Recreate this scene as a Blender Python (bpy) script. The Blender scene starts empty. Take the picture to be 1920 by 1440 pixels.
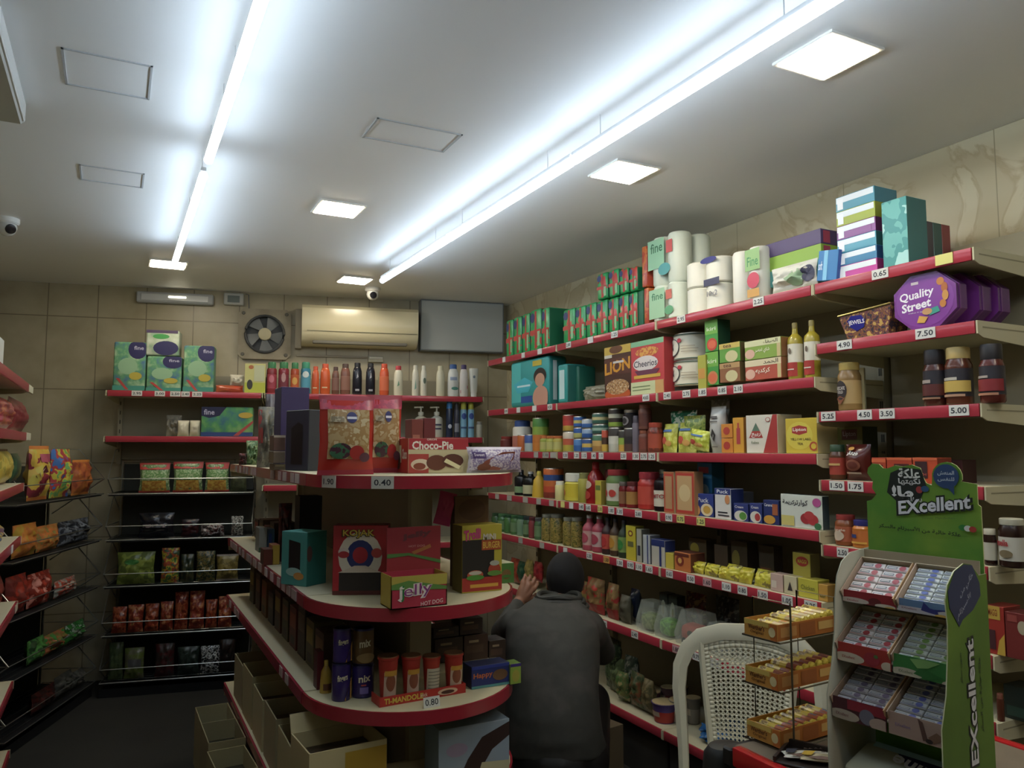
import bpy, bmesh, math, random, unicodedata
from mathutils import Vector, Matrix, noise
random.seed(7)
S = bpy.context.scene
COL = S.collection
R = math.radians
# ---------------------------------------------------------------- camera, world, exposure
CAMZ, F, TH, PH = 1.5, 1450.0, R(27.2), R(4.8)
cd = bpy.data.cameras.new('camera'); cam = bpy.data.objects.new('camera', cd); COL.objects.link(cam)
cam.location = (0, 0, CAMZ); cam.rotation_euler = (R(90) + PH, 0, -TH)
cd.sensor_width = 36; cd.lens = F / 1920 * 36; cd.clip_start = .05
S.camera = cam
w = bpy.data.worlds.new('world'); S.world = w; w.use_nodes = True
w.node_tree.nodes['Background'].inputs[0].default_value = (.02, .022, .025, 1)
w.node_tree.nodes['Background'].inputs[1].default_value = .3
S.view_settings.view_transform = 'Standard'; S.view_settings.look = 'None'
S.view_settings.gamma = 1; S.view_settings.exposure = 2.1
S.view_settings.use_curve_mapping = False
TUBE, PANEL = 4.6, 11.0        # what the tubes and the ceiling panels give off
H = 2.6                         # ceiling height
# ---------------------------------------------------------------- from photo pixels to places on real planes
fw = Vector((math.sin(TH)*math.cos(PH), math.cos(TH)*math.cos(PH), math.sin(PH)))
rt = Vector((math.cos(TH), -math.sin(TH), 0)); up = rt.cross(fw)
C0 = Vector((0, 0, CAMZ))
def ray(x, y): return fw*F + rt*(x-960) - up*(y-720)
def at(x, y, ax, v):
    d = ray(x, y); return C0 + d*((v - C0[ax]) / d[ax])
def hit(x, y, P, n):
    d = ray(x, y); return C0 + d*((P-C0).dot(n)/d.dot(n))
def onl(A, D, px=None, py=None):        # parameter along a line where it crosses a column / row of the photo
    q = (rt*F - fw*(px-960)) if px is not None else (up*F + fw*(py-720))
    return -(A-C0).dot(q)/D.dot(q)
def pix(p):
    q = p-C0; z = q.dot(fw); return 960+F*q.dot(rt)/z, 720-F*q.dot(up)/z
def hd(a): return Vector((math.sin(R(a)), math.cos(R(a)), 0))
# ---------------------------------------------------------------- materials
SAT = .86
def lin(h):
    c = [int(h[i:i+2], 16)/255 for i in (0, 2, 4)]
    g = sum(c)/3; c = [g+(x-g)*SAT for x in c]
    return tuple(x/12.92 if x <= .04045 else ((x+.055)/1.055)**2.4 for x in c) + (1,)
MC = {}
def mt(s):
    """'rrggbb' plain, 'rrggbb:g' glossy, ':m' metal, ':t' clear plastic, ':c' cloth, 'aa,bb,cc:n40' blotchy print"""
    if s in MC: return MC[s]
    col, _, fl = s.partition(':'); cs = col.split(',')
    m = bpy.data.materials.new(s); m.use_nodes = True; nt = m.node_tree; b = nt.nodes['Principled BSDF']; L = nt.links
    b.inputs['Base Color'].default_value = lin(cs[0])
    b.inputs['Roughness'].default_value = .5
    k = fl[:1]
    if k == 'g': b.inputs['Roughness'].default_value = .22
    if k == 'm': b.inputs['Metallic'].default_value = .9; b.inputs['Roughness'].default_value = .3
    if k == 'r': b.inputs['Roughness'].default_value = .9
    if k == 't':
        b.inputs['Roughness'].default_value = .08; b.inputs['Alpha'].default_value = .28
    if k == 'e':
        b.inputs['Emission Color'].default_value = lin(cs[0]); b.inputs['Emission Strength'].default_value = float(fl[1:])
    if k in 'ncw' and k:
        tc = nt.nodes.new('ShaderNodeTexCoord'); nz = nt.nodes.new('ShaderNodeTexNoise')
        L.new(tc.outputs['Object'], nz.inputs['Vector'])
        nz.inputs['Scale'].default_value = float(fl[1:] or 30); nz.inputs['Detail'].default_value = 2 if k == 'n' else 5
        rp = nt.nodes.new('ShaderNodeValToRGB'); L.new(nz.outputs['Fac'], rp.inputs['Fac'])
        n = len(cs)
        if k == 'n':
            rp.color_ramp.interpolation = 'CONSTANT'
            ps = {1: [0], 2: [0, .5], 3: [0, .45, .56], 4: [0, .42, .5, .58]}[n]
        else:
            ps = [.35, .65] if n == 2 else [.3, .5, .7] if n == 3 else [0]
        e = rp.color_ramp.elements
        while len(e) > 1: e.remove(e[-1])
        e[0].position = ps[0]; e[0].color = lin(cs[0])
        for c, p in zip(cs[1:], ps[1:]):
            x = e.new(p); x.color = lin(c)
        L.new(rp.outputs['Color'], b.inputs['Base Color'])
        b.inputs['Roughness'].default_value = .3 if k == 'n' else .75
        if k == 'c':
            bp = nt.nodes.new('ShaderNodeBump'); bp.inputs['Strength'].default_value = .25; L.new(nz.outputs['Fac'], bp.inputs['Height']); L.new(bp.outputs['Normal'], b.inputs['Normal'])
    MC[s] = m; return m
def wallmat(name, c1, c2, cm, bw, rh, mort, vein=None, off=(0, 0)):
    m = bpy.data.materials.new(name); m.use_nodes = True; nt = m.node_tree; b = nt.nodes['Principled BSDF']; L = nt.links
    tc = nt.nodes.new('ShaderNodeTexCoord'); sp = nt.nodes.new('ShaderNodeSeparateXYZ'); cb = nt.nodes.new('ShaderNodeCombineXYZ')
    L.new(tc.outputs['Object'], sp.inputs[0])
    ax = nt.nodes.new('ShaderNodeMath'); ax.operation = 'ADD'; ax.inputs[1].default_value = off[0]; L.new(sp.outputs[0], ax.inputs[0])
    az = nt.nodes.new('ShaderNodeMath'); az.operation = 'ADD'; az.inputs[1].default_value = off[1]; L.new(sp.outputs[2], az.inputs[0])
    L.new(ax.outputs[0], cb.inputs[0]); L.new(az.outputs[0], cb.inputs[1])
    br = nt.nodes.new('ShaderNodeTexBrick'); br.offset = 0; br.inputs['Scale'].default_value = 1
    br.inputs['Brick Width'].default_value = bw; br.inputs['Row Height'].default_value = rh; br.inputs['Mortar Size'].default_value = mort
    br.inputs['Mortar Smooth'].default_value = .1
    L.new(cb.outputs[0], br.inputs['Vector'])
    nz = nt.nodes.new('ShaderNodeTexNoise'); nz.inputs['Scale'].default_value = 3 if vein else 6; nz.inputs['Detail'].default_value = 6
    if vein: nz.inputs['Distortion'].default_value = 1.2
    L.new(tc.outputs['Object'], nz.inputs['Vector'])
    rp = nt.nodes.new('ShaderNodeValToRGB'); e = rp.color_ramp.elements
    e[0].position = .3; e[0].color = lin(c1); e[1].position = .7; e[1].color = lin(c2)
    if vein:
        x = e.new(.5); x.color = lin(vein); e[1].position = .5
        x = e.new(.46); x.color = lin(c1); x = e.new(.53); x.color = lin(c2)
    L.new(nz.outputs['Fac'], rp.inputs['Fac'])
    L.new(rp.outputs[0], br.inputs['Color1']); L.new(rp.outputs[0], br.inputs['Color2']); br.inputs['Mortar'].default_value = lin(cm)
    L.new(br.outputs['Color'], b.inputs['Base Color']); b.inputs['Roughness'].default_value = .35
    return m
# ---------------------------------------------------------------- mesh building
class MB:
    def __init__(s): s.v = []; s.f = []; s.m = []; s.mats = []
    def mi(s, m):
        if m not in s.mats: s.mats.append(m)
        return s.mats.index(m)
    def add(s, V, Fs, m):
        o = len(s.v); s.v += [tuple(p) for p in V]; i = s.mi(m)
        for f in Fs: s.f.append([o+k for k in f]); s.m.append(i)
        return s
    def box(s, x0, y0, z0, x1, y1, z1, m, fm=None, ch=0.0, seg=1):
        """fm: {'f','b','l','r','t','d': material}"""
        fm = fm or {}
        if ch:
            bm = bmesh.new(); bmesh.ops.create_cube(bm, size=1)
            for v in bm.verts: v.co = ((x0+x1)/2+v.co.x*(x1-x0), (y0+y1)/2+v.co.y*(y1-y0), (z0+z1)/2+v.co.z*(z1-z0))
            bmesh.ops.bevel(bm, geom=bm.edges[:], offset=min(ch, abs(x1-x0)*.45, abs(y1-y0)*.45, abs(z1-z0)*.45), segments=seg, profile=.5, affect='EDGES')
            bm.verts.index_update(); bm.normal_update()
            o = len(s.v); s.v += [tuple(v.co) for v in bm.verts]
            for f in bm.faces:
                n = f.normal; k = None
                a = max(range(3), key=lambda i: abs(n[i]))
                if abs(n[a]) > .9: k = (('l', 'r'), ('f', 'b'), ('d', 't'))[a][n[a] > 0]
                s.f.append([o+v.index for v in f.verts]); s.m.append(s.mi(fm.get(k, m)))
            bm.free(); return s
        V = [(x0, y0, z0), (x1, y0, z0), (x1, y1, z0), (x0, y1, z0), (x0, y0, z1), (x1, y0, z1), (x1, y1, z1), (x0, y1, z1)]
        o = len(s.v); s.v += V
        for k, q in (('d', (3, 2, 1, 0)), ('t', (4, 5, 6, 7)), ('f', (0, 1, 5, 4)), ('r', (1, 2, 6, 5)), ('b', (2, 3, 7, 6)), ('l', (3, 0, 4, 7))):
            s.f.append([o+i for i in q]); s.m.append(s.mi(fm.get(k, m)))
        return s
    def lathe(s, prof, m, c=(0, 0, 0), seg=20, sx=1, sy=1, rot=0):
        """prof: [(r, z[, material of the band above])]"""
        o = len(s.v); n = len(prof)
        for p in prof:
            for i in range(seg):
                a = 2*math.pi*(i+.5)/seg+rot
                s.v.append((c[0]+p[0]*sx*math.sin(a), c[1]-p[0]*sy*math.cos(a), c[2]+p[1]))
        for j in range(n-1):
            mm = prof[j][2] if len(prof[j]) > 2 else m
            for i in range(seg):
                k = (i+1) % seg
                s.f.append([o+j*seg+i, o+j*seg+k, o+(j+1)*seg+k, o+(j+1)*seg+i]); s.m.append(s.mi(mm))
        s.f.append([o+i for i in range(seg)][::-1]); s.m.append(s.mi(m))
        s.f.append([o+(n-1)*seg+i for i in range(seg)]); s.m.append(s.mi(m))
        return s
    def tube(s, P, r, m, seg=6, closed=False):
        P = [Vector(p) for p in P]; n = len(P); o = len(s.v)
        rr = r if isinstance(r, (list, tuple)) else [r]*n
        ref = Vector((0, 0, 1))
        for i, p in enumerate(P):
            t = (P[(i+1) % n if closed else min(i+1, n-1)]-P[(i-1) % n if closed else max(i-1, 0)]).normalized()
            a = t.cross(ref)
            if a.length < .05: a = t.cross(Vector((1, 0, 0)))
            a.normalize(); b = a.cross(t)
            for k in range(seg):
                q = 2*math.pi*k/seg; s.v.append(tuple(p+(a*math.cos(q)+b*math.sin(q))*rr[i]))
        mi = s.mi(m)
        for i in range(n if closed else n-1):
            j = (i+1) % n
            for k in range(seg):
                l = (k+1) % seg; s.f.append([o+i*seg+k, o+i*seg+l, o+j*seg+l, o+j*seg+k]); s.m.append(mi)
        if not closed:
            s.f.append([o+k for k in range(seg)]); s.f.append([o+(n-1)*seg+k for k in range(seg)][::-1]); s.m += [mi, mi]
        return s
    def prism(s, poly, y0, y1, m, mf=None):
        """outline in x,z pushed from y0 to y1"""
        n = len(poly); V = [(p[0], y0, p[1]) for p in poly]+[(p[0], y1, p[1]) for p in poly]
        s.add(V, [[i, (i+1) % n, n+(i+1) % n, n+i] for i in range(n)]+[list(range(n, 2*n))[::-1]], m)
        s.add([(p[0], y0, p[1]) for p in poly], [list(range(n))], mf or m); return s
    def flat(s, poly, z0, z1, m, mt_=None):
        """outline in x,y pushed from z0 to z1"""
        n = len(poly)
        s.add([(p[0], p[1], z0) for p in poly]+[(p[0], p[1], z1) for p in poly], [[i, (i+1) % n, n+(i+1) % n, n+i] for i in range(n)]+[list(range(n))[::-1]], m)
        s.add([(p[0], p[1], z1) for p in poly], [list(range(n))], mt_ or m); return s
    def xf(s, M, start=0):
        for i in range(start, len(s.v)): s.v[i] = tuple(M @ Vector(s.v[i]))
        return s
    def build(s, name, parent=None, sharp=35):
        me = bpy.data.meshes.new(name); me.from_pydata(s.v, [], s.f)
        for m in s.mats: me.materials.append(mt(m) if isinstance(m, str) else m)
        me.polygons.foreach_set('material_index', s.m)
        me.validate()
        me.shade_smooth() if hasattr(me, 'shade_smooth') else None
        me.set_sharp_from_angle(angle=R(sharp)); me.update()
        o = bpy.data.objects.new(name, me); COL.objects.link(o)
        if parent: o.parent = parent
        return o
def tag(o, label=None, cat=None, group=None, kind=None):
    if label: o['label'] = label
    if cat: o['category'] = cat
    if group: o['group'] = group
    if kind: o['kind'] = kind
    return o
def empty(name, loc=(0, 0, 0), rz=0, label=None, cat=None, group=None):
    o = bpy.data.objects.new(name, None); COL.objects.link(o); o.location = loc; o.rotation_euler = (0, 0, rz); o.empty_display_size = .05
    return tag(o, label, cat, group)
def struct(mb, name): return tag(mb.build(name), kind='structure')
def dup(o, loc=None, rz=None, label=None, parent=None):
    c = o.copy(); COL.objects.link(c)
    if parent is not None: c.parent = parent
    if loc is not None: c.location = loc
    if rz is not None: c.rotation_euler = (0, 0, rz)
    if label: c['label'] = label
    for ch in list(o.children):
        d = ch.copy(); COL.objects.link(d); d.parent = c
        for g in list(ch.children):
            e = g.copy(); COL.objects.link(e); e.parent = d
    return c
# ---------------------------------------------------------------- writing
AR = {}
for cp in range(0xFE80, 0xFEFD):
    dc = unicodedata.decomposition(chr(cp)).split()
    if dc: AR[(''.join(chr(int(x, 16)) for x in dc[1:]), dc[0][1:-1])] = chr(cp)
def ar(t):
    u = []; i = 0
    while i < len(t):
        if t[i:i+2] in ('لا', 'لأ', 'لإ'): u.append(t[i:i+2]); i += 2
        else: u.append(t[i]); i += 1
    out = []
    for i, c in enumerate(u):
        pj = i > 0 and (u[i-1], 'initial') in AR and ((c, 'final') in AR)
        nj = (c, 'initial') in AR and i+1 < len(u) and (u[i+1], 'final') in AR
        out.append(AR.get((c, 'medial' if pj and nj else 'final' if pj else 'initial' if nj else 'isolated'), c))
    return ''.join(out[::-1])
TX = {}
def text_geo(s, bold=.012):
    if (s, bold) in TX: return TX[(s, bold)]
    c = bpy.data.curves.new('t', 'FONT'); c.body = s; c.offset = bold; c.resolution_u = 2 if len(s) < 12 and s.isascii() else 1
    o = bpy.data.objects.new('t', c)
    me = o.to_mesh(); V = [(v.co.x, v.co.y) for v in me.vertices]; Fc = [list(p.vertices) for p in me.polygons if p.normal.z > 0 or True]
    o.to_mesh_clear(); bpy.data.objects.remove(o); bpy.data.curves.remove(c)
    x0 = min(v[0] for v in V); x1 = max(v[0] for v in V); y0 = min(v[1] for v in V); y1 = max(v[1] for v in V)
    TX[(s, bold)] = ([((x-x0)/(x1-x0), (y-y0)/(y1-y0)) for x, y in V], Fc, (x1-x0)/(y1-y0)); return TX[(s, bold)]
def flatf(w, h, y): return lambda u, v, e: ((u-.5)*w, y-e, v*h)
def sidef(w, d, h, s=1): return lambda u, v, e: (s*(w/2+e), (-.5+u)*d if s > 0 else (.5-u)*d, v*h)
def topf(w, d, h): return lambda u, v, e: ((u-.5)*w, (v-.5)*d, h+e)
def cylf(r, h, sy=1, rz=None):
    def f(u, v, e):
        q = (rz(v) if rz else r); x = (u-.5)*2*r; x = max(-q*.99, min(q*.99, x))
        return (x*(q+e)/q, -sy*math.sqrt(max(q*q-x*x, 0))*(q+e)/q-e*.3, v*h)
    return f
def decal(mb, sf0, L, e0=.0005):
    """r: rectangle, e: ellipse, p: outline, t: writing (centre, size), ta: Arabic; u,v in 0..1 of the face"""
    sf = lambda u, v, e: sf0(min(.997, max(.003, u)), min(.997, max(.006, v)), e)
    k = 0
    for d in L:
        k += 1; e = e0*(1+k*.55); t = d[0]
        if t == 'r':
            _, u0, v0, u1, v1, m = d; nu = max(1, int(abs(u1-u0)*12)); nv = 1+int(abs(v1-v0)*4)
            V = [sf(u0+(u1-u0)*i/nu, v0+(v1-v0)*j/nv, e) for j in range(nv+1) for i in range(nu+1)]
            mb.add(V, [[j*(nu+1)+i, j*(nu+1)+i+1, (j+1)*(nu+1)+i+1, (j+1)*(nu+1)+i] for j in range(nv) for i in range(nu)], m)
        elif t == 'e':
            _, cu, cv, ru, rv, m = d; n = 18
            V = [sf(cu, cv, e)]+[sf(cu+ru*math.cos(a*2*math.pi/n)*q, cv+rv*math.sin(a*2*math.pi/n)*q, e) for q in (.5, 1) for a in range(n)]
            mb.add(V, [[0, 1+i, 1+(i+1) % n] for i in range(n)]+[[1+i, 1+n+i, 1+n+(i+1) % n, 1+(i+1) % n] for i in range(n)], m)
        elif t == 'p':
            mb.add([sf(p[0], p[1], e) for p in d[1]], [list(range(len(d[1])))], d[2])
        else:
            s, cu, cv, wu, hv, m = d[1:7]
            V, Fc, asp = text_geo(ar(s) if t == 'ta' else s, d[7] if len(d) > 7 else .012)
            sl = d[8] if len(d) > 8 else 0
            mb.add([sf(cu+(x-.5)*wu, cv+(y-.5)*hv+(x-.5)*sl, e) for x, y in V], Fc, m)
# ---------------------------------------------------------------- kinds of goods, local frame: front towards -y, stands on z=0
def finish(o, P):
    o.location = P['loc']; o.rotation_euler = (P.get('rx', 0), P.get('ry', 0), P['rz'])
    tag(o, P['label'], P['cat'], P.get('group')); return o
def g_box(P, c, dec=(), side=None, top=None, sdec=(), ldec=(), tdec=(), ch=.0012, seg=1, name='box'):
    w_, d_, h_ = P['w'], P['d'], P['h']; mb = MB()
    side = side or c
    mb.box(-w_/2, -d_/2, 0, w_/2, d_/2, h_, c, {'l': side, 'r': side, 't': top or side}, ch=ch, seg=seg)
    decal(mb, flatf(w_, h_, -d_/2), dec)
    decal(mb, sidef(w_, d_, h_, 1), sdec); decal(mb, sidef(w_, d_, h_, -1), ldec); decal(mb, topf(w_, d_, h_), tdec)
    return finish(mb.build(P.get('name', name)), P)
def g_pack(P, c, dec=(), side=None, r=.02, **k): return g_box(P, c, dec, side, ch=r, seg=3, name='pack', **k)
def g_can(P, bands, dec=(), lid='b8b4a8:m', name='tin', lidh=.0, lidc=None):
    w_, h_ = P['w'], P['h']; r = w_/2; mb = MB()
    pr = [(r*.96, 0), (r, .004, bands[0][1])]
    for i, (z, c) in enumerate(bands):
        z1 = bands[i+1][0] if i+1 < len(bands) else 1
        if i: pr.append((r, .004+(h_-.008)*z, c))
    pr += [(r, h_-.004), (r*.96, h_)]
    mb.lathe(pr, lid, seg=24); decal(mb, cylf(r, h_), dec, .0012)
    o = mb.build(P.get('name', name))
    if lidc:
        l = MB().lathe([(r*1.02, 0), (r*1.02, lidh), (r*.98, lidh+.002)], lidc, c=(0, 0, h_-lidh*.5), seg=24).build('lid', o)
    else:
        MB().lathe([(r*.97, 0), (r*.97, .003), (r*.86, .003), (r*.86, .001)], lid, c=(0, 0, h_-.001), seg=24).build('lid', o)
    return finish(o, P)
def g_jar(P, body, lid, label=None, dec=(), lr=.85, lh=.16, name='jar', sq=1):
    w_, h_ = P['w'], P['h']; r = w_/2; bh = h_*(1-lh); mb = MB()
    pr = [(r*.9, 0), (r, h_*.03), (r, h_*.12)]
    if label: pr += [(r, h_*.14, label), (r, h_*.62)]
    pr += [(r, bh*.86), (r*lr*.97, bh*.97), (r*lr*.95, bh)]
    mb.lathe(pr, body, seg=22); decal(mb, cylf(r, h_), dec, .0012)
    o = mb.build(P.get('name', name))
    MB().lathe([(r*lr, 0), (r*lr*1.02, .002), (r*lr*1.02, h_*lh*.9), (r*lr*.95, h_*lh)], lid, c=(0, 0, bh-.001), seg=22).build('lid', o)
    return finish(o, P)
def g_bottle(P, body, cap, label=None, dec=(), prof='neck', sy=1, name='bottle', lz=(.18, .55), capm=None):
    w_, h_ = P['w'], P['h']; r = w_/2; mb = MB()
    pf = {'neck': [(.9, 0), (1, .03), (1, .6), (.85, .68), (.42, .78), (.36, .9)],
          'shampoo': [(.85, 0), (1, .04), (1.0, .5), (.93, .72), (.72, .84), (.55, .86)],
          'aero': [(.95, 0), (1, .02), (1, .74), (.9, .79), (.72, .8)],
          'tall': [(.93, 0), (1, .02), (1, .66), (.9, .73), (.4, .8), (.32, .9)],
          'pump': [(.9, 0), (1, .03), (1, .55), (.9, .63), (.35, .7), (.35, .72)],
          'taper': [(1, 0), (1, .04), (.92, .4), (.8, .65), (.4, .8), (.3, .84)],
          'tube': [(.6, 0), (.62, .16), (.7, .17), (1, .95), (1, 1)]}[prof]
    def rz(v):
        for (a, za), (b, zb) in zip(pf, pf[1:]):
            if za <= v <= zb: return r*(a+(b-a)*(v-za)/(zb-za+1e-9))
        return r*pf[-1][0]
    pr = []
    zs = sorted(set([z for _, z in pf]+([lz[0], lz[1]] if label else [])))
    for z in zs:
        pr.append((rz(z), z*h_, label) if label and lz[0] <= z < lz[1] else (rz(z), z*h_))
    mb.lathe(pr, body, seg=22, sy=sy); decal(mb, cylf(r, h_, sy, rz), dec, .0012)
    o = mb.build(P.get('name', name)); zt = pf[-1][1]*h_; cr = pf[-1][0]*r
    if prof == 'pump':
        m = MB().lathe([(cr*1.3, 0), (cr*1.3, h_*.1), (cr*.4, h_*.12), (cr*.4, h_*.24), (cr*1.2, h_*.24), (cr*1.2, h_*.28)], cap, c=(0, 0, zt), seg=14)
        m.tube([(0, 0, zt+h_*.26), (-r*1.1, 0, zt+h_*.25)], r*.14, cap); m.build('pump', o)
    elif prof == 'tube':
        pass
    elif cap:
        k = {'shampoo': 1.15, 'aero': 1.12}.get(prof, 1.15)
        MB().lathe([(cr*k, 0), (cr*k, (h_-zt)*.85), (cr*k*.85, h_-zt)], cap, c=(0, 0, zt-.001), seg=18, sy=sy if prof == 'shampoo' else 1).build('cap', o)
    return finish(o, P)
def bagf(w_, h_, t_, seed, wr=.12):
    def f(u, v, e, back=False):
        a = max(0, 1-abs(2*u-1)**2.4); b = max(0, math.sin(math.pi*min(1, max(0, (v-.05)/.9))))**.5
        n = noise.noise(Vector((u*5+seed, v*6, seed*1.7)))*wr+noise.noise(Vector((u*14, v*16+seed, seed)))*wr*.5
        y = t_/2*(a**.5*b)*(1+n)
        pin = 1-.07*math.sin(math.pi*min(1, max(0, v)))*1+.0
        x = (u-.5)*w_*(pin+.04*noise.noise(Vector((v*4, seed, 0))))
        return (x, (y if back else -y)-(0 if back else e), v*h_)
    return f
def g_bag(P, c, dec=(), back=None, crimp=None, t=None, wr=.12, name='bag'):
    w_, h_ = P['w'], P['h']; t_ = t or P['d']; sd = random.random()*50; f = bagf(w_, h_, t_, sd, wr); mb = MB()
    nu, nv = 14, 16
    for bk in (False, True):
        V = [f(i/nu, j/nv, 0, bk) for j in range(nv+1) for i in range(nu+1)]
        Q = [[j*(nu+1)+i, j*(nu+1)+i+1, (j+1)*(nu+1)+i+1, (j+1)*(nu+1)+i] for j in range(nv) for i in range(nu)]
        for q in Q: q.reverse() if bk else None
        m = (back or c) if bk else c
        if crimp and not bk:
            mb.add(V, [q for q in Q if q[0]//(nu+1) not in (0, nv-1)], m); mb.add(V, [q for q in Q if q[0]//(nu+1) in (0, nv-1)], crimp)
        else: mb.add(V, Q, m)
    decal(mb, f, dec, .0022)
    return finish(mb.build(P.get('name', name), sharp=60), P)
def g_rolls(P, c, dec=(), n=2, rows=1):
    """rolls standing under one film"""
    w_, d_, h_ = P['w'], P['d'], P['h']; mb = MB(); r = w_/n/2
    for i in range(n):
        for j in range(max(1, round(d_/(2*r)))):
            for k in range(rows):
                z0 = h_/rows*k; hh = h_/rows
                mb.lathe([(r*.86, z0+.001), (r*.99, z0+hh*.06), (r*.99, z0+hh*.94), (r*.86, z0+hh-.001)], c, c=(-w_/2+r*(2*i+1), -d_/2+r*(2*j+1), 0), seg=18)
    decal(mb, flatf(w_, h_, -d_/2-.001), dec)
    return finish(mb.build('roll_pack'), P)
def row(A, D, rz, depth, items, where, group=None, ztop=None):
    """items: (left px, right px, top px, builder, label, category, kwargs). A is a point of the line the fronts stand on, D runs right."""
    out = []
    for it in items:
        pl_, pr_, top, fn, label, cat, kw = it[:7]; ex = it[7] if len(it) > 7 else {}
        Ai = A+Vector((0, 0, ex.get('dz', 0)))
        inn = ex.get('back', 0); nrm = Vector((-D.y, D.x, 0))     # away from the viewer
        Ai = Ai+nrm*inn
        s0 = onl(Ai, D, px=pl_); s1 = onl(Ai, D, px=pr_); w_ = abs(s1-s0)
        d_ = ex.get('d', min(depth, w_)); m = Ai+D*((s0+s1)/2)
        if 'bot' in ex: m.z = m.z+onl(m, Vector((0, 0, 1)), py=ex['bot'])
        h_ = onl(m, Vector((0, 0, 1)), py=top)
        if ztop: h_ = min(h_, ztop-m.z)
        if fn in (g_can, g_jar, g_bottle): d_ = w_
        loc = m+nrm*(d_/2)
        P = dict(w=w_*ex.get('ws', 1), d=d_, h=h_, loc=loc, rz=rz+ex.get('tw', 0), label=label+(' '+where if where else ''), cat=cat)
        if 'rx' in ex: P['rx'] = ex['rx']
        if 'ry' in ex: P['ry'] = ex['ry']
        if ex.get('group') or group: P['group'] = ex.get('group') or group
        if 'name' in ex: P['name'] = ex['name']
        n = ex.get('n', 1)      # further ones of the same kind stacked on top
        o = fn(P, **kw); o['_h'] = h_; out.append(o)
    return out
# ================================================================ THE ROOM
WA = math.atan(.21); WD = Vector((math.cos(WA), -math.sin(WA), 0)); WN = Vector((-math.sin(WA), -math.cos(WA), 0)); W0 = Vector((0, 5.82, 0))
def W(u, v, z=0): return W0+WD*u+WN*v+Vector((0, 0, z))
RX = 2.66; LX = -.86
m_tile = wallmat('back wall tile', 'a39878', 'b5aa8c', '7d745c', .30, .486, .0035, off=(.13, .05))
m_marb = wallmat('beige marble', 'bfb08a', 'cabd98', '9c8f6c', .62, .9, .002, vein='b5a27a', off=(.1, .1))
m_ceil = mt('d3d4d2'); m_floor = mt('1b1c1a,242420,1e1d1b:w3')
fl = MB().box(LX-.1, -2.6, -.05, RX+.1, 6.2, 0, '1b1c1a,242420,1e1d1b:w3'); struct(fl, 'floor')
struct(MB().box(LX-.1, -2.6, H, RX+.1, 6.2, H+.05, 'f4f5f6'), 'ceiling')
b = MB().box(-1.4, 0, 0, 3.2, .1, H, m_tile); o = struct(b, 'wall_back'); o.location = W0; o.rotation_euler = (0, 0, -WA)
b = MB().box(-2.6, 0, 0, 5.9, .1, H, m_marb); o = struct(b, 'wall_right'); o.location = (RX, 0, 0); o.rotation_euler = (0, 0, R(-90)); o.location = (RX, 3.3, 0)
o = struct(MB().box(LX-.1, -2.6, 0, LX, 6.2, H, 'a39878,b0a58a:w4'), 'wall_left')
o = struct(MB().box(LX, -2.6, 0, RX, -2.5, H, '6e675a'), 'wall_front')
# hatch outlines in the ceiling
def trimbox(n, x0, y0, x1, y1):
    m = MB(); t = .006
    for a in ((x0, y0, x1, y0+t), (x0, y1-t, x1, y1), (x0, y0, x0+t, y1), (x1-t, y0, x1, y1)): m.box(a[0], a[1], H-.003, a[2], a[3], H, 'bcc0c4')
    struct(m, n)
trimbox('trim_1', -.17, 2.38, .06, 2.62); trimbox('trim_2', -.16, 3.36, .07, 3.55); trimbox('trim_3', .74, 2.42, 1.05, 2.6)
# ---------------------------------------------------------------- lamps
tube_n = [0]
TD = .10  # drop of the tubes, put in so their light spreads over the ceiling
def led_tube(x, y0, y1, lab):
    t = empty('tube_light', (x, (y0+y1)/2, H), 0, lab, 'ceiling light', 'strip lights in two rows along the ceiling'); l = (y1-y0)/2
    MB().box(-.009, -l, -TD+.014, .009, l, -TD+.03, 'e6e8ea', ch=.002).build('housing', t)
    for yy in (-l*.7, l*.7): MB().tube([(0, yy, -TD+.02), (0, yy, 0)], .002, 'f0f2f4').build('added_hanger', t)  # added stems, only there to carry the lowered tubes
    MB().tube([(0, -l+.008, -TD), (0, l-.008, -TD)], .0155, 'd6ecff:e%g' % TUBE, seg=12).build('tube', t)
def ty(px, py): return at(px, py, 2, H-TD)
rs_ = [ty(718, 527), ty(845, 450), ty(1070, 302), ty(1545, 0)]
xr_ = sum(q.x for q in rs_)/4; yr = [q.y for q in rs_]
for a, b_, n in ((yr[1]+.005, yr[0], 'farthest'), (yr[2]+.005, yr[1]-.005, 'second from the far end'), (yr[2]-1.13, yr[2]-.005, 'nearest in view')):
    led_tube(xr_, a, b_, 'white strip light in the right ceiling row, '+n)
led_tube(xr_, yr[2]-2.27, yr[2]-1.14, 'white strip light in the right ceiling row, overhead'); led_tube(xr_, yr[2]-3.4, yr[2]-2.28, 'white strip light behind the camera, right row')
ls_ = [ty(px, py) for px, py in ((330, 490), (362, 393), (378, 327), (392, 302), (422, 198))]
xl_ = sum(q.x for q in ls_)/5; ys = [q.y for q in ls_]
for a, b_, n in ((ys[1]+.004, ys[0], 'farthest'), (ys[2], ys[1]-.004, 'second from the far end'), (ys[4]+.004, ys[3], 'third, past the dark gap'), (ys[4]-1.13, ys[4]-.004, 'nearest, cut by the top edge')):
    led_tube(xl_, a, b_, 'white strip light in the left ceiling row, '+n)
led_tube(xl_, -.3, .85, 'white strip light behind the camera, left row')
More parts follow.
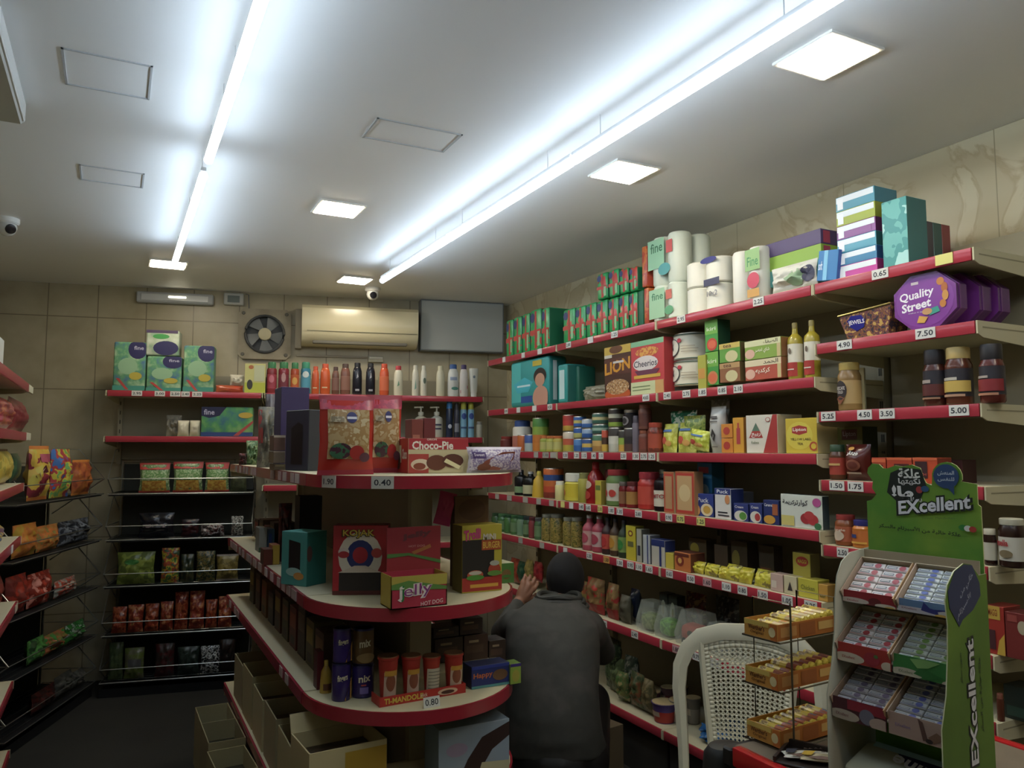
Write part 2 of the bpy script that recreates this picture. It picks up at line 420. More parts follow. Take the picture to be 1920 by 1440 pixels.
def panel(px, py, s, lab, dx=0, dy=0):
    c = at(px, py, 2, H)
    t = empty('ceiling_panel_light', (c.x, c.y, H), 0, lab, 'ceiling light', 'square panel lights')
    MB().box(-s/2-.012, -s/2-.012, -.008, s/2+.012, s/2+.012, 0, 'e6e4dc', ch=.002).build('frame', t)
    MB().box(-s/2, -s/2, -.0105, s/2, s/2, -.008, 'fff0d2:e%g' % PANEL).build('diffuser', t)
panel(1551, 104, .185, 'large square warm panel light near the right wall corner of the picture')
panel(1170, 321, .185, 'square warm panel light beside the middle of the right tube row')
panel(635, 390, .185, 'square warm panel light between the two tube rows')
panel(665, 524, .18, 'small far square panel light above the air conditioner')
panel(315, 494, .185, 'square panel light at the far end of the left tube row')
for x, y in ((1.75, .1), (.9, -.6)):
    t = empty('ceiling_panel_light', (x, y, H), 0, 'square panel light out of view above the '+('till' if x > 1.2 else 'entrance aisle'), 'ceiling light')
    MB().box(-.1, -.1, -.008, .1, .1, 0, 'e6e4dc').build('frame', t); MB().box(-.09, -.09, -.0105, .09, .09, -.008, 'fff0d2:e%g' % PANEL).build('diffuser', t)
# ---------------------------------------------------------------- ceiling and wall fixtures
def dome(c, lab, ang):
    t = empty('security_camera', (c.x, c.y, H), ang, lab, 'camera')
    MB().lathe([(.045, -.028), (.052, -.02), (.052, 0)], 'd9d8d2', seg=24).build('base', t)
    m = MB(); m.lathe([(.002, -.085), (.022, -.08), (.036, -.066), (.042, -.048), (.04, -.028)], 'cfcec8:g', seg=24); m.build('ball', t)
    m = MB(); m.lathe([(.024, 0), (.022, .008), (.012, .01)], '14141c:g', seg=20); m.xf(Matrix.Translation((0, -.036, -.056)) @ Matrix.Rotation(R(112), 4, 'X')); m.build('lens', t)
dome(at(14, 410, 2, H), 'dome security camera on the ceiling at the left edge', R(30))
dome(at(699, 540, 2, H), 'dome security camera on the ceiling above the air conditioner', R(-10))
t = empty('emergency_light', (-.33, 2.50, H), 0, 'grey emergency light box on the ceiling with a red indicator', 'emergency light')
MB().box(-.075, -.33, -.075, .04, .33, 0, 'b9b9b0', ch=.01).build('housing', t)
MB().box(.03, -.31, -.07, .043, .31, -.012, 'd2d3cf:g', ch=.003).build('cover', t)
MB().lathe([(.006, 0), (.004, .003)], 'ff3018:e3', c=(-.03, -.02, -.079), seg=10).build('indicator', t)
A_ = W(.355, .0, 2.53)
t = empty('emergency_light', A_, -WA, 'long grey emergency light unit on the far wall left of the fan', 'emergency light')
MB().box(-.245, -.05, -.038, .245, 0, .036, 'a9adb2', ch=.008).build('housing', t)
MB().box(-.215, -.056, -.024, .215, -.045, .022, 'c8cdd2:g', ch=.004).build('cover', t)
MB().box(-.04, -.059, -.001, .07, -.055, .008, 'fff2d0:e2').build('lamp', t)
t = empty('control_box', W(.732, 0, 2.545), -WA, 'small white control box with a grey screen beside the fan cable', 'control box')
MB().box(-.066, -.04, -.042, .066, 0, .042, 'b8bab6', ch=.006).build('case', t); MB().box(-.04, -.043, -.026, .04, -.039, .022, '6f7a78:g').build('screen', t)
tag(MB().tube([W(.81, .03, 2.585), W(.83, .03, 2.58), W(.835, .025, 2.48), W(.85, .02, 2.47)], .004, '6a6c70').build('cable'), 'dark cable dropping from the control box to the fan', 'cable')
# fan
fc = W(.945, 0, 2.306); t = empty('exhaust_fan', fc, -WA, 'square wall fan with round dark opening and pale hub', 'fan')
m = MB(); n = 32; sq = []
hw = .178
for i in range(n):
    a = 2*math.pi*(i+.5)/n; k = 1/max(abs(math.cos(a)), abs(math.sin(a))); sq.append((math.cos(a)*k*hw, math.sin(a)*k*hw))
ci = [(math.cos(2*math.pi*(i+.5)/n)*.128, math.sin(2*math.pi*(i+.5)/n)*.128) for i in range(n)]
V = [(x, -.03, z) for x, z in sq]+[(x, -.03, z) for x, z in ci]+[(x, 0, z) for x, z in sq]+[(x, 0, z) for x, z in ci]
Q = []
for i in range(n):
    j = (i+1) % n; Q += [[i, j, n+j, n+i], [2*n+i, 2*n+j, j, i], [n+i, n+j, 3*n+j, 3*n+i]]
m.add(V, Q, '8f8672,a39a84:w9'); m.build('frame', t)
m = MB(); m.tube([(math.cos(a*math.pi/12)*.13, -.036, math.sin(a*math.pi/12)*.13) for a in range(24)], .009, '3d4044', closed=True, seg=8); m.build('ring', t)
MB().lathe([(.127, 0), (.127, .004)], '34383c').xf(Matrix.Rotation(R(90), 4, 'X')).build('back', t)
m = MB().lathe([(.046, 0), (.043, .028), (.03, .034)], 'bdb491', seg=24).xf(Matrix.Translation((0, -.008, 0)) @ Matrix.Rotation(R(90), 4, 'X')); m.build('hub', t)
for k in range(5):
    m = MB(); a0 = 2*math.pi*k/5+.5; V = []
    for j in range(7):
        a = a0+j*.13; V += [(math.cos(a)*.04, -.014-.003*j, math.sin(a)*.04), (math.cos(a+.15)*.12, -.012-.003*j, math.sin(a+.15)*.12)]
    m.add(V, [[2*j, 2*j+1, 2*j+3, 2*j+2] for j in range(6)], '6f7478'); m.build('blade', t)
for sx in (-1, 1):
    for sz in (-1, 1): MB().lathe([(.013, 0), (.011, .006)], '5d594e', seg=10).xf(Matrix.Translation((sx*.145, -.03, sz*.145)) @ Matrix.Rotation(R(90), 4, 'X')).build('screw', t)
# air conditioner
t = empty('air_conditioner', W(1.6, 0, 2.23), -WA, 'cream wall split air conditioner under the ceiling', 'air conditioner')
m = MB(); pf = [(0, 0), (-.12, 0), (-.17, .03), (-.2, .08), (-.205, .16), (-.2, .25), (-.17, .275), (0, .28)]
n = len(pf); V = [(-.405, y, z) for y, z in pf]+[(.405, y, z) for y, z in pf]
m.add(V, [[i, n+i, n+(i+1) % n, (i+1) % n] for i in range(n)]+[list(range(n)), list(range(n, 2*n))[::-1]], 'cfc6a2:g'); m.build('body', t)
MB().box(-.37, -.207, .088, .395, -.2, .092, '8a8468').build('seam', t)
m = MB().box(-.33, -.166, .006, .33, -.128, .03, '6b665a', ch=.004); m.build('outlet_louver', t)
MB().box(-.45, -.06, -.02, -.405, 0, .26, 'a59c88', ch=.004).build('pipe_cover', t)
t = empty('junction_box', W(1.72, 0, 2.15), -WA, 'small white fitting on the wall under the air conditioner', 'fitting')
MB().box(-.055, -.03, -.02, .055, 0, .025, 'a9a58f', ch=.003).build('case', t); MB().box(-.045, -.033, .006, .05, -.03, .018, 'e2e0d0').build('cap', t)
tag(MB().box(-.5, -.012, -.008, 0, 0, .008, '9c927c', ch=.002).build('conduit'), 'thin conduit along the wall tiles under the air conditioner', 'conduit')
o = bpy.data.objects['conduit']; o.location = W(1.66, 0, 2.165); o.rotation_euler = (0, 0, -WA)
t = empty('sign_panel', W(2.36, 0, 2.227), -WA, 'blank pale grey wall cabinet right of the air conditioner', 'panel')
MB().box(-.32, -.1, 0, .3, 0, .365, 'aeb3b0', ch=.003).build('door', t)
m = MB()
for a in ((-.325, -.003, -.32, .368), (.3, -.003, .305, .368), (-.325, -.006, .305, 0), (-.325, .365, .305, .37)): m.box(a[0], -.102, a[1], a[2], 0, a[3], '6f757a')
m.build('frame', t)
# ================================================================ RIGHT-HAND SHELVING
SX = 2.2                       # front plane of the shelves
RED = 'b4303e:g'; CREAM = 'c2b994'; RH = .038
def px_on_rail(px, z, X=SX): return X, onl(Vector((X, 0, z)), Vector((0, 1, 0)), px=px), z
def price(parent, y0, y1, z, X, text, col='d8d6cc', face=-1, ink='2a2a34'):
    """a card in the price rail, face -1: seen from -x"""
    w_ = abs(y1-y0); m = MB(); c = (y0+y1)/2
    m.box(-w_/2, -.0022, -.0185, w_/2, 0, .0135, col)
    if text: decal(m, lambda u, v, e: ((u-.5)*w_, -.0022-e, (v-.5)*.032-.0025), [('t', text, .5, .5, .8, .55, ink, .02)], .0003)
    o = m.build('price_tag', parent); o.location = (X-.004, c, z); o.rotation_euler = (0, 0, R(-90)); return o
def bay(name_lab, y0, y1, rails, tags, upr=(True, True)):
    t = empty('shelving_bay', (SX+.2, (y0+y1)/2, 0), 0, name_lab, 'shelving', 'shelving bays along the right wall')
    t0 = t.location.copy(); L_ = Matrix.Translation(-t0)
    MB().box(2.585, y0+.012, .05, 2.6, y1-.012, 2.2, '9a9074').xf(L_).build('back_panel', t)
    for yy, on in ((y0+.0145, upr[0]), (y1-.0145, upr[1])):
        if on:
            m = MB().box(2.56, yy-.014, 0, 2.6, yy+.014, 2.22, 'a29a80')
            for k in range(34): m.box(2.558, yy-.006, .1+k*.062, 2.5605, yy-.001, .128+k*.062, '4a4638'); m.box(2.558, yy+.002, .1+k*.062, 2.5605, yy+.007, .128+k*.062, '4a4638')
            m.xf(L_).build('upright', t)
    for z in rails:
        base = z < .3
        s = MB().box(SX+.006, y0+.006, z-.012, 2.585, y1-.006, z+.015, 'c4bb98', ch=.002).xf(L_).build('shelf', t)
        MB().box(SX-.003, y0+.01, z-.0225, SX+.006, y1-.01, z+.0148, RED, ch=.002, seg=2).xf(L_).build('price_rail', s)
        for yy, sg in ((y0, 1), (y1, -1)):
            m = MB().prism([(SX-.004, z-.024), (SX+.02, z-.034), (2.555, z-.055), (2.555, z+.0145), (SX-.004, z+.0145)], .0008*sg, .0055*sg, CREAM)
            m.box(SX+.02, .0003*sg, z-.006, 2.55, .0008*sg, z-.002, '8f876a')
            m.xf(Matrix.Translation((0, yy, 0))).xf(L_).build('end_bracket', s)
        for px, tx, wd, c in tags.get(round(z, 3), ()):
            y = onl(Vector((SX-.005, 0, z)), Vector((0, 1, 0)), px=px)
            if y0+.034 < y < y1-.034:
                o = price(s, y-wd/2, y+wd/2, z, SX, tx, c); o.location -= t0
        if base: MB().box(SX+.03, y0+.01, 0, SX+.04, y1-.01, z-.02, '3a3630').xf(L_).build('kick_plate', s)
    return t
ZA = [2.07, 1.74, 1.468, 1.20, .955, .64, .25]; ZN = [2.07, 1.855, 1.615, 1.378, 1.155, .911, .73, .45, .2]
PT, YT, OT, GT, PK = 'd4d2ca', 'd8d070', 'd89a48', 'a8a498', 'c99a9a'
T = {2.07: [(945, '', .04, PT), (981, '', .04, PT), (1012, '', .05, PT), (1066, '2.80', .05, PT), (1107, '', .05, PT), (1152, '1.25', .055, PT), (1277, '2.95', .055, PT), (1422, '2.25', .055, PT), (1650, '0.65', .06, PT), (1770, '', .055, YT)],
     1.74: [(907, '', .04, GT), (949, '4.90', .045, PT), (972, '', .045, PT), (1002, '', .05, PT), (1031, '4.50', .05, PT), (1211, '4.65', .05, PT), (1251, '2.40', .05, PT), (1287, '2.75', .05, PT), (1317, '1.85', .05, PT), (1354, '0.85', .05, PT), (1384, '2.10', .05, PT)],
     1.468: [(1005, '', .05, GT), (1023, '1.10', .07, GT), (1037, '', .06, GT), (1060, '0.50', .05, PT), (1081, '1.20', .05, PT), (1095, '1.15', .05, PT), (1113, '1.40', .04, PT), (1127, '1.10', .04, PT), (1169, '2.50', .045, PT), (1192, '1.30', .05, PT), (1207, '2.75', .05, PT), (1222, '1.25', .05, PT)],
     1.20: [(932, '', .05, GT), (955, '', .06, GT), (985, '', .06, GT), (1010, '', .05, GT), (1034, '', .05, GT), (1055, '', .04, YT), (1071, '', .04, PT), (1090, '1.45', .045, PT), (1103, '1.65', .045, PT), (1125, '2.10', .04, YT), (1146, '1.85', .05, PT), (1162, '1.35', .05, PT), (1197, '2.60', .05, PT), (1254, '0.90', .045, PT), (1276, '0.75', .05, YT), (1314, '1.25', .05, YT)],
     .955: [(976, '', .05, GT), (1016, '', .05, GT), (1060, '', .04, PT), (1105, '2.20', .05, PT), (1137, '1.50', .05, OT), (1162, '1.50', .05, PT), (1182, '0.95', .05, PT), (1198, '1.10', .05, PT), (1217, '1.65', .05, PT), (1255, '0.65', .045, PT), (1295, '0.50', .05, PT), (1326, '1.60', .05, PK), (1362, '1.10', .05, PT), (1392, '0.80', .05, PT), (1430, '1.50', .05, PT), (1476, '1.05', .05, PT), (1520, '2.25', .055, PT)],
     .64: [(1103, '', .05, PT), (1133, '2.90', .045, PT), (1190, '2.40', .05, PT), (1231, '4.25', .055, PT), (1268, '1.80', .05, PK), (1306, '0.75', .05, PT), (1340, '1.50', .06, PT)],
     1.855: [(1583, '4.90', .06, PT), (1735, '7.50', .065, PT)], 1.615: [(1553, '5.25', .06, PT), (1621, '4.50', .055, PT), (1663, '3.50', .055, PT), (1798, '5.00', .06, PT)],
     1.378: [(1569, '1.50', .06, PT), (1604, '1.75', .06, PT), (1842, '', .03, PT)], 1.155: [(1580, '2.50', .045, PT), (1858, '', .03, PT)]}
bay('far bay of the right wall shelving, green nappy packs on top', 3.73, 4.63, ZA, T)
bay('right wall shelving bay with the two cereal boxes', 2.83, 3.73, ZA, T, (True, False))
bay('right wall shelving bay with the oil bottles and tea boxes', 1.93, 2.83, ZA, T, (True, False))
bay('nearest right wall shelving bay with closer set shelves', 1.345, 1.93, ZN, T, (True, False))
D_R = Vector((0, -1, 0))
def RR(z, items, where, inset=.02, depth=.12, group=None):
    rails = ZN if z in ZN and z != 2.07 else ZA; ab = [q for q in rails if q > z+.01]
    return row(Vector((SX+inset, 0, z+.016)), D_R, R(-90), depth, items, where, group, min(ab)-.026 if ab else None)
G1 = '1f9a4c'; WH = 'd9d6c4'; K = '26242c'
# ---- top shelf
def nap(side='0f6b45'):
    return dict(c='1f9e50,2aa85a,c9382c:n16', dec=[('r', .0, .38, 1, .5, 'c63a30'), ('r', .45, .05, .62, .95, 'b8362c'), ('e', .25, .8, .2, .12, '27366e'), ('r', .7, .1, .92, .45, '8fc08a')], side=side, r=.012)
its = []
for a, b_, tp in ((949, 961, 600), (963, 977, 594), (979, 992, 588), (994, 1014, 580), (1016, 1029, 577)):
    its.append((a, b_, tp, g_pack, 'green and red sanitary towel pack', 'pack', nap(), dict(d=.2, group='green packs on the top shelf')))
RR(2.07, its, 'on the top shelf')
its = []
for a, b_, tp, bt in ((1056, 1077, 579, None), (1079, 1097, 574, None), (1099, 1117, 568, None), (1119, 1138, 563, None), (1120, 1139, 512, 561), (1141, 1158, 558, None), (1142, 1160, 505, 556), (1161, 1177, 552, None), (1162, 1178, 503, 550), (1180, 1194, 548, None), (1181, 1195, 500, 546)):
    ex = dict(d=.2, group='green packs on the top shelf')
    if bt: ex['bot'] = bt
    its.append((a, b_, tp, g_pack, ('green pack lying on another green pack' if bt else 'green and red sanitary towel pack'), 'pack', nap(), ex))
its += [(1197, 1206, 545, g_pack, 'dark green slim pack beside the orange strip', 'pack', dict(c='146040', r=.006), dict(d=.2)),
        (1208, 1216, 540, g_pack, 'slim orange pack under another', 'pack', dict(c='c9682c,b8402a:n30', r=.005), dict(d=.2)),
        (1205, 1214, 462, g_pack, 'slim orange pack standing on top of another', 'pack', dict(c='c9682c,b8402a:n30', r=.005), dict(d=.2, bot=538))]
RR(2.07, its, 'on the top shelf')
RR(2.07, [(1218, 1272, 532, g_rolls, 'lower kitchen roll pack with green print', 'paper roll pack', dict(c='cfd6c4', n=2, dec=[('r', .0, .1, .55, .9, '9cc79a'), ('t', 'fine', .3, .7, .4, .2, '3a7a52'), ('r', .6, .55, .8, .8, 'd0624e'), ('e', .7, .25, .15, .12, '5ca36e')]), dict(d=.2)),
          (1217, 1274, 440, g_rolls, 'upper kitchen roll pack with green print', 'paper roll pack', dict(c='cfd6c4', n=2, dec=[('r', .0, .35, .55, .95, '8fc39a'), ('t', 'fine', .3, .78, .4, .2, '2f6a46'), ('r', .62, .6, .82, .85, 'd0524e'), ('e', .55, .3, .2, .12, '4ea0a0')]), dict(d=.22, bot=533)),
          (1278, 1352, 487, g_rolls, 'large white toilet roll pack with navy logo', 'paper roll pack', dict(c='dad7c8', n=2, rows=2, dec=[('e', .72, .94, .2, .06, '31307c'), ('r', .6, .45, .98, .58, '3c3a58'), ('t', '10x2', .8, .3, .25, .1, '6a6a74')]), dict(d=.2)),
          (1366, 1428, 467, g_rolls, 'white roll pack with green and pink print', 'paper roll pack', dict(c='d9d7cb', n=2, dec=[('r', .55, .55, .98, .95, '8fba74'), ('t', 'Fine', .77, .72, .32, .18, '3f8a52'), ('e', .78, .36, .18, .15, 'cf3f58'), ('r', .6, .05, .95, .2, 'd09a48')]), dict(d=.2))], 'on the top shelf')
for (a, b_, tp, bt, c, nm) in ((1434, 1542, 499, 530, '4f9a94', 'teal'), (1434, 1542, 472, 499, '8fb83a', 'lime green'), (1434, 1542, 445, 472, '4c3a6e', 'purple')):
    RR(2.07, [(a, b_, tp, g_box, nm+' tissue box in the stack of three', 'tissue box', dict(c=c, side=c, dec=[('r', .04, .1, .96, .3, c)], sdec=[('r', .1, .1, .4, .9, 'b03a5a')]), dict(bot=bt, d=.12, back=.05))], 'on the top shelf')
RR(2.07, [(1436, 1522, 493, g_bag, 'crumpled white plastic bag in front of the three tissue boxes', 'bag', dict(c='d6d4c8', wr=.9, dec=[('e', .65, .45, .2, .3, '8fae86'), ('e', .9, .5, .1, .3, '44445e')]), dict(d=.07)),
          (1531, 1568, 470, g_box, 'leaning blue tissue pack', 'tissue pack', dict(c='2f7fc4', side='2a4fa4', dec=[('r', .3, .0, .5, 1, '7fc8ee'), ('t', 'soft', .15, .5, .2, .3, 'e0eef8')]), dict(d=.1, ry=R(8), dz=.006))], 'on the top shelf', inset=.012)
cs = ['c93a9c', '3f86b4', '4a9fb8', '8c3f8c', 'a8b83c', '5aa0b8']
yy = [518, 492, 468, 442, 416, 388, 360]
for i, (c, nm) in enumerate(zip(cs, ('pink', 'blue', 'teal', 'purple', 'lime', 'light blue'))):
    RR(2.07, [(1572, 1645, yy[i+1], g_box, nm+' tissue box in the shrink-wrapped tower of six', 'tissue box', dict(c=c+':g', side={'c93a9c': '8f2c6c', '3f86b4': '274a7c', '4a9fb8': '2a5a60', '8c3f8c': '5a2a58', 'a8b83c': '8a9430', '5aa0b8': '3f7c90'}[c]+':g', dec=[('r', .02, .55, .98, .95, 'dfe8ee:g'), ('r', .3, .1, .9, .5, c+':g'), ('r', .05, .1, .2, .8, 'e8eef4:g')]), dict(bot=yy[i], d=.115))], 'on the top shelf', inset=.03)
RR(2.07, [(1657, 1704, 374, g_box, 'turquoise foil tissue box, front of the wrapped five', 'tissue box', dict(c='5fb0a8,3f9490,9fd4d0:n14', side='2f6a6c:g'), dict(d=.1))], 'on the top shelf', inset=.03)
y_ = onl(Vector((SX+.135, 0, 2.086)), Vector((0, 1, 0)), px=1704)
for i, (c, nm) in enumerate((('3f7e70', 'green'), ('8a8a34', 'olive'), ('4a4450', 'dark grey'), ('37605c', 'dark teal'), ('8c3638', 'red'))):
    P = dict(w=.115, d=.045, h=.19, loc=Vector((SX+.155+i*.047, y_+.0575, 2.086)), rz=R(-90), label=nm+' upright tissue box behind the turquoise one on the top shelf', cat='tissue box')
    g_box(P, c+':g', side=c+':g')
# ---- second shelf
W2 = 'on the second shelf down'
def B_(c, side, *dec, **k): return dict(c=c, side=side, dec=list(dec), **k)
RR(1.74, [(957, 1028, 668, g_pack, 'large turquoise nappy pack with a child pictured', 'nappy pack', dict(c='2a9a98', r=.02, side='1f7f7c', dec=[('r', .05, .1, .3, .95, '47b8b4'), ('r', .3, .08, .6, .22, '2450a0'), ('p', [(.1, .5), (.4, .62), (.62, .5), (.5, .3), (.2, .3)], '3ab4c4'), ('r', .2, .42, .55, .46, 'c8e8ec'), ('e', .8, .6, .16, .17, '2c2220'), ('e', .8, .52, .12, .14, 'c58f74'), ('e', .82, .16, .2, .24, 'c98f76'), ('r', .62, .82, .85, .93, 'c8b43a')], sdec=[('r', .25, .1, .45, .9, 'c4d4d4')]), dict(d=.13, n=1)),
          (1046, 1063, 683, g_pack, 'narrow turquoise nappy pack', 'nappy pack', dict(c='25908c', side='14625c', r=.012, dec=[('r', .1, .05, .85, .9, '2aa39c'), ('r', .2, .1, .75, .85, 'bcd8d6')]), dict(d=.13)),
          (1071, 1084, 686, g_pack, 'dark green pack half hidden', 'nappy pack', dict(c='15604e', r=.012), dict(d=.12, back=.06)),
          (1084, 1131, 722, g_bag, 'clear bag of something pale lying low', 'bag', dict(c='a39c84,857e66:n20', wr=.6), dict(d=.1, back=.05)),
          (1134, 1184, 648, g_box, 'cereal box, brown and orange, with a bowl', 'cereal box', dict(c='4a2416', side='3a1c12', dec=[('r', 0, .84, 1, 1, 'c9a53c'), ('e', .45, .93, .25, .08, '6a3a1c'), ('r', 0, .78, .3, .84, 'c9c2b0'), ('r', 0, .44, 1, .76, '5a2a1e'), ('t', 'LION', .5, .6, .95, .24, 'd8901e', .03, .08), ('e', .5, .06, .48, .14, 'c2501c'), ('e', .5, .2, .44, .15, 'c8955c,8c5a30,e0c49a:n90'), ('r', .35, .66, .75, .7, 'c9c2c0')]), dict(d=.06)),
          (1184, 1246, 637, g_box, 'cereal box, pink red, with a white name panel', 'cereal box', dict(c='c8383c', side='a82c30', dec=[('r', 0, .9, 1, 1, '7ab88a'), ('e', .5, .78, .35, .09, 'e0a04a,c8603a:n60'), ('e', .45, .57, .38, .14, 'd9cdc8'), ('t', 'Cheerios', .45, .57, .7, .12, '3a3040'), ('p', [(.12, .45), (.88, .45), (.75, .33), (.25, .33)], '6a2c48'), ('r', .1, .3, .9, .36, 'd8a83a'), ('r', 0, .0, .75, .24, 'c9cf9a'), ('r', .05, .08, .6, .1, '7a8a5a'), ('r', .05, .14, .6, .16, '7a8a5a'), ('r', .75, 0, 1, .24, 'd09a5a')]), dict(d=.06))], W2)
for bt, tp, nm in ((724, 677, 'lower'), (676, 626, 'upper')):
    RR(1.74, [(1248, 1301, tp, g_can, nm+' of two large white milk powder tins', 'tin', dict(bands=[(0, 'd4cdb6')], dec=[('r', 0, .05, 1, .08, '3a5a4a'), ('r', 0, .93, 1, .96, '3a5a4a'), ('e', .3, .5, .24, .33, '2e3440'), ('e', .3, .5, .225, .3, 'd9d4c0'), ('p', [(.2, .4), (.34, .38), (.3, .55), (.36, .68), (.26, .6)], '23262c'), ('e', .55, .74, .06, .08, 'c0283a'), ('r', .6, .3, .9, .33, 'a59a80'), ('r', .6, .4, .92, .43, 'a59a80'), ('r', .6, .5, .88, .53, 'a59a80')]), dict(bot=bt))], W2, inset=.05)
RR(1.74, [(1309, 1324, 666, g_box, 'narrow yellow green box', 'box', B_('a9a83a', '8a8a2c', ('r', .1, .3, .9, .6, 'c98f3a')), dict(d=.06))], W2)
for bt, tp, nm, cc in ((722, 660, 'lower', 'c87a48'), (659, 598, 'upper', 'c8402c')):
    RR(1.74, [(1324, 1348, tp, g_box, nm+' green carton with fruit picture', 'carton', B_('3f9a3a', '1c4a30', ('r', 0, .55, 1, 1, '6cae3c'), ('t', 'kiri', .5, .72, .7, .12, 'd8e0c0'), ('e', .55, .22, .4, .2, cc), ('e', .55, .22, .3, .13, 'd8603a')), dict(bot=bt, d=.07))], W2, inset=.03)
for (a, b_, bt, tp, c1, c2, nm) in ((1350, 1388, 716, 680, '8f5a34', 'b8905a', 'lower brown'), (1350, 1389, 679, 643, '5a9a34', 'c8b050', 'upper green')):
    RR(1.74, [(a, b_, tp, g_box, nm+' box of herbal tea in a pair', 'tea box', dict(c=c1, side='6a5c34', dec=[('r', 0, .72, 1, 1, c2), ('e', .6, .3, .3, .3, 'c9c08a'), ('t', 'tea', .4, .85, .4, .16, '5a3020')]), dict(bot=bt, d=.09))], W2)
for (bt, tp, c1, c2, nm, wd) in ((711, 673, 'b84a34', 'd8c9a0', 'lower red', 'كركديه'), (672, 636, '86a83c', 'd0cf9c', 'upper green', 'شاي اخضر')):
    RR(1.74, [(1398, 1466, tp, g_box, nm+' wide tea box with Arabic name', 'tea box', dict(c=c1, side='8a5a34', dec=[('r', 0, .68, 1, 1, c2), ('ta', 'الصفاء' if 'green' in nm else 'الحمد', .72, .85, .4, .2, '3a2a20'), ('e', .15, .3, .14, .25, 'd8a890'), ('ta', wd, .5, .42, .4, .28, 'ece6cc'), ('r', .9, 0, 1, .68, 'c8b47a')]), dict(bot=bt, d=.09))], W2)
for a, b_, tp, nm in ((1472, 1494, 604, 'first'), (1503, 1526, 599, 'second')):
    RR(1.74, [(a, b_, tp, g_bottle, 'tall glass bottle of yellow oil, '+nm+' from the left', 'oil bottle', dict(body='a8962a:g', cap='8a7a3c', prof='tall', label='d6d0bc', lz=(.3, .62), dec=[('r', .1, .06, .9, .3, 'b02c24'), ('e', .5, .5, .1, .05, '6a5a4a'), ('r', .25, .17, .75, .19, 'd8c8b8')]))], W2, inset=.035)
# ---- third shelf
W3 = 'on the third shelf down'
def can2(*cs, **k): return dict(bands=[(i/len(cs), c) for i, c in enumerate(cs)], **k)
RR(1.468, [(934, 945, 818, g_jar, 'small dark red jar', 'jar', dict(body='6a2420', lid='8a2a24')),
           (955, 972, 788, g_bottle, 'white bottle with a blue cap', 'bottle', dict(body='cfcabc', cap='2c4a8a', prof='aero', dec=[('r', .2, .1, .8, .5, 'b86a5a')])),
           (966, 977, 816, g_can, 'small orange tin', 'tin', can2('c8642c'), dict(back=.0)),
           (979, 991, 815, g_can, 'small white tin with a blue lid', 'tin', can2('a8b8b8', '3a58a0')),
           (993, 1008, 784, g_can, 'tall orange tin with a green top', 'tin', can2('d07a2c', 'c87228', '8aa83c', '4a8a3a'))], W3)
for a, b_, c in ((1008, 1019, '9aa83c'), (1020, 1031, 'a8a83a'), (1033, 1044, 'b8a83c')):
    RR(1.468, [(a, b_, 817, g_jar, 'small yellow green jar, orange lid', 'jar', dict(body=c, lid='c86a34', label='b8b464'), dict(group='small yellow green jars'))], W3)
def stack(z, a, b_, cols, nm, fn=g_can, inset=.02, lb='', cat='tin'):
    """cols: [(top px, bottom px, kwargs)] from the bottom up"""
    od = ['lowest', 'second', 'third', 'fourth']
    for i, (tp, bt, kw) in enumerate(cols):
        RR(z, [(a, b_, tp, fn, od[i]+' '+nm, cat, kw, dict(bot=bt) if i else {})], lb, inset)
stack(1.468, 1049, 1067, [(810, 843, can2('b8a838', 'c8583a', 'c9b8a0')), (778, 809, can2('c8a03a', 'c0342c', 'b83028'))], 'red and yellow tin in a stack of two', lb=W3)
stack(1.468, 1071, 1084, [(823, 843, can2('3060a8', '4a80c0')), (802, 822, can2('b8b464', '2c5aa8')), (781, 801, can2('2f62b0', 'c8b45a', '2f62b0'))], 'blue tuna tin in the left stack of three', lb=W3)
stack(1.468, 1086, 1101, [(823, 843, can2('3060a8', 'd0b050', '2c5090')), (804, 822, can2('2c58a0', '88a0c0')), (786, 803, can2('3a68b0', 'b8c0c8'))], 'blue tuna tin in the right stack of three', lb=W3)
stack(1.468, 1103, 1125, [(815, 843, can2('a87a3c', 'c8a058', '4a7a5c')), (796, 814, can2('2c5a50', '8fae9a', '2c5a50')), (775, 795, can2('3c6a58', 'c8b87a', '3c6a58'))], 'green tin of the stack of three', lb=W3)
stack(1.468, 1126, 1133, [(806, 843, can2('c8a03a', '4a3020', 'c8503a'))], 'slim brown and yellow tin', lb=W3)
stack(1.468, 1135, 1153, [(802, 842, can2('b8b8a8', 'c8c4b4', '3a3430')), (767, 801, can2('8aa83a', '3a2c24', 'b8b49a', '3a2c24'))], 'pale banded dark tin of two', lb=W3)
stack(1.468, 1155, 1169, [(807, 842, can2('c89a3a', '8aa83c', '3a3430'))], 'tin with a yellow green band behind the dark jars', lb=W3)
stack(1.468, 1165, 1181, [(803, 842, can2('5a3c34', '2c2426', '3c3434')), (768, 802, dict(body='2c2628:g', lid='c8c4bc', dec=[('e', .5, .4, .25, .25, '8a8480')]))][:1], 'dark tin', lb=W3)
RR(1.468, [(1163, 1181, 768, g_jar, 'black jar with a silver lid standing on the dark tin', 'jar', dict(body='2a2628:g', lid='b8b4ae:m', dec=[('e', .5, .4, .3, .25, '7a7478'), ('e', .5, .4, .2, .17, '2a2628')]), dict(bot=803)),
           (1183, 1192, 779, g_bottle, 'slim grey bottle', 'bottle', dict(body='6c6470', cap='4a4450', prof='aero')),
           (1193, 1207, 806, g_jar, 'lower brown coffee jar', 'jar', dict(body='6a3424', lid='8a4a34', label='7a3a2c')),
           (1193, 1208, 757, g_jar, 'upper brown coffee jar on another jar', 'jar', dict(body='6a3828', lid='8c5040', label='5a2c22'), dict(bot=806)),
           (1209, 1227, 792, g_jar, 'wide red brown spice jar', 'jar', dict(body='8c3424,6a2c20:n60', lid='b0402e', label='a8442e'))], W3)
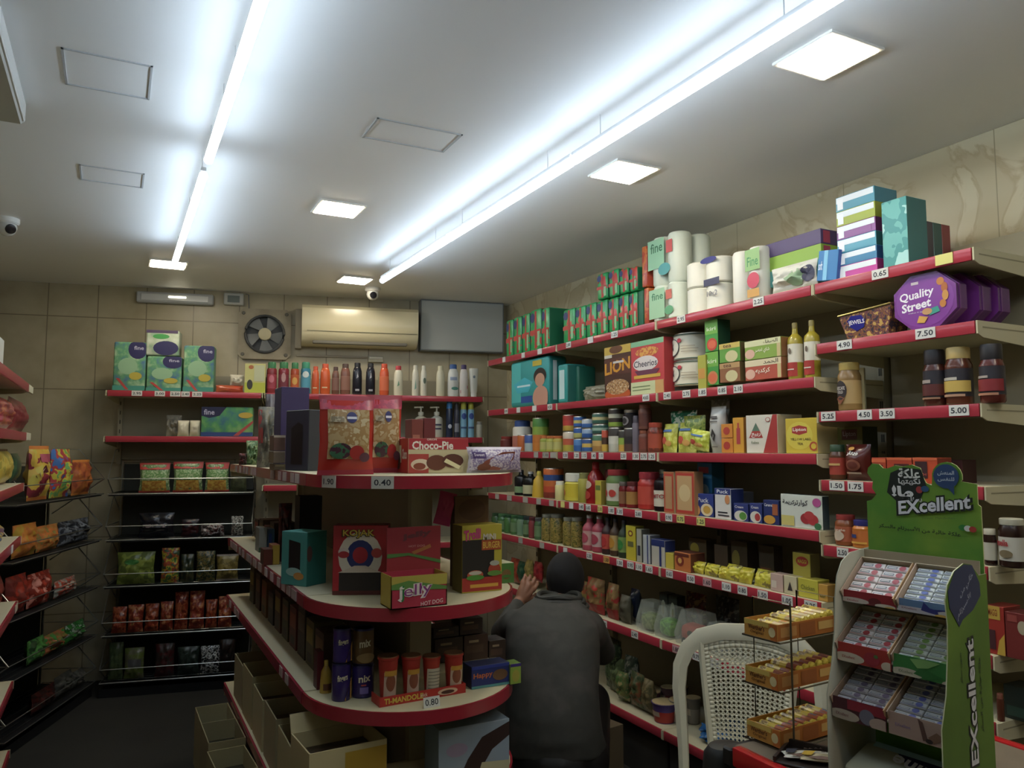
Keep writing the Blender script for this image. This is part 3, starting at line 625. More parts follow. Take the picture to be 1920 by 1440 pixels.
bd = lambda c='b8b83a,c9cc54,d8d870:n40': dict(c=c, dec=[('e', .3, .4, .2, .13, 'c84a3a'), ('r', .15, .7, .8, .78, '3a68a8'), ('e', .65, .3, .2, .1, 'd8a050')], t=.05)
RR(1.468, [(1252, 1302, 770, g_bag, 'dark green bag behind the yellow ones', 'bag', dict(c='1f6a4a,2a8a5c,c8d8c8:n40'), dict(back=.09, d=.04)),
           (1277, 1318, 779, g_bag, 'olive green bag behind the others', 'bag', dict(c='8a9a3c,a8b44a,6a8a3a:n40'), dict(back=.05, d=.04)),
           (1228, 1253, 794, g_bag, 'leftmost yellow milk bag', 'bag', bd(), dict(rx=R(-6))),
           (1252, 1286, 791, g_bag, 'middle yellow bag with fruit print', 'bag', bd(), dict(rx=R(-6))),
           (1287, 1322, 806, g_bag, 'tilted lime yellow bag', 'bag', bd('b8c03a,ccd84a,d8e07a:n60'), dict(ry=R(8), d=.045, dz=.01)),
           (1324, 1351, 762, g_bag, 'silver foil coffee bag with black print', 'coffee bag', dict(c='b8b6b0:g', dec=[('p', [(.3, .38), (.5, .24), (.7, .38), (.5, .52)], '3a3634'), ('r', .2, .66, .8, .68, '4a4644'), ('r', .25, .74, .75, .79, '4a4644'), ('r', .3, .12, .7, .14, '6a6664')], t=.07), dict(d=.07)),
           (1327, 1362, 743, g_bag, 'dark silver bag top behind the coffee bag', 'coffee bag', dict(c='6a6862,8c8a84:n30'), dict(back=.08, d=.05))], W3)
stack(1.468, 1353, 1374, [(822, 847, B_('d8862c', 'a85a24', ('e', .5, .5, .3, .28, 'b8382c'))), (795, 821, B_('d8862c', 'a85a24', ('e', .5, .5, .3, .28, 'b8382c')))], 'small orange box with a red badge', g_box, lb=W3, cat='box')
RR(1.468, [(1375, 1395, 783, g_box, 'narrow orange box with a red bottle picture', 'box', B_('d89a2c', 'a86a24', ('r', .35, .25, .7, .7, 'b83a3c'), ('r', .45, .7, .6, .85, 'b83a3c')), dict(d=.06)),
           (1400, 1459, 778, g_box, 'white tea box with a red wedge and red triangle', 'tea box', dict(c='d6d0bf', side='c2b08a', dec=[('p', [(.55, 0), (1, 0), (1, 1), (.86, 1)], 'b0302c'), ('p', [(.1, .4), (.55, .4), (.33, .8)], 'b83830'), ('p', [(.2, .58), (.45, .58), (.33, .8)], '5a7a64'), ('ta', 'ربيع', .33, .47, .3, .12, 'ece6dc', .02), ('t', 'Rabea', .3, .28, .25, .07, '7a8a6a'), ('e', .72, .87, .08, .06, 'b0302c'), ('e', .72, .87, .06, .045, 'd6d0bf')]), dict(d=.13)),
           (1474, 1533, 784, g_box, 'yellow tea box with a red name badge', 'tea box', dict(c='d0b430', side='c0a870', dec=[('e', .45, .5, .42, .4, 'd8c440'), ('p', [(.22, .58), (.45, .52), (.7, .58), (.7, .74), (.45, .8), (.22, .74)], 'b0302a'), ('t', 'Lipton', .46, .665, .42, .12, 'ece4d4', .02), ('t', 'YELLOW LABEL', .5, .4, .68, .07, '5a4420'), ('t', 'TEA', .48, .27, .18, .07, '5a4420'), ('e', .9, .2, .13, .13, 'b84a2c'), ('e', .9, .2, .08, .08, 'd0b430')]), dict(d=.13))], W3, inset=.025)
# ---- fourth shelf
W4 = 'on the fourth shelf down'
RR(1.20, [(960, 972, 881, g_bottle, 'small black sauce bottle, left', 'bottle', dict(body='16181a:g', cap='2a2c30', prof='tall', label='7a9a6a', lz=(.1, .35))),
          (975, 989, 884, g_bottle, 'small black sauce bottle, right', 'bottle', dict(body='16181a:g', cap='b8b8b8', prof='tall', label='b8b48a', lz=(.1, .45))),
          (993, 1006, 883, g_bottle, 'yellow mustard squeeze bottle', 'bottle', dict(body='d0a828', cap='d8c040', prof='taper')),
          (1012, 1031, 878, g_can, 'orange tin with a blue band', 'tin', can2('8a3424', 'c84a2c', 'd06a2c', '2c4a8a', 'd0642c')),
          (1037, 1047, 902, g_bottle, 'small cream bottle', 'bottle', dict(body='d8d08a', cap='e0dcc8', prof='aero')),
          (1048, 1077, 887, g_jar, 'squat yellow mayonnaise jar with a domed white lid', 'jar', dict(body='d8c83a', lid='e0dcc8', lh=.3, label='d6c02c', lr=.92, dec=[('e', .3, .3, .15, .12, 'c8743a')])),
          (1079, 1093, 886, g_bottle, 'small yellow bottle behind', 'bottle', dict(body='a8a23c', cap='8a8a4a', prof='aero')),
          (1091, 1112, 866, g_bottle, 'red ketchup squeeze bottle', 'ketchup bottle', dict(body='9a1c1a:g', cap='c02a2e', prof='taper', dec=[('e', .42, .45, .3, .1, 'c8b49a'), ('e', .45, .2, .25, .1, 'b83a2c')])),
          (1116, 1127, 901, g_box, 'small yellow box', 'box', B_('c8b43a', '8a7a2c', ('r', .1, .6, .9, .8, '6a7a3a')), dict(d=.04)),
          (1128, 1154, 880, g_jar, 'pickle jar with a red lid and white tomato label', 'jar', dict(body='5c7a3a', lid='b83a3c', label='c8c4b0', dec=[('e', .3, .35, .15, .1, 'c03a30'), ('e', .7, .35, .15, .1, 'c03a30')])),
          (1128, 1144, 868, g_jar, 'jar with a green lid behind the pickle jar, left', 'jar', dict(body='8a3c2c', lid='8aa06a'), dict(back=.09)),
          (1146, 1161, 868, g_jar, 'jar with a green lid behind the pickle jar, right', 'jar', dict(body='8a3c2c', lid='7a9060'), dict(back=.09)),
          (1157, 1167, 903, g_jar, 'small dark jar of jam, first', 'jar', dict(body='7a1f22:g', lid='5a5048', label='8a5a3a')), (1169, 1184, 903, g_jar, 'small dark jar of jam, second', 'jar', dict(body='7a1f22:g', lid='6a2a28', label='a87a3a')),
          (1187, 1214, 885, g_jar, 'red jam jar with a pink lid', 'jar', dict(body='b8302a:g', lid='b8343e', label='c84434', lh=.18)),
          (1219, 1241, 880, g_bottle, 'dark cordial bottle with a white label', 'bottle', dict(body='1c1216:g', cap='a8b09a:m', prof='tall', label='cfc6b0', lz=(.12, .5), dec=[('t', 'VIMTO', .5, .36, .9, .1, 'a83a3a', .02)])),
          (1245, 1264, 885, g_box, 'left of two tall pasta boxes with a red frame', 'box', B_('b8653c', 'c8b890', ('r', .08, .05, .92, .95, 'c43a30'), ('r', .16, .1, .84, .9, 'b88a5c')), dict(d=.05)),
          (1267, 1303, 884, g_box, 'right of two tall pasta boxes with a red frame', 'box', B_('b8653c', 'a87a50', ('r', .04, .04, .96, .96, 'c43a30'), ('r', .1, .1, .88, .9, 'c8a06a'), ('e', .5, .5, .3, .2, 'd8bc84')), dict(d=.05)),
          (1309, 1336, 868, g_box, 'tall blue box with a red badge', 'box', B_('2f80b8', '2c6a84', ('r', .1, .8, .8, .92, 'c84a5c'), ('e', .5, .45, .3, .14, '9ac0c8'), ('r', 0, .7, 1, .74, '5aa8d0')), dict(d=.07, back=.09)),
          (1304, 1338, 926, g_box, 'blue cream cheese box', 'box', B_('2a3c8c', '1f2c6c', ('t', 'Puck', .45, .72, .6, .2, 'dcdcdc'), ('e', .65, .3, .33, .28, 'd8c8a0'), ('e', .65, .3, .2, .18, 'c89a3c'), ('e', .15, .25, .14, .22, 'd89a5a')), dict(d=.06, back=.02)),
          (1341, 1371, 916, g_box, 'white box with blue letters', 'box', B_('d8d4cc', '22306c', ('r', 0, .8, 1, 1, '26347c'), ('t', 'Puck', .5, .9, .7, .12, 'e8e8e8'), ('r', .2, .1, .9, .14, '2a2a34'), ('r', .2, .2, .8, .24, '2a2a34'), ('e', .8, .65, .15, .15, 'd8905a')), dict(d=.07)),
          (1372, 1394, 922, g_box, 'striped grey box behind the white one', 'box', B_('8a8c9a', '6a6c7a', ('r', .3, 0, .36, 1, '4a4c5a'), ('r', .7, 0, .76, 1, '4a4c5a')), dict(d=.06, back=.1)),
          (1376, 1403, 944, g_box, 'small blue cream carton with green herb', 'box', B_('2c3a80', '1f2c60', ('e', .5, .3, .45, .3, 'd0d0c0'), ('e', .65, .3, .25, .22, '5a9a3c'), ('t', 'Cream', .4, .8, .6, .14, 'e0e0e0')), dict(d=.05)),
          (1406, 1429, 944, g_box, 'small blue cream carton with red berry', 'box', B_('2c3a80', '1f2c60', ('e', .5, .3, .45, .3, 'd0d0c0'), ('e', .65, .3, .22, .2, 'b83a3a'), ('t', 'Cream', .45, .8, .6, .14, 'e0e0e0')), dict(d=.05)),
          (1432, 1461, 938, g_box, 'blue caramel box with yellow dessert', 'box', B_('22306c', '1a2450', ('t', 'Caramel', .35, .8, .55, .12, 'dcdcdc'), ('e', .4, .2, .38, .18, 'd09a34'), ('r', .6, .4, .95, .85, 'a85a34')), dict(d=.05)),
          (1465, 1543, 928, g_box, 'large white dessert mix box with red raspberries', 'box', dict(c='cdd2c4', side='3a4a50', dec=[('ta', 'كريمة', .2, .75, .3, .16, '3a3a3e', .02), ('ta', 'كوارتر', .5, .75, .34, .2, '3a3a3e', .02), ('e', .88, .8, .1, .13, 'b84a8c'), ('e', .62, .3, .13, .16, 'a82c30'), ('e', .78, .28, .13, .16, 'b83034'), ('e', .7, .4, .12, .13, 'c03a3c'), ('r', .02, .05, .34, .35, 'd0c46a'), ('e', .9, .1, .08, .1, '3a7a4a')]), dict(d=.035))], W4, inset=.015)
# ---- fifth shelf
W5 = 'on the fifth shelf down'
its = []
for i, (a, b_, c, l_) in enumerate(((918, 927, '3a5a34', '2c4a2c'), (929, 939, '3f6a3c', '4a7a4a'), (941, 951, '44703a', '2c5a34'), (953, 963, '4a7440', '3a6a3c'), (965, 975, '6a8a6a', '2c5a3c'), (977, 987, '3f5a38', '2a3a3a'), (988, 996, '8a3a3c', '6a2c2c'), (998, 1008, '4a6a44', '5a5a5a'))):
    its.append((a, b_, 962+i*1.2, g_jar, 'green pickle jar' if c != '8a3a3c' else 'slim red jar among the green ones', 'jar', dict(body=c+':g', lid=l_, label='6a8a5c' if i % 2 else None), dict(group='jars of green pickles')))
for a, b_ in ((1010, 1024), (1026, 1041), (1050, 1064), (1066, 1079)): its.append((a, b_, 964 if a < 1045 else 970, g_jar, 'jar of olives in brine', 'jar', dict(body='7a6a2c,9a8440,5a5a24:n70', lid='8a8a7a', lh=.12), dict(group='jars of olives')))
RR(.955, its, W5, group=None)
def sb(c, l_='c8b8a0', cap='2c2a2c', body=None): return dict(body=body or c, cap=cap, prof='neck', label=l_, lz=(.15, .55), dec=[('e', .5, .35, .35, .14, c)])
RR(.955, [(1087, 1102, 965, g_bottle, 'sauce bottle with a pink label', 'bottle', sb('b84a5a', 'c89a90', 'c8c8c0')), (1104, 1121, 966, g_bottle, 'ketchup sachet bottle with a white cap', 'bottle', sb('a83a4a', 'c8a8a0', 'c8c8c0')),
          (1124, 1137, 970, g_bottle, 'dark bottle with a red and white label', 'bottle', sb('b83030', 'c84a3c', '2a2428', '3a2020')), (1139, 1152, 972, g_bottle, 'dark bottle with an orange label', 'bottle', sb('c88a2c', 'b89a5c', '2a2428', '4a3420')), (1155, 1168, 975, g_bottle, 'dark bottle with a green label', 'bottle', sb('3a8a3c', '7a9a4c', '2a2428', '2a3a24')),
          (1174, 1192, 986, g_box, 'tall yellow stock cube box with a heart', 'box', B_('c8b82c', '8a7a24', ('e', .5, .78, .25, .09, '7a3424'), ('e', .5, .78, .15, .05, 'd8c83c'), ('r', .2, .4, .8, .55, '6a6a3a')), dict(d=.05)),
          (1194, 1203, 992, g_box, 'pale box with dark print', 'box', B_('a8a894', '6a6a5c', ('r', .2, .2, .8, .5, '3a3a4a')), dict(d=.05)),
          (1206, 1219, 1003, g_box, 'pale blue striped carton', 'carton', B_('b0b4b4', '6a6c70', ('r', .6, 0, .75, 1, '2a3a7a')), dict(d=.06)),
          (1222, 1247, 1012, g_box, 'white carton with a navy lid band', 'carton', B_('b8b4a4', '22306c', ('r', 0, .75, 1, 1, '22306c'), ('r', .6, 0, .75, 1, '22306c')), dict(d=.06)),
          (1248, 1263, 1037, g_box, 'small yellow box beside the navy carton', 'box', B_('c8b43c', '9a8a34'), dict(d=.05)),
          (1265, 1295, 1036, g_box, 'open orange display box', 'box', B_('c87034', '6a3424', ('e', .35, .55, .25, .3, '8a3424'), ('e', .35, .55, .12, .15, 'd8a04a'), ('r', 0, .8, .9, .95, '6a2c20')), dict(d=.08)),
          (1292, 1325, 1010, g_box, 'brown open display carton with yellow print', 'display carton', B_('6a5638', '4a3c2a', ('e', .35, .65, .25, .2, 'b8a03a')), dict(d=.06, back=.12)),
          (1340, 1365, 1022, g_box, 'brown cardboard display carton', 'display carton', B_('5c4a38', '4a3c2c'), dict(d=.06, back=.1)),
          (1372, 1402, 1015, g_box, 'dark display carton with a yellow picture', 'display carton', B_('4a3c28', '3a2c20', ('e', .3, .5, .25, .25, '8a7a34')), dict(d=.06, back=.1)),
          (1424, 1452, 1023, g_box, 'dim brown box standing at the back', 'box', B_('4c4030', '3a2c24', ('r', .1, .1, .8, .4, '7a4a2c')), dict(d=.05, back=.12)),
          (1488, 1521, 1037, g_box, 'yellow soup box with a red oval badge', 'box', B_('b8a83c', '7a6c3a', ('e', .55, .8, .35, .12, 'b0342a'), ('t', 'MAGGI', .55, .8, .5, .09, 'd8c83c'), ('r', .1, .05, .9, .4, '4a5a6a'), ('r', .2, .2, .8, .3, 'a8b0b0')), dict(d=.05, back=.04))], W5, inset=.015)
for i, (a, b_, tp) in enumerate(((1290, 1312, 1052), (1314, 1338, 1057), (1340, 1358, 1062), (1352, 1378, 1058), (1378, 1402, 1064), (1406, 1440, 1068))):
    RR(.955, [(a, b_, tp, g_bag, 'flat yellow seasoning sachet', 'sachet', dict(c='c8c02c,d8cc3c,8a7a34:n40' if i % 2 else 'd0c434,c8b42c:n50', wr=.5), dict(d=.04, group='yellow seasoning sachets', rx=R(-20)))], W5)
RR(.955, [(1445, 1468, 1076, g_box, 'small pink and white box', 'box', B_('c8a898', 'a88a7c', ('r', .1, .2, .5, .6, 'd8ccb8')), dict(d=.05)), (1470, 1494, 1080, g_box, 'small white box with a black mark', 'box', B_('cfc49a', 'a89c74', ('p', [(.3, .2), (.5, .7), (.7, .2)], '3a3430')), dict(d=.05)),
          (1497, 1534, 1086, g_box, 'flat yellow box with green writing', 'box', B_('c8c03a', 'a89c34', ('t', 'Chicken', .5, .55, .7, .25, '7a7a34')), dict(d=.06)), (1535, 1552, 1096, g_box, 'small orange yellow box at the shelf end', 'box', B_('c8943a', 'a87c34', ('t', 'Knorr', .5, .3, .6, .2, '4a6a34')), dict(d=.05))], W5)
# ---- sixth shelf
W6 = 'on the sixth shelf down'
sn = lambda c='a8302c,8a5a3c,c89a4a:n30': dict(c=c, wr=.4)
RR(.64, [(1080, 1095, 1090, g_bag, 'clear bag of snacks with a red foot, behind', 'bag', dict(c='8a7a3c,a85a34:n30', wr=.4), dict(d=.06, back=.05)),
         (1092, 1124, 1085, g_bag, 'tall clear bag with a red bottom, first', 'bag', dict(c='8a6a3c,7a5a34,b03028:n25', dec=[('r', .0, .0, 1, .3, 'a82c28')], wr=.5), dict(d=.07)),
         (1132, 1152, 1095, g_bag, 'tall clear bag with a red bottom, second', 'bag', dict(c='7a5a34,8a6a3c,a8302c:n25', dec=[('r', .0, .0, 1, .3, '9a2c28')], wr=.5), dict(d=.06)),
         (1156, 1174, 1117, g_bag, 'small dark round packet', 'bag', dict(c='4a4634', wr=.3), dict(d=.06)),
         (1175, 1191, 1105, g_bag, 'dark navy packet', 'bag', dict(c='1c2438:g', wr=.3), dict(d=.06, back=.06))], W6)
def g_clam(P, c, fill, dec=()):
    w_, d_, h_ = P['w'], P['d'], P['h']; m = MB()
    V = [(-w_/2*.92, -d_/2*.92, 0), (w_/2*.92, -d_/2*.92, 0), (w_/2*.92, d_/2*.92, 0), (-w_/2*.92, d_/2*.92, 0), (-w_/2, -d_/2, h_*.3), (w_/2, -d_/2, h_*.3), (w_/2, d_/2, h_*.3), (-w_/2, d_/2, h_*.3), (-w_/2*.8, -d_/2*.5, h_), (w_/2*.8, -d_/2*.5, h_), (w_/2*.8, d_/2*.8, h_), (-w_/2*.8, d_/2*.8, h_)]
    Q = [[3, 2, 1, 0], [8, 9, 10, 11]]+[[i+4*k, (i+1) % 4+4*k, (i+1) % 4+4*k+4, i+4*k+4] for k in (0, 1) for i in range(4)]
    m.add(V, Q, c); o = m.build('plastic_box')
    f = MB(); f.box(-w_*.4, -d_*.38, .004, w_*.4, d_*.4, h_*.62, fill, ch=h_*.2, seg=2)
    decal(f, lambda u, v, e: ((u-.5)*w_*.8, -d_*.38-e, v*h_*.62), dec); f.build('contents', o)
    return finish(o, P)
CL = 'c8d0c0:t'
RR(.64, [(1192, 1222, 1128, g_clam, 'clear plastic box holding pale green sweets', 'plastic box', dict(c=CL, fill='6a7a3c,8a9a54:n60'), dict(d=.1)),
         (1226, 1256, 1139, g_clam, 'clear plastic box holding bright green sweets', 'plastic box', dict(c=CL, fill='4a8a2c,6ab03c:n60'), dict(d=.1)),
         (1264, 1314, 1149, g_clam, 'clear box with a red toy truck card', 'plastic box', dict(c=CL, fill='b02c20', dec=[('e', .25, .15, .12, .2, '26242c'), ('e', .7, .12, .12, .2, '26242c'), ('e', .55, .6, .15, .15, '3a1c18'), ('e', .25, .15, .05, .08, 'c8b8a0')]), dict(d=.11)),
         (1318, 1358, 1172, g_clam, 'clear box with a pale blue paper, partly behind the chair', 'plastic box', dict(c=CL, fill='9ab0b4,c8c8b8,6a7a8a:n40'), dict(d=.1)),
         (1237, 1252, 1112, g_box, 'small dark tray with two pale flowers, left', 'box', B_('3c4034', '2a2c26', ('e', .5, .5, .3, .3, 'b8b89a'), ('e', .5, .5, .12, .12, 'a89a3a')), dict(d=.05, back=.14)),
         (1254, 1270, 1117, g_box, 'small dark tray with two pale flowers, right', 'box', B_('3c4034', '2a2c26', ('e', .5, .5, .3, .3, 'b8b89a'), ('e', .5, .5, .12, .12, 'a89a3a')), dict(d=.05, back=.14)),
         (1280, 1318, 1112, g_bag, 'dark red bag of sweets behind the truck box', 'bag', dict(c='6a1c18,4a1814,8a6a3a:n40', wr=.6), dict(d=.05, back=.17)),
         (1336, 1380, 1120, g_bag, 'black patterned bag at the back', 'bag', dict(c='1c1a18,2c2a28,6a6864:n50', wr=.6), dict(d=.05, back=.19))], W6)
# ---- lowest shelf
W7 = 'on the lowest right shelf'
def g_cup(P, c1, c2, lid='b8a070'):
    w_, h_ = P['w'], P['h']; r = w_/2
    m = MB().lathe([(r*.76, 0, c2), (r*.78, h_*.04, c1), (r*.9, h_*.6, c2), (r*.97, h_*.96), (r*1.03, h_*.97), (r*1.03, h_)], c2, seg=22)
    decal(m, cylf(r, h_, 1, lambda v: r*(.76+.21*v)), [('r', .25, .35, .7, .6, 'b8a890')], .0014)
    o = m.build('noodle_cup'); MB().lathe([(r*.96, 0), (r*.95, .002)], lid, c=(0, 0, h_), seg=22).build('lid', o); return finish(o, P)
nb = [(1128, 1152, 1196, '3a4a30,5a6a44,2c3424:n40'), (1140, 1166, 1236, '4a5a38,6a7a4c:n30'), (1166, 1190, 1232, '2c3a2c,4a5a48,8a8a7a:n40'), (1150, 1172, 1262, '6a6a3a,4a6a34,8a7a4c:n40'), (1174, 1198, 1262, '7a4a2c,5a5a34,3a4a2c:n40'), (1198, 1216, 1275, '5a5434,7a6a44:n40')]
for a, b_, tp, c in nb:
    RR(.25, [(a, b_, tp, g_bag, 'green noodle packet in the heap', 'noodle packet', dict(c=c, wr=.5), dict(d=.06, back=.06 if tp < 1240 else .01, ry=random.uniform(-.12, .12), dz=.01, group='noodle packets in a heap'))], W7, inset=.03)
for a, b_, tp, c1, c2, nm, bk in ((1197, 1220, 1298, '5a2c3a', '6a3c54', 'dim purple noodle cup in front', .08), (1218, 1248, 1318, 'b02c24', '4a3474', 'red and purple noodle cup nearest the shelf edge', .0), (1249, 1274, 1314, 'a8a08c', '8a8478', 'grey white noodle cup', .06), (1278, 1297, 1310, '8a8478', '6a6458', 'dim grey noodle cup behind the white one', .1), (1232, 1250, 1290, '7a3434', '6a4a4a', 'red noodle cup at the back', .16), (1256, 1274, 1290, '6a4444', '5a4444', 'brown noodle cup at the back', .18)):
    RR(.25, [(a, b_, tp, g_cup, nm, 'noodle cup', dict(c1=c1, c2=c2), dict(back=bk, d=.08))], W7, inset=.04)
RR(.25, [(1302, 1350, 1368, g_bag, 'crumpled blue plastic packet', 'bag', dict(c='1c5a9a:g', wr=1), dict(d=.08, back=.04)), (1350, 1390, 1352, g_bag, 'dim dark blue packet behind the chair', 'bag', dict(c='1c3a5c:g', wr=1), dict(d=.08, back=.1))], W7)
# ---- nearest bay
N2 = 'in the nearest bay'
def g_octa(P, front=True):
    w_, d_, h_ = P['w'], P['d'], P['h']; k = .29; m = MB()
    pl_ = [(-w_/2, h_*k), (-w_/2+w_*k, 0), (w_/2-w_*k, 0), (w_/2, h_*k), (w_/2, h_*(1-k)), (w_/2-w_*k, h_), (-w_/2+w_*k, h_), (-w_/2, h_*(1-k))]
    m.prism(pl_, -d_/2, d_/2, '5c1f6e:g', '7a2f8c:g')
    if front:
        f = flatf(w_, h_, -d_/2)
        decal(m, f, [('e', .5, .5, .47, .47, '84389a:g'), ('t', 'Quality', .38, .62, .56, .2, 'ece6ee', .02, .06), ('t', 'Street', .37, .44, .48, .16, 'ece6ee', .03, .06), ('r', .3, .82, .42, .87, 'c8b8c0'), ('t', 'makes it special', .4, .31, .32, .03, 'c8b8d0'),
            ('e', .77, .8, .06, .07, 'c87a34'), ('e', .83, .68, .05, .09, 'b8642c'), ('e', .84, .54, .05, .09, 'd09040'), ('e', .8, .4, .05, .07, 'c8782c'), ('p', [(.58, .22), (.75, .27), (.72, .37), (.6, .34)], '2f9a8a'), ('p', [(.38, .12), (.5, .1), (.56, .2), (.42, .24)], 'd8a040'), ('e', .55, .3, .08, .06, 'c8905a')])
    o = m.build('chocolate_tin')
    m = MB(); pb = [(x*1.02, max(0, (z-h_/2)*1.02+h_/2)) for x, z in pl_]; m.prism(pb, -d_/2+.012, -d_/2+.02, '6a2a7c:g'); m.build('rim', o)
    return finish(o, P)
def g_jewel(P):
    w_, d_, h_ = P['w'], P['d'], P['h']; m = MB()
    V = [(-w_*.36, -d_/2, 0), (w_*.4, -d_/2, 0), (w_*.4, d_/2, 0), (-w_*.36, d_/2, 0), (-w_/2, -d_*.6, h_*.8), (w_/2, -d_*.6, h_*.93), (w_/2, d_*.5, h_*1), (-w_/2, d_*.5, h_*.86)]
    m.add(V, [[3, 2, 1, 0], [0, 1, 5, 4], [1, 2, 6, 5], [2, 3, 7, 6], [3, 0, 4, 7], [4, 5, 6, 7]], '3a3044,8a5a34,6a3a4a,c8a050:n60')
    f = lambda u, v, e: ((u-.5)*w_*(.76+.24*v), -d_/2-e-.1*d_*v/.8, v*h_*.85)
    decal(m, f, [('p', [(.18, .45), (.3, .28), (.48, .4), (.52, .65), (.45, .85), (.25, .88), (.14, .7)], '2a2c8c:g'), ('t', 'JEWELS', .33, .6, .34, .2, 'e8e0e8', .02)])
    m.tube([V[4], V[5], V[6], V[7]], .004, 'a8985c:m', closed=True); return finish(m.build('sweet_box'), P)
RR(1.855, [(1577, 1676, 574, g_jewel, 'flared box of sweets with a blue name badge', 'sweet box', {}, dict(d=.09)),
           (1679, 1796, 503, g_octa, 'purple octagonal chocolate tin facing out', 'chocolate tin', {}, dict(d=.05))], N2)
yq = onl(Vector((SX+.02, 0, 1.871)), Vector((0, 1, 0)), px=1737)
for i in (1, 2):
    P = dict(w=.19, d=.06, h=.173, loc=Vector((SX+.075+.075*i, yq-.012*i, 1.871)), rz=R(-90), label='purple octagonal chocolate tin, %s behind the front one' % ('first' if i == 1 else 'second'), cat='chocolate tin'); g_octa(P, False)
RR(1.615, [(1563, 1598, 679, g_jar, 'gold topped instant coffee jar with a dark badge', 'coffee jar', dict(body='8a6a3c:g', lid='c8a85a:g', label='b0905a', dec=[('e', .42, .42, .3, .2, '2c2224'), ('t', 'NESCAFE', .42, .46, .45, .07, 'd8d0c8'), ('t', 'GOLD', .42, .38, .3, .06, 'd8d0c8'), ('p', [(.2, .25), (.42, .12), (.64, .25), (.42, .3)], '8a4a2c')])),
           (1606, 1622, 690, g_box, 'small cream price wedge', 'box', B_('c8bc8c', '8a8260'), dict(d=.01, back=.1)),
           (1724, 1762, 655, g_jar, 'dark coffee jar with a black lid, left of three', 'coffee jar', dict(body='4a1f16:g', lid='241c20', label='26222c', lh=.26, dec=[('r', .05, .4, .6, .46, 'a89a90'), ('r', 0, .18, 1, .38, '5a1f1c'), ('r', .1, .12, .9, .15, 'a87a5a')])),
           (1764, 1809, 650, g_jar, 'coffee jar with a cream lid and cream band', 'coffee jar', dict(body='5a2a18:g', lid='c8a860', label='26222c', lh=.2, dec=[('r', 0, .42, .7, .47, 'b8b0a0'), ('r', 0, .22, 1, .41, 'c8a84a'), ('r', .1, .14, .9, .18, 'b88a6a')])),
           (1829, 1872, 644, g_jar, 'dark coffee jar with a red band, right of three', 'coffee jar', dict(body='5a2018:g', lid='1f1a1e', label='26222c', lh=.26, dec=[('r', .05, .42, .6, .46, 'a89a90'), ('r', 0, .2, 1, .4, '8a1f24'), ('r', .1, .13, .9, .17, 'b87a5a')]))], N2)
RR(1.378, [(1549, 1574, 833, g_jar, 'coffee jar with a green lid and red label', 'coffee jar', dict(body='5a3420:g', lid='2c4a30', label='a83a2c', lh=.2, dec=[('r', .05, .4, .9, .46, 'c8a05a')])),
           (1577, 1624, 833, g_bag, 'brown coffee bag with white Arabic lettering', 'coffee bag', dict(c='5a1f18:g', wr=.05, dec=[('ta', 'ويتار', .45, .75, .5, .13, 'e0dcd4', .03), ('e', .5, .42, .3, .16, '8a4a34'), ('e', .5, .42, .22, .1, '6a2c20'), ('r', .2, .18, .8, .23, 'b8a088'), ('e', .4, .88, .12, .05, 'c88a2c')]), dict(d=.06)),
           (1572, 1620, 800, g_box, 'dim olive tea box standing behind the brown bag', 'tea box', B_('6a6428', '3a4428', ('r', .2, .75, .8, .95, '5a2a24'), ('t', 'Lipton', .5, .85, .5, .12, '9a8a8a')), dict(d=.08, back=.11)),
           (1636, 1662, 858, g_box, 'orange red coffee box, left of three', 'box', B_('b83a1c', '8a2c18', ('r', 0, .8, 1, .95, 'd86034'), ('r', .2, .2, .8, .7, '4a1c1a')), dict(d=.07)),
           (1664, 1711, 858, g_box, 'orange red coffee box, middle of three', 'box', B_('b83a1c', '8a2c18', ('r', 0, .9, 1, 1, 'd86034'), ('r', .3, .2, .9, .75, '4a1c1a')), dict(d=.07)),
           (1713, 1759, 858, g_box, 'orange red coffee box, right of three', 'box', B_('c8441c', '8a2c18', ('r', 0, .9, 1, 1, 'd86034'), ('r', .1, .2, .6, .85, '3a1a1e'), ('t', 'RICH', .35, .35, .4, .1, 'c8503c')), dict(d=.07)),
           (1776, 1806, 862, g_box, 'dim dark red box at the back', 'box', B_('4a1c1a', '3a1614'), dict(d=.07, back=.1))], N2)
RR(1.155, [(1558, 1590, 965, g_jar, 'peanut butter jar with a red lid', 'jar', dict(body='8a4a28:g', lid='b03a34', label='b05a3a', dec=[('e', .45, .32, .3, .16, 'c8b49a'), ('t', 'Jungle', .5, .5, .6, .1, 'd8c8b0')])),
           (1590, 1624, 975, g_jar, 'orange peanut butter jar with a blue lid', 'jar', dict(body='c8742c:g', lid='2c2c7c', label='c86a28', lh=.2, dec=[('r', .1, .35, .5, .48, '2c3c7c'), ('r', .0, .15, .9, .22, 'd8a03a')])),
           (1841, 1863, 991, g_jar, 'small chocolate spread jar with a white lid', 'jar', dict(body='2c1812:g', lid='c8c0a8', label='b8b4a0', lr=.9)),
           (1864, 1911, 972, g_jar, 'large chocolate spread jar with a white lid', 'jar', dict(body='2c1812:g', lid='c0bca4', label='c0bcac', lr=.86, lh=.13, dec=[('t', 'nutella', .3, .5, .62, .13, 'b02c34', .03), ('e', .5, .28, .25, .08, '7a6a4a')]))], N2)
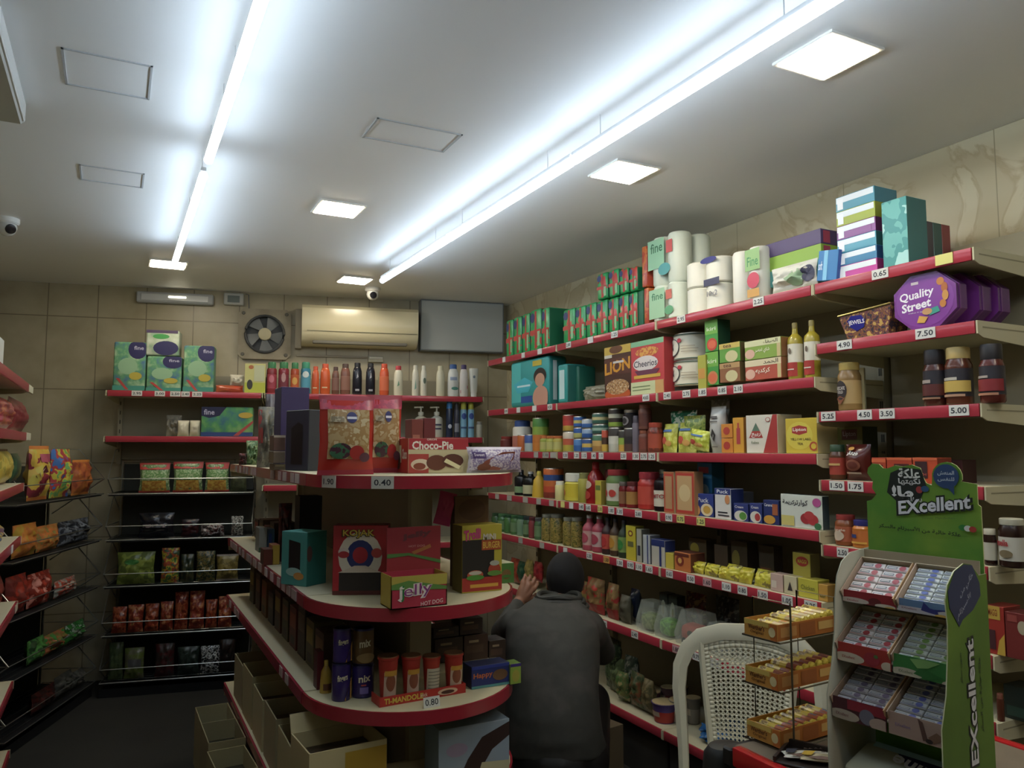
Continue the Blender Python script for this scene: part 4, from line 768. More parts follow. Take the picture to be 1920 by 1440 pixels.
RR(.911, [(1852, 1886, 1136, g_box, 'red and yellow stock box', 'box', B_('a82c20', '7a2018', ('r', 0, .72, .8, 1, 'c8a03a'), ('t', 'MAGGI', .4, .86, .5, .14, '8a2418'), ('p', [(.55, 0), (1, 0), (1, .45), (.7, .3)], 'c8a034'), ('r', .15, .1, .5, .5, '4a2428')), dict(d=.08)), (1888, 1935, 1150, g_box, 'dark red box at the right edge of the picture', 'box', B_('7a2420', '5a1c18', ('e', .7, .7, .2, .15, 'a89a7c'), ('r', .1, .8, .5, .95, '9a4038')), dict(d=.08))], N2)
RR(.73, [(1867, 1880, 1300, g_bottle, 'small brown bottle', 'bottle', dict(body='5a2c1c:g', cap='8a4a34', prof='aero')), (1884, 1935, 1288, g_box, 'dark green carton at the right edge', 'carton', B_('1f2c24', '1a221c', ('r', .1, .1, .8, .4, '2c4a3c')), dict(d=.08, back=.05))], N2)
# a packet row behind the near end of the far bays, seen over the shelf end
for a, b_, tp, c, nm in ((952, 968, 1047, 'a8482c,8a3424:n40', 'orange'), (966, 980, 1053, '1f4a34,3a5a3c:n40', 'dark green'), (980, 993, 1050, '8a7a3c,a8924a:n40', 'olive'), (996, 1010, 1054, 'a82c2c,8a2428:n40', 'red')):
    RR(.64, [(a, b_, tp, g_bag, nm+' snack bag hanging beside the person', 'bag', dict(c=c, wr=.4), dict(bot=1092, d=.05, back=.03))], '')
# ================================================================ BACK WALL SHELVES AND WIRE RACKS
def V3(*a): return Vector(a)
def unit(lab, P, rz, wd, dp, rails, tags=(), zmax=2.0, zmin=0, grp=None, kick=True, joint=True):
    """wall shelving, local x along, front towards -y, P = front left corner on the floor"""
    t = empty('shelving_bay', P, rz, lab, 'shelving', grp)
    MB().box(.012, dp-.03, zmin+.03, wd-.012, dp-.015, zmax, '8f8873').build('back_panel', t)
    for xx in ((.0145, wd-.0145) if joint else (.0145,)):
        m = MB().box(xx-.014, dp-.045, zmin, xx+.014, dp-.012, zmax+.02, 'a29a80')
        for k in range(int((zmax-zmin)/.062)-1): m.box(xx-.003, dp-.047, zmin+.08+k*.062, xx+.003, dp-.0445, zmin+.105+k*.062, '4a4638')
        m.build('upright', t)
    X = Vector((math.cos(rz), math.sin(rz), 0))
    for z in rails:
        s = MB().box(.006, .006, z-.012, wd-.006, dp-.045, z+.015, 'bdb493', ch=.002).build('shelf', t)
        MB().box(.01, -.003, z-.0225, wd-.01, .006, z+.0148, RED, ch=.002, seg=2).build('price_rail', s)
        for xx, sg in ((0, 1), (wd, -1)):
            m = MB(); m.add([(xx, -.004, z-.021), (xx, .02, z-.031), (xx, dp-.05, z-.055), (xx, dp-.05, z+.0145), (xx, -.004, z+.0145)]+[(xx+.005*sg, -.004, z-.021), (xx+.005*sg, .02, z-.031), (xx+.005*sg, dp-.05, z-.055), (xx+.005*sg, dp-.05, z+.0145), (xx+.005*sg, -.004, z+.0145)],
                            [[0, 1, 2, 3, 4], [9, 8, 7, 6, 5]]+[[i, (i+1) % 5, (i+1) % 5+5, i+5] for i in range(5)], CREAM); m.build('end_bracket', s)
        for zz, px, tx, w_, c in tags:
            if abs(zz-z) > .01: continue
            sx = onl(Vector(P)+V3(0, 0, z), X, px=px)
            m = MB().box(sx-w_/2, -.0062, z-.0185, sx+w_/2, -.004, z+.0135, c)
            if tx: decal(m, lambda u, v, e: (sx-w_/2+u*w_, -.0062-e, z-.0185+v*.032), [('t', tx, .5, .5, .8, .5, '2a2a34', .02)], .0003)
            m.build('price_tag', s)
    return t
BV = .41
bz = [1.85, 1.565]
GB = 'shelving bays along the far wall'
unit('left far wall shelving bay above the wire basket rack', W(.03, BV), -WA, .93, BV-.005, bz, [(1.85, 257, '2.95', .06, PT), (1.85, 300, '3.00', .06, PT), (1.85, 329, '2.50', .06, PT), (1.85, 348, '2.40', .05, PT), (1.85, 370, '2.25', .06, PT)], zmin=1.40, grp=GB)
unit('middle far wall shelving bay behind the gondola shelves', W(.97, BV), -WA, .80, BV-.005, bz+[1.25, .85, .4], [], grp=GB)
unit('right far wall shelving bay carrying white bottles', W(1.78, BV), -WA, .66, BV-.005, bz+[1.25, .85, .4], [], grp=GB)
def RB(z, items, where, inset=.03, depth=.1, group=None): return row(W(0, BV-inset, z+.016), WD, -WA, depth, items, where, group)
WB1 = 'on the top far wall shelf'
tp_ = lambda a='2a3c7c': dict(c='3a5a9c,5a9a6c,a8c49a:w16', side='5a8a6a', r=.012, dec=[('e', .75, .85, .3, .2, '2c2a5c'), ('t', 'fine', .78, .88, .3, .08, 'b8b8d0'), ('e', .45, .5, .3, .17, '8ab48a'), ('r', 0, 0, 1, .1, '3a8a7a'), ('p', [(.1, .25), (.2, .25), (.5, .02), (.4, .02)], 'b8403a'), ('e', .7, .3, .2, .08, 'b8a83a')])
RB(1.85, [(210, 271, 641, g_pack, 'tall blue and green toilet paper pack, leftmost', 'tissue pack', tp_(), dict(d=.12)),
          (273, 339, 668, g_pack, 'blue and green tissue pack under another, middle', 'tissue pack', tp_(), dict(d=.12)),
          (270, 333, 619, g_pack, 'green white tissue pack on top of the middle one', 'tissue pack', dict(c='c8d0c0,a8b89a,6a9a7c:w14', side='a8b09a', r=.012, dec=[('r', 0, .88, .95, 1, '4a3a5c'), ('e', .6, .3, .38, .28, '2c2a5c'), ('e', .45, .75, .25, .1, '3f9a4a')]), dict(d=.12, bot=667)),
          (342, 400, 648, g_pack, 'blue and green tissue pack with a navy badge, right', 'tissue pack', tp_(), dict(d=.12)),
          (403, 456, 722, g_bag, 'flat orange red packet lying down', 'packet', dict(c='b8502c,c8482c:n20', wr=.3), dict(d=.05)),
          (430, 456, 702, g_bag, 'small crumpled white thing on the orange packet', 'packet', dict(c='c8c2ac', wr=.7), dict(bot=722, d=.05)),
          (458, 497, 682, g_box, 'yellow and white box with a dark oval', 'box', B_('c9c67a', 'a8a46a', ('r', .0, 0, 1, .35, 'b8c03a'), ('e', .25, .28, .14, .17, '3a3a34'), ('r', .45, .4, .95, .95, 'c0c49a'), ('e', .3, .88, .12, .07, 'b86a3c')), dict(d=.07))], WB1)
bt = lambda c, cap, l_=None, d=(), p='shampoo', sy=.6: dict(body=c+':g', cap=cap, prof=p, sy=sy, label=l_, dec=list(d), lz=(.15, .6))
RB(1.85, [(499, 518, 678, g_bottle, 'red shower gel bottle with a green cap, leftmost', 'shower gel bottle', bt('8a2c34', '2f7a4a', 'a83a4a', [('e', .5, .45, .25, .12, 'c86a7a')], 'aero', 1)),
          (521, 541, 678, g_bottle, 'red shower gel bottle with a green cap, second', 'shower gel bottle', bt('8a2c38', '2f7a4a', '7a2c3c', [('e', .5, .5, .2, .15, 'b88a8a')], 'aero', 1)),
          (544, 560, 679, g_bottle, 'orange red shower gel bottle with a green cap', 'shower gel bottle', bt('b0482c', '2f7a4a', 'c85a2c', [('e', .5, .4, .3, .12, 'd8a04a')], 'aero', 1)),
          (563, 582, 678, g_bottle, 'blue shower gel bottle with a green cap', 'shower gel bottle', bt('2a7c9c', '2c8a6a', '4a9ab8', [('e', .5, .6, .3, .1, 'c8d8d8')], 'aero', 1)),
          (584, 598, 686, g_bottle, 'orange shampoo bottle, first of the pair', 'shampoo bottle', bt('d0562c', 'c8482a', None, [('r', .2, .2, .7, .24, 'd8b890')])),
          (600, 619, 681, g_bottle, 'orange shampoo bottle, second of the pair', 'shampoo bottle', bt('d4582c', 'cc4a2a', None, [('r', .2, .2, .7, .24, 'd8b890')])),
          (622, 636, 687, g_bottle, 'small brown shampoo bottle', 'shampoo bottle', bt('6a4438', '4a302c', '7a5248')),
          (638, 657, 681, g_bottle, 'brown shampoo bottle with a dark cap', 'shampoo bottle', bt('7a4c40', '4a342c', '8a5c4c')),
          (661, 679, 679, g_bottle, 'black shampoo bottle, left', 'shampoo bottle', bt('1a1a26', '16161e', None, [('p', [(.4, .5), (.6, .55), (.5, .7)], 'a8a8b4'), ('r', .3, .12, .7, .18, '9a9aa4')])),
          (686, 704, 680, g_bottle, 'black shampoo bottle, right', 'shampoo bottle', bt('1a1a26', '16161e', None, [('p', [(.4, .5), (.6, .55), (.5, .7)], 'a8a8b4'), ('r', .3, .12, .7, .18, '9a9aa4')])),
          (712, 730, 681, g_bottle, 'orange shampoo bottle standing alone by the white ones', 'shampoo bottle', bt('d0502c', 'c44428', 'd8643c')),
          (739, 756, 685, g_bottle, 'cream bottle with a red top and green leaf', 'lotion bottle', bt('cfcbb4', 'b8303a', None, [('p', [(.35, .3), (.6, .35), (.5, .5)], '5a8a6a')])),
          (773, 786, 684, g_bottle, 'white bottle with green print', 'lotion bottle', bt('d2cfbe', 'c8c6b4', None, [('p', [(.35, .2), (.6, .25), (.5, .55)], '6a9a8a')])),
          (789, 801, 685, g_bottle, 'white bottle with a dark mark', 'lotion bottle', bt('d2cfbe', 'c8c6b4', None, [('e', .6, .5, .2, .1, '5a6a5a')])),
          (819, 835, 685, g_bottle, 'plain cream bottle', 'lotion bottle', bt('cfcbb0', 'c8c4a4')),
          (841, 862, 682, g_bottle, 'white shampoo bottle with a blue cap', 'shampoo bottle', bt('cdd0cc', '2f5aa0', None, [('r', .2, .5, .8, .6, '8a9ab8'), ('e', .6, .25, .3, .05, '4a8a7a')])),
          (863, 879, 683, g_bottle, 'white bottle with a purple cap and red stripe', 'shampoo bottle', bt('cdc8c4', '4a3a6c', None, [('p', [(.1, .2), (.9, .35), (.9, .25), (.1, .1)], 'a83048')])),
          (881, 899, 690, g_bottle, 'white tube standing on its navy cap', 'cream tube', dict(body='cfd0c8', cap=None, prof='tube', sy=.5, label=None, dec=[('e', .5, .7, .12, .05, '6a7a8a')]))], WB1)
WB2 = 'on the second far wall shelf'
RB(1.565, [(309, 338, 778, g_bag, 'clear torn plastic wrap', 'plastic wrap', dict(c='8f8a7c', wr=1.0), dict(d=.08, back=.05)), (331, 353, 788, g_bag, 'small cream pack of cotton pads, left', 'pack', dict(c='c8c2a8', wr=.2), dict(d=.06)), (354, 374, 788, g_bag, 'small cream pack of cotton pads, right', 'pack', dict(c='c8c2a8', wr=.2), dict(d=.06)),
           (376, 474, 763, g_pack, 'long blue and green tissue pack with a red stripe', 'tissue pack', dict(c='2c5a8c,4f9a5a,8ab86a:w12', side='6a8a6c', r=.012, dec=[('p', [(0, 1), (.48, 1), (.35, .7), (.15, .62), (0, .7)], '24264c'), ('t', 'fine', .15, .82, .2, .18, 'b8b8d0'), ('r', 0, 0, 1, .14, '24407c'), ('p', [(.62, .02), (.72, .02), (1, .45), (1, .55)], 'b0403a'), ('e', .85, .72, .14, .1, 'c8a83a')]), dict(d=.13)),
           (779, 802, 762, g_bottle, 'white pump bottle with a striped label, left', 'pump bottle', dict(body='c4c0a8', cap='cfcbb8', prof='pump', dec=[('r', .1, .25, .8, .3, '4a4a5a'), ('r', .1, .38, .8, .43, '4a4a5a')])),
           (809, 832, 762, g_bottle, 'white pump bottle with a striped label, right', 'pump bottle', dict(body='c4c4b8', cap='cfcbb8', prof='pump', dec=[('r', .1, .25, .8, .3, '3a3a5a'), ('r', .1, .38, .8, .43, '3a3a5a')])),
           (837, 850, 752, g_bottle, 'navy spray can with a bright blue cap', 'spray can', dict(body='24304c:g', cap='2c7cc4', prof='aero', dec=[('e', .5, .3, .25, .06, 'b8c0d0')])),
           (852, 862, 755, g_bottle, 'dark grey spray can', 'spray can', dict(body='3a3c4c:g', cap='2c2c34', prof='aero', dec=[('r', .1, .15, .9, .4, '7a7c8a')])),
           (864, 876, 754, g_bottle, 'pale blue spray can with a yellow cap, left', 'spray can', dict(body='7ab0d0:g', cap='b8b83c', prof='aero', dec=[('e', .5, .6, .35, .09, '2c4a9a'), ('r', .1, .25, .9, .3, '2c4a7a')])),
           (878, 890, 754, g_bottle, 'pale blue spray can with a yellow cap, right', 'spray can', dict(body='7ab0d0:g', cap='b8b83c', prof='aero', dec=[('e', .5, .6, .35, .09, '2c4a9a'), ('r', .1, .25, .9, .3, '2c4a7a')])),
           (894, 906, 790, g_bottle, 'small white bottle at the shelf end', 'bottle', dict(body='a8a898', cap='8a8a84', prof='aero'))], WB2)
# ---- wire basket racks
def wire_rack(lab, P, rz, wd, dp, zs, sidev=True, wire='b8bab4:m'):
    t = empty('basket_rack', P, rz, lab, 'wire rack')
    MB().box(.02, dp-.012, .05, wd-.02, dp, 1.4, '2f332c').build('back_panel', t)
    for xx in (.01, wd-.01):
        MB().tube([(xx, dp-.02, 0), (xx, dp-.02, 1.42)], .008, '9a9c94:m').build('post', t)
    MB().box(0, .02, 0, wd, dp, .05, '14161a').build('base', t)
    for zt, zb in zs:
        m = MB(); m.box(.01, .01, zb-.012, wd-.01, dp-.02, zb-.006, '16181c')
        bs = m.build('basket', t)
        m = MB()
        for z in (zt, zb): m.tube([(.005, dp-.03, z), (.005, 0, z), (wd-.005, 0, z), (wd-.005, dp-.03, z)], .0028, wire, seg=5)
        m.build('front_wire', bs)
        m = MB(); k = int(wd/.012)
        for i in range(1, 8): m.tube([(.005, dp*i/8, zb+.003), (wd-.005, dp*i/8, zb+.003)], .0012, '6a6c66:m', seg=4)
        m.build('floor_wires', bs)
        for xx in (.005, wd-.005):
            m = MB().tube([(xx, 0, zt), (xx, dp*.45, zt+.18), (xx, dp-.03, zt+.19)], .0035, wire, seg=5); m.tube([(xx, 0, zt), (xx, dp-.04, zb-.12)], .0035, wire, seg=5); m.build('side_wire', bs)
    return t
ZW = [(1.315, 1.222), (1.026, .941), (.737, .66), (.447, .367), (.17, .09)]
wire_rack('chrome and black wire basket rack against the far wall', W(.06, .42), -WA, .86, .40, ZW)
PA = V3(-.42, 4.51, 0); PB = V3(-.04, 5.48, 0); DL = (PB-PA).normalized(); LR = math.atan2(DL.y, DL.x)
wire_rack('angled wire basket rack in the left corner beside the red shelves', PA+DL*.02, LR, 1.02, .34, ZW)
def RK(k, items, where, inset=.03, group=None): return row(W(0, .42-inset, ZW[k][1]+.005), WD, -WA, .07, items, where, group)
KB = 'in the far wire rack'
nd = lambda c='b8782c,c89a3c,d8b04a:n60': dict(c='7a9a5a,5a7a4a,a8b88a:n50', wr=.25, crimp='b0302a', dec=[('r', .0, .78, 1, .95, 'b8342c'), ('r', .08, .42, .92, .75, '6a9a54,a8c08a:n90'), ('r', .1, .05, .9, .4, c)])
RK(0, [(258, 317, 868, g_bag, 'noodle bag with red top, leftmost of three', 'noodle bag', nd(), dict(d=.06)), (322, 379, 866, g_bag, 'noodle bag with red top, middle of three', 'noodle bag', nd(), dict(d=.06)), (383, 428, 867, g_bag, 'noodle bag with red top, right of three', 'noodle bag', nd(), dict(d=.06)), (430, 462, 880, g_bag, 'dim olive bag beside the noodle bags', 'bag', dict(c='4a5034,3a402c:n40'), dict(d=.06))], KB+', top basket')
RK(1, [(257, 325, 962, g_bag, 'black crisps bag with pale lettering', 'crisps bag', dict(c='14161e:g', wr=.5, dec=[('r', .1, .42, .8, .55, '8a7a7c,2a2a30:n60')]), dict(d=.06)), (338, 372, 974, g_bag, 'dark maroon bag', 'crisps bag', dict(c='3a1418,1a1a24:n30', wr=.6), dict(d=.05)), (374, 420, 982, g_bag, 'glossy dark red and silver bag', 'crisps bag', dict(c='4a2424,8a8484,2a2022:n40', wr=.9), dict(d=.05)), (432, 455, 968, g_bag, 'dark speckled bag at the end', 'crisps bag', dict(c='2a302a,a8a8a0,3a2c2a:n70', wr=.8), dict(d=.05))], KB+', second basket')
RK(2, [(216, 288, 1036, g_bag, 'wide yellow green crisps bag', 'crisps bag', dict(c='6a7a2c,8a9a3c,5a6a2c:n14', wr=.4, dec=[('e', .4, .7, .2, .08, '3f8a3c')]), dict(d=.07)), (300, 334, 1028, g_bag, 'green, red and yellow crisps bag', 'crisps bag', dict(c='4a7a3a,b8a82c,a8482c,3a5a3a:n30', wr=.7), dict(d=.05)), (337, 362, 1040, g_bag, 'dim green bag, third', 'crisps bag', dict(c='4a4a2c,2c3a2c:n40', wr=.7), dict(d=.05)), (366, 402, 1034, g_bag, 'dim olive bag with bright specks', 'crisps bag', dict(c='2c3a28,7a6a34,3a4a34:n50', wr=.9), dict(d=.05)), (404, 446, 1040, g_bag, 'yellow bag with a pale top', 'crisps bag', dict(c='6a5c2c,8a7a3c:n40', wr=.5, crimp='8a8074'), dict(d=.05))], KB+', third basket')
for i, (a, b_, tp) in enumerate(((206, 234, 1140), (236, 266, 1136), (268, 295, 1134), (297, 322, 1130), (324, 350, 1112), (352, 381, 1110), (383, 405, 1126), (407, 433, 1120))):
    RK(3, [(a, b_, tp, g_bag, 'dark red crisps bag', 'crisps bag', dict(c=('8a2c18,a8502c,6a1c14:n30', '7a2418,9a3c24,c07a4a:n40')[i % 2], wr=.6), dict(d=.06, rx=R(-6), group='dark red crisps bags'))], KB+', fourth basket')
RK(4, [(200, 228, 1206, g_bag, 'dim green bag, leftmost', 'crisps bag', dict(c='4a5a34,3a4a2c:n30', wr=.5), dict(d=.05)), (230, 268, 1216, g_bag, 'olive bag with a pale label', 'crisps bag', dict(c='5a6a2c,6a6a4c:n30', wr=.5, dec=[('r', .2, .4, .9, .65, '5a5a5c')]), dict(d=.05)), (288, 325, 1208, g_bag, 'dark maroon bag', 'crisps bag', dict(c='4a1a1c,3a2c28:n30', wr=.5), dict(d=.05)), (330, 372, 1214, g_bag, 'very dark green bag', 'crisps bag', dict(c='1c2a24,2c3a34:n50', wr=.7), dict(d=.05)), (374, 412, 1212, g_bag, 'black bag with silver glints', 'crisps bag', dict(c='101418,b8bab8,1c2024:n50', wr=1), dict(d=.05)), (408, 440, 1200, g_bag, 'dark bag at the right end', 'crisps bag', dict(c='2a1c1a,1c1a18:n50', wr=.7), dict(d=.05))], KB+', bottom basket')  # the black bag's silver glints are painted as blotches in its colour
def RL(k, items, where, inset=.03): return row(PA+V3(DL.y, -DL.x, 0)*(-inset)+V3(0, 0, ZW[k][1]+.005), DL, LR, .07, items, where)
KL = 'in the left corner rack'
RL(0, [(66, 103, 836, g_bag, 'maroon and yellow crisps bag with a patch', 'crisps bag', dict(c='8a2c34,d0a83a,c8b84a:n12', wr=.5, crimp='c8702c', dec=[('p', [(.1, .45), (.4, .65), (.6, .5), (.3, .3)], '5a1c24'), ('r', .3, .7, .9, .85, 'b04a5c'), ('p', [(.15, .5), (.4, .6), (.35, .5), (.2, .42)], 'c8b0a8')]), dict(d=.09)),
       (107, 142, 842, g_bag, 'green, red and yellow crisps bag', 'crisps bag', dict(c='6aa85a,c8b83a,b03a3c,3a6ab0:n16', wr=.6), dict(d=.09)),
       (146, 178, 862, g_bag, 'orange crisps bag with its top folded over', 'crisps bag', dict(c='b8682c,a8542c,8a3c28:n16', wr=.6, crimp='c8782c'), dict(d=.08)),
       ], KL+', top basket')
RL(1, [(36, 79, 982, g_bag, 'orange crisps bag', 'crisps bag', dict(c='b8662c,c8782c,b8902c:n20', wr=.6), dict(d=.08)), (81, 119, 984, g_bag, 'orange and yellow striped crisps bag', 'crisps bag', dict(c='b8823a,c86a2c,8a7a3c:n34', wr=.6), dict(d=.08)), (122, 178, 974, g_bag, 'dark blue grey crisps bag with silver top', 'crisps bag', dict(c='20242c,6a7078,2a2e38:n24', wr=1), dict(d=.09))], KL+', second basket')
RL(2, [(22, 60, 1078, g_bag, 'red bag, left', 'crisps bag', dict(c='a8301f,7a2c24:n20', wr=.7), dict(d=.08)), (63, 104, 1072, g_bag, 'red bag with a bright top', 'crisps bag', dict(c='b0341f,8a2a1c,c87a6a:n24', wr=.8), dict(d=.08)), (112, 150, 1084, g_bag, 'white and red bag', 'crisps bag', dict(c='a89a8c,a8402c,8a8a80:n24', wr=.8), dict(d=.07))], KL+', third basket')
RL(3, [(62, 92, 1196, g_bag, 'bright green bag', 'crisps bag', dict(c='3a6a2c,4a8a3a,2c4a28:n30', wr=.8), dict(d=.07)), (94, 132, 1184, g_bag, 'green, orange and red bag', 'crisps bag', dict(c='6a6a2c,a85a34,3f8a3a:n30', wr=.8), dict(d=.08)), (132, 166, 1166, g_bag, 'green bag with pale specks', 'crisps bag', dict(c='2c7a2c,1f5a24,8a9a8a:n40', wr=.9), dict(d=.07))], KL+', fourth basket')
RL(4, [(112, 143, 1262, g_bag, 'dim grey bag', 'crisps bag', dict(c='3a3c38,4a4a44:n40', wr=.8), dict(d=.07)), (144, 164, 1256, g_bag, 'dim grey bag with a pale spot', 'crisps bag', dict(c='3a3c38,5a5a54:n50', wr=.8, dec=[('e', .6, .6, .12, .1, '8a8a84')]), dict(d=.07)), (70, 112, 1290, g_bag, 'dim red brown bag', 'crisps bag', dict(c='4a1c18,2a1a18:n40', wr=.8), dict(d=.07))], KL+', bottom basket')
# ---- red-railed shelves at the left edge
LXF = -.36; zl = [1.785, 1.56, 1.33, 1.09, .80, .45, .15]
unit('red edged shelving at the left edge of the picture', V3(LXF, 2.3, 0), R(90), 1.9, .46, zl, [(1.09, 20, '', .06, PT), (.80, 28, '', .08, 'c0b49a')])
for z, l_ in ((1.785, 'plain cream shelf end beyond the top red rail at the left'), (1.56, 'plain cream shelf end beyond the second red rail at the left')):
    m = MB().box(LXF-.3, 4.21, z-.012, LXF, 4.42, z+.012, CREAM, ch=.003); m.box(LXF-.006, 4.21, z-.02, LXF+.002, 4.42, z+.016, 'c8c0a0', ch=.002); tag(m.build('corner_shelf'), l_, 'shelf')
DLU = V3(0, 1, 0)
def RU(z, items, where, inset=.03): return row(V3(LXF-inset, 0, z+.016), DLU, R(90), .1, items, where)
KU = 'on the left red shelves'
RU(1.56, [(-30, 8, 742, g_bag, 'red and orange snack bag at the picture edge', 'snack bag', dict(c='b03a3c,c86a3a,8a2c34:n24', wr=.6), dict(d=.08)), (5, 30, 745, g_bag, 'red snack bag with a pink top', 'snack bag', dict(c='a8384a,b8603a,8a3c3c:n24', wr=.7), dict(d=.08)), (32, 56, 750, g_bag, 'plain dark red snack bag', 'snack bag', dict(c='7a242a,8a3434:n30', wr=.4), dict(d=.08))], KU)
RU(1.785, [(-25, 5, 625, g_box, 'white carton on the top shelf', 'carton', B_('c8c4b4', 'a8a494'), dict(d=.15))], KU)
RU(1.33, [(-25, 6, 838, g_bag, 'brown snack bag', 'snack bag', dict(c='6a5034,4a3c28:n30'), dict(d=.08)), (8, 30, 842, g_bag, 'yellow snack bag with a dark top', 'snack bag', dict(c='c8a83a,d0b84a,a8983a:n24', crimp='7a5a34', wr=.4), dict(d=.08)), (31, 44, 850, g_bag, 'dim green snack bag', 'snack bag', dict(c='2c4a34,3a5a3c:n40'), dict(d=.06))], KU)
RU(1.09, [(-25, 16, 990, g_bag, 'purple and yellow snack bag', 'snack bag', dict(c='5a2c5c,c8a83a,3a5a8c:n24', wr=.5), dict(d=.08))], KU)
RU(.80, [(-25, 12, 1080, g_bag, 'dim red snack bag', 'snack bag', dict(c='8a2c20,5a2018:n24', wr=.5), dict(d=.08))], KU)
c_ = at(15, 1292, 0, LXF+.0)
tag(MB().box(LXF-.3, 3.0, .466, LXF-.02, 3.35, .60, '8a8258', ch=.002).build('carton'), 'open pale carton on the low left shelf', 'carton')
tag(MB().box(LXF-.3, 2.75, .166, LXF-.02, 3.1, .36, '8f8760', ch=.002).build('carton'), 'pale carton on the lowest left shelf', 'carton')
# ================================================================ GONDOLA IN THE MIDDLE
GX0, GX1, GY, GF = .56, 1.25, 2.52, 4.35; GC = (GX0+GX1)/2; GR = (GX1-GX0)/2
g = empty('gondola_shelving', (GC, GY, 0), 0, 'freestanding double sided shelf unit with half round red edged end shelves', 'shelving')
gM = Matrix.Translation((-GC, -GY, 0))
MB().box(GC+.0, GY-.015, 0, GC+.075, GY+.02, 1.40, 'a39c80').xf(gM).build('post', g)
MB().box(GC+.03, GY+.02, .08, GC+.045, GF, 1.40, '8d8570').xf(gM).build('back_panel', g)
MB().box(GC+.0, GF-.03, 0, GC+.075, GF, 1.40, 'a39c80').xf(gM).build('post', g)
ZG = [1.405, 1.02, .725]
def garc(r, n=20, x=GC): return [(x-math.cos(math.pi*i/n)*r, GY-math.sin(math.pi*i/n)*r) for i in range(n+1)]
for z in ZG+[.46]:
    base = z == .46
    m = MB(); P = garc(GR-.004, 24); m.flat(P, z-.012, z+.015, 'c9bf96'); s = m.xf(gM).build('end_shelf', g)
    m = MB(); A1 = garc(GR+.004, 24); A0 = garc(GR-.003, 24); n = len(A1)
    V = [(x, y, z-.0235) for x, y in A1]+[(x, y, z+.0148) for x, y in A1]+[(x, y, z+.0148) for x, y in A0]+[(x, y, z-.0235) for x, y in A0]
    m.add(V, [[k*n+i, k*n+i+1, ((k+1) % 4)*n+i+1, ((k+1) % 4)*n+i] for k in range(4) for i in range(n-1)], 'a02430:g'); m.xf(gM).build('price_rail', s)
    if z == ZG[0]:
        for px, tx, w_ in ((619, '1.90', .062), (717, '0.40', .068)):
            # find the place on the curved rail under this column of the photo
            best = min(range(240), key=lambda i: abs(pix(V3(GC-math.cos(math.pi*i/240)*(GR+.005), GY-math.sin(math.pi*i/240)*(GR+.005), z))[0]-px))
            a = math.pi*best/240; m = MB().box(-w_/2, -.003, -.0225, w_/2, -.0005, .014, 'b8b4a8'); decal(m, lambda u, v, e: ((u-.5)*w_, -.003-e, (v-.5)*.036-.004), [('t', tx, .5, .5, .75, .5, '1e1e28', .015)], .0003)
            o = m.build('price_tag', s); o.location = (-math.cos(a)*(GR+.007), -math.sin(a)*(GR+.007), z); o.rotation_euler = (0, 0, -(math.pi/2-a))
for side in (-1, 1):
    for z in ZG+[.28]:
        x0, x1 = (GX0, GC+.03) if side < 0 else (GC+.045, GX1+.03)
        y0 = GY+.01 if z != .28 else GY+.2
        s = MB().box(x0+.004, y0, z-.012, x1-.004, GF, z+.015, 'c4bb98').xf(gM).build('shelf', g)
        xf = x0 if side < 0 else x1
        MB().box(xf-.005, y0, z-.0235, xf+.004, GF-.002, z+.0148, '9c2c3c:g').xf(gM).build('price_rail', s)
        MB().box(x0, GF-.002, z-.05, x1, GF+.004, z+.0145, CREAM).xf(gM).build('end_bracket', s)
        if side < 0 and z != .28:
            y = y0+.1; k = 0
            while y < GF-.15:
                if random.random() < (.9 if z == ZG[1] else .6):
                    MB().box(xf-.0075, y, z-.02, xf-.005, y+random.choice((.05, .06, .075)), z+.012, random.choice(('a89a90', 'b4a8a0', '9a8a84', 'b09a94'))).xf(gM).build('price_tag', s)
                y += random.choice((.085, .1, .13))
def RG(z, Y, items, where, tw=0): return row(V3(0, Y, z+.0155), V3(1, 0, 0), tw, .08, items, where)
KG = 'on the gondola top'
pouch = lambda: dict(c='b82a20:g', wr=.12, crimp='a8283a', dec=[('r', .0, .82, 1, .95, 'a83048,c0384c:n50'), ('r', .12, .2, .9, .82, 'b89a6a,a8804a,c8b48a:n40'), ('e', .55, .72, .1, .07, '2a2c6c'), ('r', .46, .7, .64, .73, 'd8d4dc'), ('e', .35, .3, .2, .1, '4a2434,3a6a4a:n60'), ('e', .65, .28, .14, .09, 'a8201c'), ('e', .8, .22, .1, .06, '5a2a3c'), ('r', .15, .66, .4, .73, '8a7a5c,b8a884:n90')])
RG(1.405, 2.34, [(598, 706, 741, g_bag, 'large red sweet pouch with a clear window, in front', 'sweet pouch', pouch(), dict(d=.06))], KG)
RG(1.405, 2.48, [(690, 757, 740, g_bag, 'large red sweet pouch behind the choco pie box', 'sweet pouch', pouch(), dict(d=.05))], KG)
